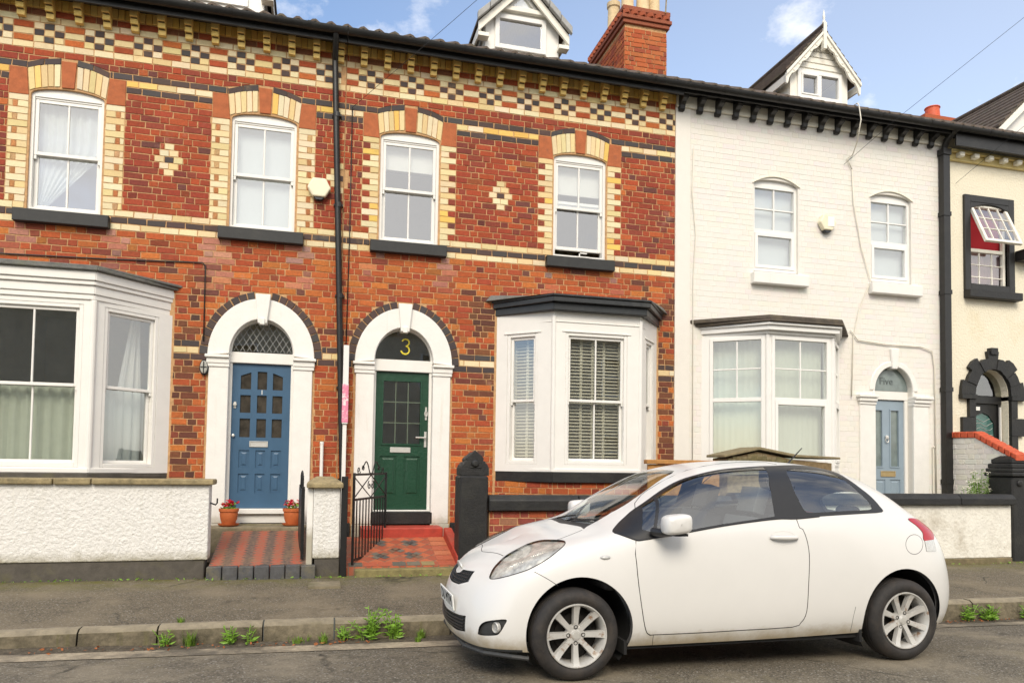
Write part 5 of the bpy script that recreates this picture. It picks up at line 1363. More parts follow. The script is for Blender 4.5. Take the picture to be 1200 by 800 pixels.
# ------------------------------------------------------------------ gates
def scroll(c, r0, r1, a0, turns, n=26):
    return [(c[0]+(r0+(r1-r0)*i/n)*math.cos(a0+turns*6.283*i/n), c[1], c[2]+(r0+(r1-r0)*i/n)*math.sin(a0+turns*6.283*i/n)) for i in range(n+1)]
def iron_gate(name, label, x, y, rz, L, zb, zm, zt):
    g = thing(name, label, 'gate', (x, y, zb), rz)
    M = wm(g) if False else Matrix.Translation((x, y, 0)) @ Matrix.Rotation(rz, 4, 'Z')
    mb = MB(M)
    for xx in (0, L): mb.box(xx-.012, xx+.012, -.012, .012, zb-.02, zt)
    for z in (zb+.03, zm, zt-.02): mb.box(.012, L-.012, -.006, .006, z-.013, z+.013)
    fr = mb.build('gate_frame', MAT['iron'], g)
    n = 11
    pm = MB(M)
    pm.box(-.006, .006, -.006, .006, zb+.03, zm); base = None
    for i in range(1, n):
        xx = L*i/n
        b = MB(M); b.box(xx-.007, xx+.007, -.0055, .0055, zb+.043, zm-.013); b.build('bar', MAT['iron'], g)
    mb = MB(M); c = (L/2, 0, (zm+zt)/2)
    mb.tube([(0.01,0,zm+.02),(L/2,0,zt-.03),(L-.01,0,zm+.02)], .007, 6); mb.tube([(0.01,0,zt-.05),(L/2,0,zm+.01),(L-.01,0,zt-.05)], .007, 6)
    for s in (-1, 1):
        mb.tube([(L/2+s*(p[0]), 0, p[2]) for p in scroll((.05,0,c[2]), .004, .055, 0, 1.2)], .006, 6)
        mb.tube([(L/2+s*p[0], 0, p[2]) for p in [(0.01,0,zt-.01)]+[(.05+.18*t, 0, zt+.13*math.sin(t*math.pi*.75)) for t in [i/10 for i in range(11)]]+scroll((.26,0,zt+.06), .035, .004, .3, -1.2)], .007, 6)
        mb.tube([(L/2+s*p[0], 0, p[2]) for p in scroll((.40,0,zt+.03), .05, .006, 3.5, 1.3)], .006, 6)
    mb.build('scrollwork', MAT['iron'], g); return g
iron_gate('iron_gate', 'black wrought iron gate with scrolls standing open on the red tiled path', -4.285, -1.36, R(66), 1.08, .275, .985, 1.29)
mb = MB(); mb.box(-4.425, -4.355, -1.475, -1.405, .0, 1.25); o = mb.build('gate_post', MAT['iron'], bevel=.004); tag(o, 'square black gate post beside the white pillar', 'gate post')
g = thing('iron_gate', 'narrow black gate seen edge on beside the blue door path', 'gate', (-4.83, -1.33, .33), R(93))
M = Matrix.Translation((-4.835, -1.36, 0)) @ Matrix.Rotation(R(93.5), 4, 'Z'); L = .86
mb = MB(M)
for xx in (0, L): mb.box(xx-.015, xx+.015, -.015, .015, .33, 1.13)
for z in (.40, 1.05): mb.box(.015, L-.015, -.01, .01, z-.018, z+.018)
mb.box(.016, L-.016, -.018, -.011, .42, 1.10); mb.box(.016, L-.016, .011, .018, .42, 1.10)
mb.build('gate_frame', MAT['iron'], g)
for i in range(1, 8):
    xx = L*i/8; mb = MB(M); hb = 1.22+.08*math.sin(i/8*math.pi)
    mb.tube([(xx-.012,0,.42),(xx-.012,0,hb-.02),(xx,0,hb),(xx+.012,0,hb-.02),(xx+.012,0,.42)], .008, 6); mb.build('bar', MAT['iron'], g)
# ------------------------------------------------------------------ pots
def flower_pot(x, y, z, label, seed):
    t = thing('flower_pot', label, 'flower pot', (x, y, z), group='terracotta pots of red flowers'); rr = random.Random(seed)
    mb = MB(); mb.lathe([(.085,0),(.115,.012),(.125,.03),(.118,.03),(.105,.016),(.0,.016)], (x, y, z), 28); mb.build('saucer', MAT['terracotta'], t, smooth='auto')
    mb = MB(); mb.lathe([(.072,.017),(.098,.09),(.106,.15),(.104,.175),(.116,.18),(.118,.215),(.104,.218),(.098,.19)], (x, y, z), 32); mb.build('pot', MAT['terracotta'], t, smooth='auto')
    mb = MB(); mb.lathe([(.0,.195),(.099,.192)], (x, y, z), 20); mb.build('compost', MAT['soil'], t)
    mb = MB(); fl = MB()
    for i in range(70):
        a, r_ = rr.uniform(0, 6.28), .09*math.sqrt(rr.random()); h = rr.uniform(.20, .285)
        leafcard(mb, (x+r_*math.cos(a), y+r_*math.sin(a), z+h), rr.uniform(.018,.032), rr)
    for i in range(13):
        a, r_ = rr.uniform(0, 6.28), .095*math.sqrt(rr.random()); h = rr.uniform(.255, .315)
        for q in range(14): leafcard(fl, (x+r_*math.cos(a)+rr.uniform(-.02,.02), y+r_*math.sin(a)+rr.uniform(-.02,.02), z+h+rr.uniform(-.014,.014)), rr.uniform(.013,.021), rr)
    mb.build('foliage', MAT['leaf'], t, recalc=False); fl.build('blossom', MAT['petal'], t, recalc=False)
def leafcard(mb, p, s, rr, d=None, wd=.42):
    """small folded leaf of four faces"""
    d = Vector(d) if d else Vector((rr.uniform(-1,1), rr.uniform(-1,1), rr.uniform(-.3,.8)))
    d.normalize(); u = d.orthogonal().normalized(); u = Matrix.Rotation(rr.uniform(0,6.28), 3, d) @ u; w = d.cross(u)
    p = Vector(p); k = s*wd
    mb.add([p-d*s, p+d*s, p+u*k-d*s*.1+w*k*.4, p-u*k-d*s*.1+w*k*.4, p+d*s*.1], [(0,4,2),(4,1,2),(0,3,4),(4,3,1)])
flower_pot(-5.735, -.225, .605, 'terracotta pot of red flowers left of the blue door', 1)
flower_pot(-4.985, -.225, .605, 'terracotta pot of red flowers right of the blue door', 2)
# ------------------------------------------------------------------ weeds
def stem_plant(name, label, cat, x, y, z, h, ns, spread, leafsize, mat, seed, group=None, blossoms=0):
    rr = random.Random(seed); t = thing(name, label, cat, (x, y, z), group=group); st = MB(); lf = MB(); bl = MB()
    for i in range(ns):
        a = rr.uniform(0, 6.28); hh = h*rr.uniform(.55, 1); dx, dy = math.cos(a)*spread*rr.random(), math.sin(a)*spread*rr.random()*.6
        x0, y0 = x+dx*.5, y+dy*.4
        pts = [(x0+dx*q*q, y0+dy*q*q, z+hh*q) for q in [k/5 for k in range(6)]]; st.tube(pts, .003, 5)
        n = max(4, int(hh/.022))
        for k in range(n):
            q = .15+.85*k/n; b = a+k*2.4; ls = leafsize*(1.25-.75*q)
            px, py, pz = x0+dx*q*q, y0+dy*q*q, z+hh*q
            d = Vector((math.cos(b), math.sin(b), rr.uniform(-.1,.55)))
            leafcard(lf, (px+d.x*ls, py+d.y*ls, pz+d.z*ls), ls, rr, d, .36)
        if i < blossoms:
            for q in range(12): leafcard(bl, (pts[-1][0]+rr.uniform(-.03,.03), pts[-1][1]+rr.uniform(-.03,.03), pts[-1][2]+rr.uniform(-.03,.03)), .014, rr)
    st.build('stem', MAT['leaf'], t); lf.build('foliage', MAT[mat], t, recalc=False)
    if blossoms: bl.build('blossom', MAT['blossom'], t, recalc=False)
    return t
def grass_tuft(label, x, y, z, h, n, spread, seed, group):
    rr = random.Random(seed); mb = MB()
    for i in range(n):
        a = rr.uniform(0, 6.28); r_ = spread*rr.random(); hh = h*rr.uniform(.4, 1); x0, y0 = x+r_*.5*math.cos(a), y+r_*.35*math.sin(a); lx, ly = math.cos(a)*hh*.6*rr.random(), math.sin(a)*hh*.5*rr.random(); w_ = .004
        p = Vector((-math.sin(a), math.cos(a), 0))*w_
        A = Vector((x0, y0, z)); B = Vector((x0+lx*.4, y0+ly*.4, z+hh*.65)); C = Vector((x0+lx, y0+ly, z+hh))
        mb.add([A-p, A+p, B+p*.8, B-p*.8, C], [(0,1,2,3),(3,2,4)])
    o = mb.build('grass_tuft', MAT['grass'], recalc=False); tag(o, label, 'grass', group)
MAT['grass'] = pmat('grass_blade', (.13,.23,.02), .6, .35, 25)
G = 'weeds growing along the kerb'
def zg(x): return z_road(x, -3.58)+.015
stem_plant('weed', 'tallest clump of leafy weeds against the kerb left of the car', 'weed', -4.235, -3.60, zg(-4.2), .27, 13, .12, .036, 'leaf', 21, G)
stem_plant('weed', 'upright leafy weed at the right of the tallest clump by the kerb', 'weed', -4.02, -3.60, zg(-4.0), .26, 9, .085, .034, 'leaf', 22, G)
stem_plant('weed', 'smaller leafy weed at the left of the tallest clump by the kerb', 'weed', -4.44, -3.60, zg(-4.4), .17, 7, .08, .030, 'leaf', 23, G)
stem_plant('weed', 'broad leaved seedling at the far left along the kerb', 'weed', -5.80, -3.60, zg(-5.8), .13, 6, .08, .030, 'leaf', 24, G)
stem_plant('weed', 'leafy seedling by a dead orange leaf below the gate pillar', 'weed', -5.31, -3.60, zg(-5.3), .15, 8, .07, .034, 'leaf', 25, G)
stem_plant('weed', 'thin two leaved seedling right of the dead orange leaf', 'weed', -5.19, -3.60, zg(-5.2), .15, 3, .05, .034, 'leaf', 26, G)
for i, (x, n, lb) in enumerate(((1.92, 8, 'low nettle clump just behind the rear wheel'), (2.22, 14, 'widest nettle clump on the kerb right of the car'), (2.72, 6, 'small nettle clump on the kerb at the right edge'))):
    stem_plant('nettle', lb, 'weed', x, -3.60, zg(x), .17, n+3, .17 if i == 1 else .11, .034, 'leaf', 30+i, 'nettles on the kerb right of the car')
for i, (x, y, h, n, sp, lb) in enumerate(((-5.62,-3.60,.15,60,.09,'spiky grass tuft between two seedlings at the left kerb'), (-4.80,-3.60,.07,50,.20,'low spreading grass left of the tall weeds'), (-4.60,-3.66,.10,60,.07,'bright grass tuft spilling onto the gutter strip'), (-3.80,-3.60,.10,50,.08,'thin grass tuft right of the tall weeds'), (-3.84,-3.72,.05,40,.05,'tiny grass tuft on the gutter strip near the car'), (-5.72,-3.40,.05,40,.06,'tiny grass tuft on top of the kerb joint'))):
    grass_tuft(lb, x, y, (z_road(x, y)+.005) if y < -3.5 else z_kerb(x), h, n, sp, 40+i, 'grass tufts along the kerb')
mr = random.Random(8); mb = MB()
for i in range(420):
    x = mr.uniform(-8.5, 5.2)
    if -5.8 < x < -4.8 and mr.random() < .4: continue
    y = -1.47-abs(mr.gauss(0, .035)) if not (-5.8 < x < -3) else -1.57-abs(mr.gauss(0,.03)); h = mr.uniform(.008,.03)
    leafcard(mb, (x, y, z_back(x)+h*.5), h*.8, mr)
o = mb.build('pavement_moss', MAT['leaf'], recalc=False); o['kind'] = 'stuff'
mb = MB()
for i in range(140):
    x = mr.choice([mr.uniform(-7,-3.6), mr.uniform(-6,-4.2), mr.uniform(1.5,3.2)]); y = mr.uniform(-3.78,-3.57)
    leafcard(mb, (x, y, z_road(x,y)+.022), mr.uniform(.008,.022), mr, (mr.uniform(-1,1), mr.uniform(-1,1), mr.uniform(-.1,.25)), .5)
o = mb.build('leaf_litter', MAT['litter'], recalc=False); o['kind'] = 'stuff'
stem_plant('shrub', 'small leafy shrub with pale flowers against the sloping white boundary wall', 'shrub', 5.08, -.80, .35, 1.10, 24, .20, .046, 'leaf_dark', 50, None, 14)
stem_plant('shrub', 'sparse twiggy shrub with cream buds behind the black coping', 'shrub', 4.84, -.90, .35, .92, 11, .16, .028, 'leaf_dark', 51, None, 9)
MAT['lamp_lens_grey'] = pmat('grey_ribbed_lens', (.42,.42,.38), .35, .1, 30)
# ------------------------------------------------------------------ fittings on the walls
def hexbox(name, label, x, z, w_, h_, matb, y0=-.10, black=True, panel=False, group=None):
    t = thing(name, label, 'alarm box', (x, 0, z)); mb = MB()
    poly = [(x-.28*w_, z+.5*h_), (x+.28*w_, z+.5*h_), (x+.5*w_, z+.02*h_), (x+.26*w_, z-.42*h_), (x-.26*w_, z-.42*h_), (x-.5*w_, z+.02*h_)]
    mb.prism(poly, y0, -.012); mb.build('cover', matb, t, bevel=.018, seg=2)
    mb = MB(); mb.prism([(x-.24*w_, z-.42*h_-.001), (x+.24*w_, z-.42*h_-.001), (x+.12*w_, z-.56*h_), (x-.12*w_, z-.56*h_)], y0+.02, -.013); mb.build('strobe', MAT['dark_plastic'], t, bevel=.006)
    if panel: mb = MB(); mb.box(x-.02, x+.10, y0-.006, y0-.0005, z-.06, z+.10); mb.build('front_panel', MAT['alarm_white'], t, bevel=.006)
hexbox('alarm_box', 'cream hexagonal alarm box beside the black downpipe', -4.765, 4.975, .30, .27, MAT['alarm'])
hexbox('alarm_box', 'yellowed alarm box between the windows of the white house', 2.97, 5.27, .30, .27, MAT['alarm'], panel=True)
t = thing('wall_light', 'oval bulkhead light left of the blue door arch', 'wall light', (-6.10, 0, 2.57)); mb = MB()
pr = [(-6.10+.055*math.cos(i*.3927)*1.0, 2.57+.10*math.sin(i*.3927)) for i in range(16)]
mb.prism(pr, -.045, -.006); mb.build('base', MAT['dark_plastic'], t, bevel=.008); mb = MB(); mb.prism([(-6.10+(x+6.10)*.78, 2.57+(z-2.57)*.82) for x, z in pr], -.075, -.046); mb.build('lens', MAT['lamp_lens_grey'], t, bevel=.02, seg=2)
mb = MB(); mb.box(-6.106, -6.094, -.083, -.076, 2.50, 2.64); mb.box(-6.135, -6.065, -.082, -.077, 2.564, 2.576); mb.build('guard', MAT['iron'], t)
t = thing('sign_post', 'tall white agent board post with a pink band beside the downpipe', 'sign post', (-4.37, -.15, .3)); mb = MB()
mb.box(-4.395, -4.345, -.17, -.13, .3, 1.90); mb.build('post', MAT['white'], t, bevel=.004)
mb = MB(); mb.box(-4.405, -4.335, -.19, -.12, 1.902, 2.92); mb.build('folded_board', MAT['upvc'], t, bevel=.004)
mb = MB(); mb.box(-4.409, -4.331, -.194, -.116, 1.92, 2.415); mb.build('pink_panel', MAT['pole_pink'], t, bevel=.002)
mb = MB(); mb.tube([(-4.645,-.08,.3),(-4.648,-.08,1.66)], .022, 12); mb.lathe([(.026,0),(.026,.03),(.0,.03)], (-4.648,-.08,1.64), 12); o = mb.build('waste_pipe', MAT['white'], smooth='auto'); tag(o, 'short white plastic pipe rising left of the downpipe', 'pipe')
mb = MB(); mb.tube([(5.0-.02,-.03,1.0),(4.985,-.03,1.78)], .010, 8); mb.tube([(4.985,-.03,1.78),(4.985,-.05,1.80)], .016, 8); o = mb.build('vent_pipe', MAT['cable_white']); tag(o, 'thin pale pipe standing right of the pale blue door', 'pipe')
def cable(label, pts, r, mat='cable', n=6, sag=0):
    mb = MB(); P = []
    for a, b in zip(pts, pts[1:]):
        m = 12 if sag else 1
        for i in range(m): t = i/m; P.append((a[0]+(b[0]-a[0])*t, a[1]+(b[1]-a[1])*t, a[2]+(b[2]-a[2])*t-sag*4*t*(1-t)))
    P.append(pts[-1]); mb.tube(P, r, n); o = mb.build('cable', MAT[mat], smooth=True); tag(o, label, 'cable')
cable('black cable clipped to the bricks between the left bay roof and the blue door', [(-9.2,-.02,3.80),(-8.394,-.02,3.818),(-7.3,-.02,3.845),(-6.16,-.02,3.893),(-6.125,-.02,3.86),(-6.118,-.02,2.9)], .008)
cable('thin black cable running down the bricks beside the downpipe', [(-4.363,-.02,6.135),(-4.36,-.02,4.5),(-4.372,-.02,2.95)], .007)
cable('overhead wire reaching the brick wall above the downpipe', [(-4.363,-.02,6.135),(-4.34+.75,-.55,6.71),(-4.363+6.8,-4.92,11.2)], .003)
cable('overhead wire reaching the white house wall below the eaves', [(3.32,-.02,6.27),(3.80,-.55,6.80),(7.0,-3.9,9.9)], .003)
cable('overhead wire reaching the cream house near the corner downpipe', [(5.506,-.02,6.206),(5.75,-.6,6.60),(9.5,-9.8,12.6)], .003)
cable('white cable looping over the gutter of the white house', [(3.631,.3,7.423),(3.42,-.05,7.20),(3.28,-.38,7.09),(3.265,-.43,7.02),(3.29,-.44,6.807),(3.258,-.43,6.60),(3.369,-.25,6.522),(3.47,-.03,6.434),(3.374,-.03,6.367),(3.46,-.03,6.2)], .009, 'cable_white')
cable('pale cable hanging down the white wall between its two upper windows', [(3.46,-.03,6.2),(3.49,-.03,5.64),(3.62,-.03,4.98),(3.80,-.03,4.42),(3.58,-.03,3.95),(3.47,-.03,3.5),(3.43,-.03,2.55)], .009, 'cable_white')
cable('dark cable running from the white bay roof over the pale blue door', [(3.42,-.03,3.62),(3.55,-.03,3.46),(4.1,-.03,3.42),(4.75,-.03,3.42),(4.98,-.03,3.36),(5.03,-.03,3.1),(5.04,-.03,1.0)], .010, 'cable_white')
cable('thin vertical cable on the white wall near the brick house', [(.66,-.03,6.2),(.64,-.03,5.5),(.70,-.03,4.9),(.66,-.03,4.2),(.66,-.03,1.4)], .007, 'cable_white')
# ------------------------------------------------------------------ houses across the street (seen in the window reflections)
def opposite():
    h = thing('terraced_house', 'brick terrace across the street mirrored in the bay windows', 'house', (-2, -19, 0))
    op = [rect(x, x+1.0, z, z+1.6) for x in (-13,-9.5,-6,-2.5,1,4.5,8) for z in (1.1, 4.2)]
    M = Matrix(((-1,0,0,0),(0,-1,0,-19),(0,0,1,0),(0,0,0,1))); mb = MB(M); vs, fs = sheet(rect(-12, 16, 0, 6.6), [[(-x, z) for x, z in p] for p in [rect(-x-1.0, -x, z, z+1.6) for x in (-13,-9.5,-6,-2.5,1,4.5,8) for z in (1.1,4.2)]] if False else [rect(-11+3.6*i, -9.9+3.6*i, z, z+1.6) for i in range(7) for z in (1.1,4.2)], 0, .3); mb.add(vs, fs)
    mb.build('wall', pmat('far_render', (.62,.54,.40), .9, .2, 3), h)
    mb = MB(M); mb.box(-12, 16, .5, .55, 0, 6.5); mb.build('dark_room', MAT['room'], h)
    mb = MB(M)
    for i in range(7):
        for z in (1.1, 4.2):
            window_frame(mb, -11+3.6*i, -9.9+3.6*i, z, z+1.6, .08, .05, .15); mb.box(-11+3.6*i, -9.9+3.6*i, .06, .14, z+.78, z+.84)
    mb.build('window', MAT['white'], h)
    mb = MB(M); prismx(mb, [(-.3,6.5),(4,9.6),(8,6.5)], -12.2, 16.2); mb.build('roof', MAT['tile'], h)
opposite()
import numpy as np
# control cage of half the body: columns run nose -> tail round the outside, rows run sill -> roof centre line; (x, half width, z)
LOW = [
 [(-1.99,0,.18),(-2.025,0,.27),(-2.012,0,.40),(-1.995,0,.54),(-1.93,0,.645)],
 [(-1.965,.33,.18),(-2.00,.33,.26),(-1.982,.33,.40),(-1.955,.31,.545),(-1.885,.30,.65)],
 [(-1.89,.61,.18),(-1.925,.63,.26),(-1.905,.62,.42),(-1.845,.60,.56),(-1.775,.555,.67)],
 [(-1.71,.745,.19),(-1.74,.77,.28),(-1.74,.775,.44),(-1.70,.75,.61),(-1.65,.70,.745)],
 [(-1.52,.785,.19),(-1.52,.815,.30),(-1.50,.82,.48),(-1.50,.81,.67),(-1.50,.76,.81)],
 [(-1.26,.77,.20),(-1.26,.825,.30),(-1.26,.845,.48),(-1.26,.835,.69),(-1.26,.785,.85)],
 [(-.98,.78,.20),(-.98,.83,.30),(-.98,.848,.48),(-.98,.84,.70),(-.98,.80,.88)],
 [(-.76,.785,.20),(-.76,.835,.30),(-.76,.85,.48),(-.76,.845,.71),(-.76,.81,.91)],
 [(-.52,.785,.20),(-.52,.835,.30),(-.52,.85,.48),(-.52,.845,.72),(-.52,.815,.93)],
 [(-.30,.785,.20),(-.30,.835,.30),(-.30,.85,.48),(-.30,.845,.73),(-.30,.815,.945)],
 [(.22,.785,.20),(.22,.835,.30),(.22,.85,.48),(.22,.845,.74),(.22,.815,.97)],
 [(.75,.785,.21),(.75,.835,.31),(.75,.85,.49),(.75,.845,.74),(.75,.81,.97)],
 [(1.22,.785,.22),(1.22,.83,.32),(1.22,.85,.50),(1.22,.84,.74),(1.22,.80,.95)],
 [(1.58,.78,.23),(1.60,.815,.33),(1.61,.83,.51),(1.60,.81,.75),(1.54,.765,.945)],
 [(1.87,.66,.24),(1.90,.69,.34),(1.91,.70,.50),(1.87,.68,.75),(1.81,.645,.915)],
 [(1.90,.36,.26),(1.95,.37,.37),(1.97,.38,.53),(1.94,.38,.75),(1.89,.37,.90)],
 [(1.93,0,.26),(1.98,0,.37),(2.0,0,.53),(1.97,0,.75),(1.91,0,.90)]]
def hood(e, c, crown):
    out = []
    for f in (0,.3,.6,.85,1):
        out.append((e[0]+(c[0]-e[0])*f, e[1]*(1-f), e[2]+(c[2]-e[2])*f+crown*4*f*(1-f)*.5))
    return out
TOP = [hood(e, c, k) for e, c, k in (
 ((-1.835,0,.712),(-1.53,0,.838),.04),((-1.785,.30,.718),(-1.48,0,.857),.04),((-1.685,.51,.745),(-1.42,0,.888),.035),((-1.57,.655,.80),(-1.34,0,.912),.04),
 ((-1.42,.705,.85),(-1.27,0,.937),.045),((-1.20,.735,.905),(-1.18,0,.953),.04),((-.95,.745,.955),(-1.06,0,.975),.03))] + [
 [(-.74,.765,1.00),(-.72,.69,1.085),(-.72,.605,1.135),(-.79,.33,1.13),(-.80,0,1.135)],
 [(-.54,.77,1.015),(-.52,.695,1.155),(-.50,.605,1.235),(-.54,.33,1.268),(-.55,0,1.275)],
 [(-.31,.772,1.03),(-.29,.695,1.22),(-.27,.605,1.345),(-.30,.33,1.40),(-.30,0,1.415)],
 [(.22,.772,1.06),(.22,.695,1.245),(.22,.60,1.395),(.20,.33,1.465),(.20,0,1.48)],
 [(.75,.762,1.075),(.75,.69,1.24),(.75,.59,1.39),(.75,.33,1.46),(.75,0,1.475)],
 [(1.18,.74,1.075),(1.14,.67,1.21),(1.10,.575,1.325),(1.12,.33,1.40),(1.13,0,1.42)],
 [(1.48,.69,1.05),(1.40,.63,1.145),(1.31,.545,1.255),(1.33,.30,1.33),(1.34,0,1.355)],
 [(1.71,.605,1.00),(1.58,.57,1.08),(1.49,.50,1.175),(1.50,.30,1.24),(1.50,0,1.26)],
 [(1.79,.36,.97),(1.73,.34,1.05),(1.67,.30,1.12),(1.63,.20,1.16),(1.62,0,1.17)],
 [(1.82,0,.97),(1.78,0,1.02),(1.74,0,1.06),(1.71,0,1.09),(1.69,0,1.11)]]
CAGE = np.array([l+t for l, t in zip(LOW, TOP)])          # (17,10,3)
def extend(C):
    m = np.array([1,-1,1])
    C = np.concatenate([C[1:2]*m, C, C[-2:-1]*m], 0)
    return np.concatenate([2*C[:,:1]-C[:,1:2], C, C[:,-2:-1]*m], 1)
EXT = extend(CAGE)
NU, NV = CAGE.shape[0]-1, CAGE.shape[1]-1
def bs(t): return np.stack([(1-t)**3, 3*t**3-6*t**2+4, -3*t**3+3*t**2+3*t+1, t**3], -1)/6
def S(u, v):
    """point on the body surface (half), u in 0..NU, v in 0..NV"""
    u = np.atleast_1d(np.asarray(u, float)); v = np.atleast_1d(np.asarray(v, float))
    i = np.clip(np.floor(u).astype(int), 0, NU-1); j = np.clip(np.floor(v).astype(int), 0, NV-1)
    bu, bv = bs(u-i), bs(v-j); P = 0
    for a in range(4):
        for b in range(4): P = P+(bu[:,a]*bv[:,b])[:,None]*EXT[i+a, j+b]
    return P
def nrm(u, v, e=1e-3):
    du = S(np.clip(u+e,0,NU), v)-S(np.clip(u-e,0,NU), v); dv = S(u, np.clip(v+e,0,NV))-S(u, np.clip(v-e,0,NV))
    n = np.cross(du, dv); n /= np.linalg.norm(n, axis=1)[:,None]+1e-12; return n
FEAT = {"headlight":[[1.879,3.696],[2.099,3.634],[2.451,3.64],[3.04,3.652],[3.42,3.682],[3.846,3.862],[4.124,4.145],[4.292,4.572],[4.388,4.915],[4.451,5.191],[4.431,5.502],[4.134,5.823],[3.535,6.211],[2.814,6.272],[2.067,5.853],[1.746,5.33],[1.692,4.62],[1.788,3.991]],"trim":[[5.973,5.424],[6.211,5.83],[6.562,6.386],[6.938,6.901],[7.668,7.293],[8.387,7.416],[8.988,7.403],[9.492,7.479],[9.915,7.506],[10.286,7.576],[10.51,7.628],[11.05,7.925],[11.531,8.127],[11.896,8.026],[11.838,7.228],[11.953,6.608],[12.112,6.092],[12.177,5.505],[12.117,5.142],[11.387,4.965],[10.738,4.854],[10.35,4.763],[10.049,4.796],[9.513,4.673],[8.493,4.409],[7.432,4.26],[6.802,4.216],[6.536,4.268],[6.175,4.685],[5.952,5.132]],"door_glass":[[7.63,7.13],[8.356,7.273],[8.941,7.291],[9.488,7.383],[9.886,7.419],[10.231,7.476],[10.071,6.354],[10.022,4.931],[9.521,4.781],[8.507,4.521],[7.443,4.396],[7.178,4.403]],"vent_glass":[[7.508,7.04],[7.099,6.878],[6.763,4.934],[7.082,4.58]],"quarter_glass":[[10.54,7.181],[11.03,7.399],[11.397,7.456],[11.574,7.192],[11.689,6.702],[11.82,6.138],[11.912,5.684],[11.892,5.415],[11.789,5.241],[11.072,5.115],[10.613,5.069],[10.524,5.176],[10.473,5.639],[10.444,6.328]],"door":[[6.948,6.872],[7.342,7.576],[7.804,7.819],[8.617,7.876],[9.424,8.063],[10.026,8.178],[10.401,8.1],[10.569,7.784],[10.354,4.682],[10.417,4.184],[10.461,3.691],[10.475,3.255],[10.462,2.817],[10.442,2.297],[10.431,1.711],[10.408,1.296],[10.345,0.973],[10.225,0.76],[9.481,0.743],[8.56,0.711],[7.086,0.721],[7.016,0.709],[6.887,0.832],[6.791,1.174],[6.696,1.711],[6.57,2.582],[6.522,3.291],[6.535,4.24]],"tail_red":[[12.899,4.864],[13.392,5.06],[14.103,5.073],[14.207,4.655],[13.455,3.746],[12.96,3.683],[13.063,4.05],[13.016,4.434]],"tail_clear":[[12.964,3.676],[13.442,3.73],[13.301,3.251],[12.895,3.26]],"fog":[[2.008,1.203],[2.071,1.512],[2.313,1.711],[2.903,1.771],[2.87,1.514],[2.731,1.185],[2.58,1.079],[2.057,1.032]],"lower_grille_pts":[[0.321,1.518],[1.336,1.751],[1.385,0.962],[0.807,0.714],[0.449,0.838]],"grille_pts":[[0.219,3.628],[0.215,3.965],[0.978,4.077],[1.03,3.361],[0.518,3.107]],"windscreen_edge":[[8.903,8.107],[8.191,7.966],[7.311,7.733],[6.585,7.403],[5.848,6.673],[5.458,6.647]],"seam_fender":[[3.63,3.474],[4.102,3.003],[4.354,2.745]],"seam_rear":[[11.233,1.552],[11.206,1.005],[11.217,0.132]],"seam_sill":[[7.097,0.702],[7.108,0.334],[7.134,0.0]],"seam_bonnet_front":[[0.0,5.77],[0.869,5.88],[1.668,5.523]],"seam_bonnet_side":[[4.356,5.809],[4.829,5.98],[5.34,6.372]],"fuel":[[12.857,3.536],[12.806,3.421],[12.739,3.323],[12.662,3.25],[12.583,3.206],[12.506,3.194],[12.438,3.215],[12.383,3.266],[12.347,3.344],[12.332,3.442],[12.341,3.554],[12.376,3.669],[12.436,3.778],[12.517,3.869],[12.611,3.931],[12.707,3.954],[12.792,3.933],[12.854,3.87],[12.885,3.773],[12.885,3.657]],"handle_recess":[[10.291,3.817],[10.27,3.722],[10.22,3.647],[10.149,3.601],[10.068,3.589],[9.988,3.613],[9.922,3.67],[9.88,3.754],[9.868,3.854],[9.889,3.957],[9.939,4.047],[10.011,4.107],[10.093,4.122],[10.173,4.089],[10.239,4.016],[10.28,3.92]],"indicator":[[5.768,3.61],[5.756,3.578],[5.725,3.554],[5.68,3.541],[5.628,3.542],[5.577,3.557],[5.534,3.583],[5.506,3.618],[5.497,3.655],[5.508,3.689],[5.537,3.715],[5.582,3.728],[5.633,3.726],[5.685,3.709],[5.729,3.681],[5.758,3.646]],"fog_lamp":[[2.59,1.431]],"handle":[[9.881,3.839],[10.317,3.796]],"antenna":[[11.099,7.991]],"arch_front":[[6.282,0.0],[6.338,0.0],[6.379,0.319],[6.406,0.646],[6.417,0.935],[6.412,1.185],[6.392,1.408],[6.357,1.609],[6.307,1.793],[6.244,1.962],[6.168,2.117],[6.08,2.261],[5.983,2.393],[5.878,2.513],[5.766,2.621],[5.649,2.718],[5.526,2.801],[5.398,2.87],[5.267,2.924],[5.132,2.962],[4.994,2.983],[4.853,2.986],[4.71,2.97],[4.566,2.936],[4.425,2.884],[4.286,2.816],[4.153,2.73],[4.029,2.63],[3.916,2.513],[3.816,2.382],[3.731,2.235],[3.661,2.073],[3.605,1.896],[3.565,1.704],[3.538,1.497],[3.523,1.27],[3.52,1.02],[3.525,0.735],[3.539,0.414],[3.564,0.072],[3.624,0.0]],"arch_rear":[[13.236,0.0],[13.275,0.0],[13.281,0.0],[13.276,0.348],[13.262,0.679],[13.243,0.97],[13.217,1.221],[13.184,1.441],[13.144,1.637],[13.097,1.811],[13.043,1.967],[12.982,2.107],[12.914,2.232],[12.84,2.344],[12.761,2.443],[12.678,2.528],[12.591,2.599],[12.502,2.656],[12.411,2.697],[12.32,2.724],[12.23,2.734],[12.141,2.729],[12.054,2.708],[11.971,2.671],[11.891,2.62],[11.817,2.554],[11.747,2.474],[11.682,2.381],[11.624,2.275],[11.571,2.155],[11.525,2.022],[11.486,1.874],[11.454,1.709],[11.43,1.526],[11.412,1.322],[11.403,1.092],[11.401,0.828],[11.406,0.522],[11.419,0.181],[11.44,0.0],[11.468,0.0]]}
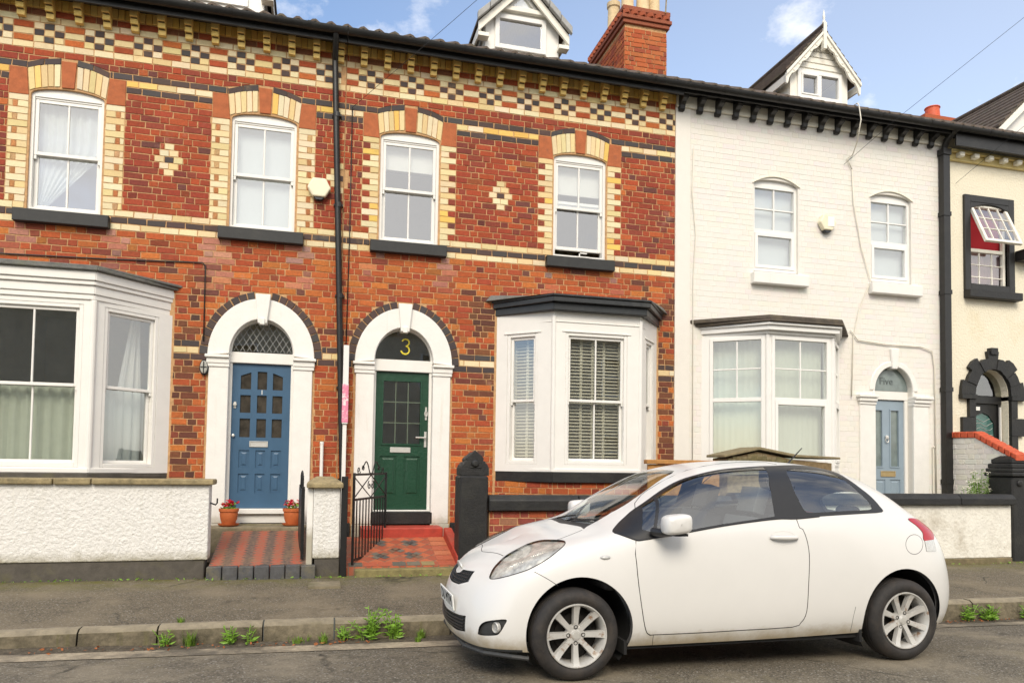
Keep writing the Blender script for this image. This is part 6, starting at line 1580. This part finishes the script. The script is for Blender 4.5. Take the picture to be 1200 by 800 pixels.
# ------------------------------------------------------------------ the car
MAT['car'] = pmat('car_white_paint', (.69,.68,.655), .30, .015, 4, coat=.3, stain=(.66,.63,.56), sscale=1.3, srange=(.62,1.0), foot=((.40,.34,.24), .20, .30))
MAT['car_trim'] = pmat('car_black_trim', (.014,.014,.015), .42, .1, 20)
MAT['car_plastic'] = pmat('car_grey_plastic', (.035,.036,.036), .6, .15, 30, .1, 120)
MAT['car_seam'] = pmat('car_panel_gap', (.012,.012,.012), .8, .1)
MAT['car_glass'] = glassmat('car_side_glass', (.88,.95,.94), .15)
MAT['car_screen'] = glassmat('car_windscreen_glass', (.90,.94,.91), .12)
MAT['lens'] = glassmat('lamp_lens', (.97,.97,.95), .06)
MAT['lamp_chrome'] = pmat('lamp_reflector', (.58,.57,.54), .28, .55, 13, .5, 22, metallic=.25)
MAT['lamp_dark'] = pmat('lamp_bezel', (.20,.19,.17), .3, .3, 30, metallic=.5)
MAT['amber'] = pmat('amber_lens', (.65,.25,.04), .2, .2, 30)
MAT['tail_red'] = pmat('red_tail_lens', (.42,.004,.006), .2, .15, 40)
MAT['tail_clear'] = pmat('clear_tail_lens', (.55,.55,.53), .15, .2, 60, .2, 90, coat=.4)
MAT['tyre'] = pmat('tyre_rubber', (.020,.018,.017), .75, .25, 18, .15, 60, stain=(.055,.043,.034), sscale=7, srange=(.45,.78))
MAT['alloy'] = pmat('alloy_silver', (.60,.59,.56), .35, .08, 14, metallic=.3, stain=(.33,.22,.15), sscale=13, srange=(.57,.66))
MAT['alloy_dark'] = pmat('brake_dark', (.014,.012,.010), .7, .4, 20, metallic=.3)
MAT['interior'] = pmat('car_interior_grey', (.10,.10,.105), .85, .1, 30)
MAT['headlining'] = pmat('car_headlining', (.42,.40,.36), .9, .05, 10)
MAT['plate'] = pmat('plate_white', (.82,.82,.78), .4, .03, 20)
MAT['arch'] = pmat('wheel_arch_liner', (.012,.012,.012), .9, .2, 20)
CX, CY = -1.72, -4.45
def in_poly(poly, U, V):
    ins = np.zeros(U.shape, bool); n = len(poly)
    for i in range(n):
        (x0, y0), (x1, y1) = poly[i], poly[(i+1) % n]
        if y0 == y1: continue
        c = ((V < y0) != (V < y1)); xi = x0+(V-y0)*(x1-x0)/(y1-y0)
        ins ^= c & (U < xi)
    return ins
def near_poly(poly, p, closed=True):
    best = (1e9, p); n = len(poly)
    for i in range(n if closed else n-1):
        a, b = np.array(poly[i]), np.array(poly[(i+1) % n]); d = b-a; L = d@d
        t = 0 if L == 0 else min(1, max(0, (p-a)@d/L)); q = a+d*t; e = np.hypot(*((p-q)*(1,1)))
        if e < best[0]: best = (e, q)
    return best
def smooth_poly(p, k=6, closed=True):
    """Catmull-Rom through traced points so outlines are not angular"""
    out = []; n = len(p)
    for i in range(n if closed else n-1):
        P = [np.array(p[(i+j) % n] if closed else p[min(max(i+j,0),n-1)]) for j in (-1,0,1,2)]
        for t in np.linspace(0, 1, k, endpoint=False):
            out.append(tuple(.5*((2*P[1])+(-P[0]+P[2])*t+(2*P[0]-5*P[1]+4*P[2]-P[3])*t*t+(-P[0]+3*P[1]-3*P[2]+P[3])*t**3)))
    if not closed: out.append(tuple(p[-1]))
    return out
def build_car():
    car = thing('parked_car', 'white three door hatchback parked along the kerb', 'car', (CX, CY, 0))
    K = 22; nu, nv = NU*K, NV*K
    UU, VV = np.meshgrid(np.linspace(0, NU, nu+1), np.linspace(0, NV, nv+1), indexing='ij')
    UV = np.stack([UU, VV], -1); lab = np.zeros((nu, nv), int)
    fU, fV = (UU[:-1,:-1]+1/(2*K)), (VV[:-1,:-1]+1/(2*K)); moved = np.zeros((nu+1, nv+1), bool)
    N9 = float(NV)
    ws = FEAT['windscreen_edge']
    scr = [(8.92,8.55),(8.92,N9+.01)][::-1]
    regions = [
     ('door', FEAT['door'], 1), ('trim', smooth_poly(FEAT['trim'], 3), 2), ('door_glass', FEAT['door_glass'], 3), ('vent_glass', FEAT['vent_glass'], 4), ('quarter_glass', smooth_poly(FEAT['quarter_glass'], 3), 5),
     ('bonnet', [(-.01,5.77),(.45,5.86),(.87,5.88),(1.3,5.76),(1.66,5.53)]+[(q[0]-.02,q[1]+.12) for q in FEAT['headlight'][::-1][3:7]]+[(4.36,5.80),(4.83,5.98),(5.34,6.25),(5.50,6.75),(5.42,7.6),(5.36,N9+.01),(-.01,N9+.01)], 6),
     ('cowl', [(5.42,6.3),(5.50,6.75),(5.42,7.6),(5.36,N9+.01),(5.74,N9+.01),(5.80,7.6),(5.85,6.75),(5.62,6.55)], 7),
     ('windscreen', [(5.74,N9+.01),(5.80,7.6),(5.85,6.75),(6.585,7.40),(7.311,7.73),(8.191,7.966),(8.75,8.10),(8.90,8.25),(8.90,N9+.01)], 8),
     ('headlight', smooth_poly(FEAT['headlight'], 4), 9),
     ('grille', [(-.01,3.60),(.25,3.72),(.32,3.98),(1.0,4.08),(1.05,3.36),(.6,3.08),(-.01,3.02)], 10),
     ('lower_grille', [(-.01,1.60),(.496,1.61),(1.395,1.77),(1.427,.985),(.886,.775),(-.01,.75)], 11),
     ('fog', smooth_poly(FEAT['fog'], 4), 12), ('tail_red', smooth_poly(FEAT['tail_red'], 3), 13), ('tail_clear', FEAT['tail_clear'], 14),
     ('rear_window', [(14.25,5.55),(14.2,7.6),(14.1,N9+.01),(16.01,N9+.01),(16.01,5.5)], 15), ('plate_recess', [(15.45,2.8),(15.45,3.7),(16.01,3.7),(16.01,2.8)], 16),
     ('chin', [(-.01,.20),(2.2,.20),(3.4,.16),(3.4,-.01),(-.01,-.01)], 17),
     ('arch_front', FEAT['arch_front'], 99), ('arch_rear', FEAT['arch_rear'], 98)]
    for name, poly, k in regions:
        ins = in_poly(poly, fU, fV); lab[ins] = k
    # slide the grid points on each visible outline onto that outline, so edges are clean
    order = {k: n for n, (_, _, k) in enumerate(regions)}; rank = np.full((nu+2, nv+2), -9); rank[1:-1,1:-1] = np.vectorize(lambda k: order.get(k, -1))(lab)
    st4 = np.stack([rank[:-1,:-1], rank[1:,:-1], rank[:-1,1:], rank[1:,1:]], -1); hi = st4.max(-1); lo_ = np.where(st4 == -9, 99, st4).min(-1)
    for i, j in np.argwhere(hi != lo_):
        p = np.array([UU[i,j], VV[i,j]]); e, q = near_poly(regions[hi[i,j]][1], p)
        if e < 1.3/K:
            q = q.copy()
            if i in (0, nu): q[0] = p[0]
            if j in (0, nv): q[1] = p[1]
            UV[i,j] = np.clip(q, 0, (NU, NV))
    fl = UV.reshape(-1, 2); P = S(fl[:,0], fl[:,1]); Nn = nrm(fl[:,0], fl[:,1])
    out = P-np.array([0,0,.65]); out[:,0] *= .4; s = np.sign((Nn*out).sum(1)); Nn *= s[:,None]
    # keep normals at the mirror seams in-plane
    idx = np.arange((nu+1)*(nv+1)).reshape(nu+1, nv+1)
    quads = np.stack([idx[:-1,:-1], idx[1:,:-1], idx[1:,1:], idx[:-1,1:]], -1).reshape(-1, 4); L = lab.reshape(-1)
    a, b, c = P[quads[:,0]], P[quads[:,1]], P[quads[:,2]]; g = np.cross(b-a, c-a); flip = np.median(np.sign((g*Nn[quads[:,0]]).sum(1)))
    def part(name, labels, mat, parent=car, sides=(-1, 1), off=0., thick=None, shade=True):
        sel = quads[np.isin(L, labels)]; V = []; F = []; NN = []; base = 0
        for sd in sides:
            used, inv = np.unique(sel, return_inverse=True); pp = P[used]+Nn[used]*off; n = Nn[used].copy(); pp = pp.copy(); pp[:,1] *= sd; n[:,1] *= sd
            q = inv.reshape(-1, 4)
            # local half has +y; surface orientation flips with the mirror
            if (flip > 0) != (sd > 0): q = q[:, ::-1]
            V.append(pp); NN.append(n); F.append(q+base); base += len(used)
        V = np.concatenate(V); F = np.concatenate(F); NN = np.concatenate(NN)
        me = bpy.data.meshes.new(name); me.from_pydata(V.tolist(), [], F.tolist()); me.materials.append(MAT[mat])
        me.shade_smooth()
        if shade: me.normals_split_custom_set_from_vertices([tuple(x) for x in NN])
        o = bpy.data.objects.new(name, me); COL.objects.link(o); o.parent = parent
        return o
    def kid(mb, name, mat, parent, **k):
        o = mb.build(name, mat, None, **k); o.parent = parent; o.matrix_parent_inverse = Matrix.Identity(4); return o
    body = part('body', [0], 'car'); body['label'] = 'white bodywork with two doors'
    def pt(u, v, sd=-1, off=0.):
        p = S(u, v)[0]; n = Nn_at(u, v); q = p+n*off; return Vector((q[0], sd*q[1], q[2]))
    def Nn_at(u, v):
        n = nrm(np.array([u]), np.array([v]))[0]; p = S(u, v)[0]; o = p-np.array([0,0,.65]); o[0] *= .4
        return n if n@o > 0 else -n
    liner = part('interior_trim', [0, 1, 6, 17], 'interior', off=-.035)
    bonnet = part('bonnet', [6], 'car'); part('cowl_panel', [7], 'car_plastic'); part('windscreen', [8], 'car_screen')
    part('grille', [10], 'car_plastic', off=-.012); part('lower_grille', [11], 'car_plastic', off=-.012); part('front_lip', [17], 'car_plastic')
    part('rear_window', [15], 'car_glass'); part('plate_recess', [16], 'car_plastic', off=-.01)
    for sd in (-1, 1):
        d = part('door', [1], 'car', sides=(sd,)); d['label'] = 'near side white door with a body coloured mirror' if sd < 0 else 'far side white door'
        part('window_surround', [2], 'car_trim', sides=(sd,), off=.001)
        part('side_window', [3, 4], 'car_glass', sides=(sd,)); part('quarter_window', [5], 'car_glass', sides=(sd,))
        h = part('headlight', [9], 'lens', sides=(sd,), off=.002); part('reflector', [9], 'lamp_chrome', h, (sd,), off=-.012)
        part('fog_light_recess', [12], 'car_plastic', sides=(sd,), off=-.022)
        t = part('tail_light', [13], 'tail_red', sides=(sd,), off=.003); part('clear_lens', [14], 'tail_clear', t, (sd,), off=.003)
        # lamp innards
        mb = MB(); c = pt(2.55, 4.35, sd, -.045); mb.M = Matrix.Translation(c) @ Matrix.Rotation(R(90), 4, 'Y') @ Matrix.Rotation(R(180), 4, 'X')
        mb.lathe([(.0,.02),(.035,.022),(.05,.0),(.062,-.03)], (0,0,0), 20); kid(mb, 'projector', MAT['lamp_chrome'], h, smooth='auto')
        pass
        mb = MB(); u, v = FEAT['fog_lamp'][0]; c = pt(u, v, sd, -.004); dirn = Vector((-.92, sd*.38, 0)).normalized(); mb.M = Matrix.Translation(c) @ dirn.to_track_quat('Z', 'Y').to_matrix().to_4x4()
        mb.lathe([(.034,-.02),(.036,.0),(.031,.006),(.028,.0),(.0,-.004)], (0,0,0), 24); kid(mb, 'fog_light', MAT['lamp_chrome'], car, smooth='auto')
        # dark outlines: panel gaps
        def seam(poly, r=.0030, closed=False, off=-.0010, mat='car_seam', name='panel_gap', sm=4):
            pl = smooth_poly(poly, sm, closed); pl = pl+[pl[0]] if closed else pl
            mb2 = MB(); mb2.tube([pt(min(max(q[0],0),NU), min(max(q[1],0),NV), sd, off) for q in pl], r, 6); kid(mb2, name, MAT[mat], body)
        seam(FEAT['door'], .0034, True, sm=2); seam(FEAT['seam_fender'], .0024); seam(FEAT['seam_rear'], .0022); seam(FEAT['seam_sill'], .0022); seam(FEAT['fuel'], .0022, True)
        bl = [(0,5.77),(.45,5.86),(.87,5.88),(1.3,5.76),(1.66,5.53)]; seam(bl, .003); seam([(4.22,5.78),(4.36,5.80),(4.83,5.98),(5.34,6.25)], .0028)
        seam([(14.25,5.55),(14.2,7.6),(14.1,9)], .003); seam([(13.95,4.6),(14.0,3.2),(14.05,2.4),(15,2.3),(16,2.3)], .003)
        seam(FEAT['headlight'], .0032, True, 0.0, sm=3); seam(FEAT['tail_red'], .0022, True)
        seam(FEAT['trim'][20:], .0045, False, .002, 'car_trim', 'window_seal')
        # side repeater, handle, mirror
        mb = MB(); ip = [pt(*q, sd, .004) for q in smooth_poly(FEAT['indicator'], 2)]; cen = sum(ip, Vector())/len(ip)+Vector((0, sd*.006, 0)); n = len(ip)
        mb.add(ip+[cen]+[p-Vector((0,sd*.01,0)) for p in ip], [(i,(i+1)%n,n) for i in range(n)]+[(i,n+1+i,n+1+(i+1)%n,(i+1)%n) for i in range(n)]); kid(mb, 'side_repeater', MAT['tail_clear'], car, smooth=True)
        (u0, v0), (u1, v1) = FEAT['handle']; A, B = pt(u0, v0+.02, sd, .020), pt(u1, v1+.02, sd, .020)
        mb = MB(); n = 10; vs = []
        for i in range(n+1):
            t = i/n; c = A.lerp(B, t); bow = .012*math.sin(t*math.pi)-.020*(1 if i in (0, n) else 0); hh = .017*(.75+.35*math.sin(t*math.pi)); y = sd
            for (dy, dz) in ((-.012,-hh),(.008,-hh*.8),(.012,0),(.008,hh*.8),(-.012,hh)): vs.append((c.x, c.y+y*(dy+bow), c.z+dz))
        fs = [(i*5+k, i*5+(k+1)%5, (i+1)*5+(k+1)%5, (i+1)*5+k) for i in range(n) for k in range(5)]+[(0,1,2,3,4), tuple(n*5+k for k in (4,3,2,1,0))]
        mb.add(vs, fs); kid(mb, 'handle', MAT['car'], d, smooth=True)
        mb = MB(); hp = [pt(*q, sd, .0015) for q in smooth_poly(FEAT['handle_recess'], 2)]; n = len(hp); mb.add(hp+[sum(hp, Vector())/n-Vector((0,sd*.018,0))], [(i,(i+1)%n,n) for i in range(n)]); kid(mb, 'handle_recess', MAT['car'], d, smooth=True)
        mx, my, mz = -.64, sd*.955, 1.030
        mb = MB(); prof = []
        n1, n2 = 20, 10
        for j in range(n2+1):
            ph = math.pi*j/n2; pw = abs(math.cos(ph))**.55*(1 if math.cos(ph) > 0 else -1); rr_ = max(.001, math.sin(ph))**.45
            for i in range(n1):
                th = 2*math.pi*i/n1; ct, st_ = math.cos(th), math.sin(th)
                sx = abs(ct)**.5*(1 if ct > 0 else -1); sz = abs(st_)**.5*(1 if st_ > 0 else -1)
                prof.append((mx+.098*sx*rr_*(1 if ct > 0 else .96), my+.075*pw, mz+.066*sz*rr_+.008*sx))
        mb.add(prof, [(j*n1+i, j*n1+(i+1)%n1, (j+1)*n1+(i+1)%n1, (j+1)*n1+i) for j in range(n2) for i in range(n1)])
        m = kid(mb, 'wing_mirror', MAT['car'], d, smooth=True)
        mb = MB(); mb.tube([(mx-.10, sd*.80, mz-.06), (mx-.06, sd*.86, mz-.065), (mx-.02, sd*.93, mz-.055)], .028, 10); mb.box(mx-.02, mx+.07, min(sd*.93, sd*.99), max(sd*.93, sd*.99), mz-.078, mz-.062); kid(mb, 'mirror_arm', MAT['car_trim'], d, smooth='auto')
        # wipers and wheel arch liners
        for cx_, nm in ((-1.255, 'f'), (1.300, 'r')):
            mb = MB(); prof = [(.10,-.42),(.372,-.42),(.372,-.02),(.366,-.0)]
            mb.lathe([(r_, sd*(.745+h_)) for r_, h_ in ((.10,-.40),(.385,-.40),(.385,-.10),(.372,.0))], (cx_, 0, .312), 40, axis='y', a0=R(-35), a1=R(215)); kid(mb, 'wheel_arch', MAT['arch'], car, smooth='auto', recalc=False)
    # bars across the grilles
    mb = MB()
    for q in range(5):
        v = .86+.17*q; mb.tube([pt(u/10, v+.012*u, -1, -.002) for u in range(13, -1, -1)]+[pt(u/10, v+.012*u, 1, -.002) for u in range(1, 14)], .006, 6)
    kid(mb, 'grille_bar', MAT['car_trim'], car)
    mb = MB()
    for q in range(4):
        v = 3.15+.2*q; mb.tube([pt(u/10, v+.02*u/10, -1, -.004) for u in range(9, -1, -1)]+[pt(u/10, v+.02*u/10, 1, -.004) for u in range(1, 10)], .004, 6)
    for sd in (-1, 1):
        for q in range(8): u = .12+.11*q; mb.tube([pt(u, 3.05+.05*i+.16*u, sd, -.005) for i in range(18)], .0035, 5)
    kid(mb, 'grille_mesh', MAT['car_trim'], car)
    # chrome oval badge, number plate
    mb = MB(); c = pt(0.0, 4.05, -1, .006); Mb = Matrix.Translation(c) @ Matrix.Rotation(R(-22), 4, 'Y')
    mb.M = Mb
    def oval(ry, rz, r, oy=0, oz=0): mb.tube([(0, oy+ry*math.cos(w), oz+rz*math.sin(w)) for w in [i*.2618 for i in range(25)]], r, 8)
    oval(.062, .042, .0075); oval(.022, .040, .005); oval(.045, .016, .005, 0, .018); kid(mb, 'badge', MAT['chrome'], bonnet, smooth=True)
    mb = MB(); mb.M = Matrix.Translation((-2.006, 0, .43)) @ Matrix.Rotation(R(-7), 4, 'Y'); mb.box(-.006, .004, -.26, .26, -.056, .056); pl = kid(mb, 'number_plate', MAT['plate'], car, bevel=.003)
    mb = MB(); Mp = Matrix.Translation((-2.0135, 0, .43)) @ Matrix.Rotation(R(-7), 4, 'Y') @ Matrix(((0,1,0,0),(-1,0,0,0),(0,0,1,0),(0,0,0,1)))
    mb.add(*text_mesh('DU MTM', .115, Mp, .001)); kid(mb, 'plate_lettering', MAT['car_trim'], pl)
    # underbody, bumper lip
    mb = MB(); mb.box(-1.80, -1.60, -.62, .62, .19, .23); mb.box(-.90, .94, -.76, .76, .175, .215); mb.box(1.65, 1.86, -.6, .6, .25, .29); mb.box(-1.62, 1.66, -.40, .40, .18, .24); kid(mb, 'underbody', MAT['arch'], car)
    mb = MB(); mb.tube([(-1.95, y/10, .165) for y in range(-4, 5)], .015, 8); mb.tube([(-1.95,-.4,.165),(-1.86,-.62,.165),(-1.70,-.76,.165),(-1.60,-.79,.155)], .015, 8); mb.tube([(-1.95,.4,.165),(-1.86,.62,.165),(-1.70,.76,.165),(-1.60,.79,.155)], .015, 8); kid(mb, 'air_dam', MAT['car_plastic'], car)
    # wipers and aerial
    mb = MB(); mb.tube([pt(5.62,7.9,-1,.015), pt(5.95,7.2,-1,.02), pt(6.1,6.9,-1,.012)], .007, 6); mb.tube([pt(5.60,7.6,1,.015), pt(5.92,8.3,1,.02), pt(6.15,8.95,1,.012)], .007, 6)
    mb.tube([pt(5.9,8.9,-1,.012), pt(6.05,7.0,-1,.012)], .005, 6); kid(mb, 'wiper', MAT['car_trim'], car)
    mb = MB(); mb.tube([(.88,0,1.44),(.90,0,1.47),(1.02,0,1.585)], .006, 6, rs=[.014,.007,.004]); kid(mb, 'aerial', MAT['car_trim'], car)
    # cabin
    def seat(x, y):
        mb = MB(); mb.M = Matrix.Translation((x, y, 0))
        mb.box(-.25, .25, -.23, .23, .32, .50)
        mb.M = Matrix.Translation((x+.20, y, .45)) @ Matrix.Rotation(R(17), 4, 'Y'); mb.box(-.07, .07, -.22, .22, 0, .60); mb.box(-.05, .05, -.12, .12, .64, .84); mb.box(-.01, .01, -.06, -.045, .58, .66); mb.box(-.01, .01, .045, .06, .58, .66)
        kid(mb, 'seat', MAT['interior'], car, bevel=.04, seg=3)
    seat(-.10, -.36); seat(-.10, .36)
    mb = MB(); mb.box(.62, 1.05, -.62, .62, .35, .52); mb.M = Matrix.Translation((1.02, 0, .48)) @ Matrix.Rotation(R(15), 4, 'Y'); mb.box(-.07, .07, -.60, .60, 0, .52)
    for y in (-.36, .36): mb.box(-.04, .04, y-.12, y+.12, .53, .66)
    kid(mb, 'rear_seat', MAT['interior'], car, bevel=.04, seg=3)
    mb = MB(); mb.box(-1.05, -.62, -.70, .70, .55, .93); kid(mb, 'dashboard', MAT['interior'], car, bevel=.06, seg=3)
    mb = MB(); mb.M = Matrix.Translation((-.46, .36, .86)) @ Matrix.Rotation(R(62), 4, 'Y'); mb.tube([(.18*math.cos(w), .18*math.sin(w), 0) for w in [i*.2094 for i in range(31)]], .014, 8); mb.box(-.17, .17, -.025, .025, -.03, -.005); mb.box(-.025, .025, -.17, .17, -.03, -.005); kid(mb, 'steering_wheel', MAT['interior'], car, smooth='auto')
    mb = MB(); mb.box(-.85, .90, -.70, .70, .24, .32); kid(mb, 'floor', MAT['interior'], car)
    # wheels
    def wheel(x, sd, rot):
        w = bpy.data.objects.new('wheel', None); COL.objects.link(w); w.parent = car; w.location = (x, sd*.755, .298); w.rotation_euler = (0, rot, 0 if sd < 0 else math.pi); w.empty_display_size = .1
        ty = MB(); prof = [(.205,.085),(.207,-.075),(.214,-.088),(.235,-.098),(.262,-.094),(.282,-.080),(.292,-.066),(.298,-.05)]
        for g in (-.035, 0, .035): prof += [(.298,g-.004),(.290,g-.003),(.290,g+.003),(.298,g+.004)]
        prof += [(.298,.05),(.290,.07),(.262,.09),(.205,.085)]
        ty.lathe(prof, (0,0,0), 72, axis='y', caps=False); t = kid(ty, 'tyre', MAT['tyre'], w, smooth='auto')
        rm = MB(); rm.lathe([(.209,-.084),(.206,-.092),(.200,-.092),(.194,-.080),(.186,-.06),(.180,.05),(.19,.07)], (0,0,0), 64, axis='y', caps=False)
        for i in range(8):
            a = i*math.pi/4; c, s_ = math.cos(a), math.sin(a); vs = []
            for (r_, hw, y0, y1) in ((.035,.021,-.052,-.02),(.075,.019,-.058,-.025),(.125,.0205,-.064,-.03),(.165,.023,-.071,-.036),(.197,.026,-.084,-.05)):
                for (q, yy) in ((-hw,y1),(-hw*.86,y0),(hw*.86,y0),(hw,y1)): vs.append((r_*c-q*s_, yy, r_*s_+q*c))
            rm.add(vs, [(k*4+j, k*4+j+1, k*4+j+5, k*4+j+4) for k in range(4) for j in range(3)]+[(0,1,2,3),(19,18,17,16)])
        rm.lathe([(.0,-.060),(.030,-.060),(.034,-.054),(.062,-.050),(.068,-.02)], (0,0,0), 32, axis='y', caps=False)
        kid(rm, 'rim', MAT['alloy'], w, smooth='auto')
        for i in range(4):
            nb = MB(); a = math.pi/2*i+math.pi/2; nb.lathe([(.014,-.0535),(.014,-.058),(.010,-.058),(.009,-.052)], (.052*math.cos(a), 0, .052*math.sin(a)), 12, axis='y')
            kid(nb, 'wheel_nut', MAT['car_trim'], w, smooth='auto')
        cb = MB(); cb.lathe([(.0,-.064),(.022,-.063),(.024,-.0605)], (0,0,0), 20, axis='y'); kid(cb, 'hub_cap', MAT['chrome'], w, smooth='auto')
        dk = MB(); dk.lathe([(.0,.0),(.13,.0),(.13,.015),(.178,.03)], (0,0,0), 40, axis='y', caps=False); kid(dk, 'brake_disc', MAT['alloy_dark'], w)
    wheel(-1.287, -1, R(0)); wheel(1.292, -1, R(20)); wheel(-1.287, 1, R(10)); wheel(1.292, 1, R(30))
    for x in (-.93, .93):
        for y in (-.80, .64): mb = MB(); mb.box(x-.01, x+.01, y, y+.16, .15, .24); kid(mb, 'mud_flap', MAT['arch'], car)
    return car
CAR = build_car()
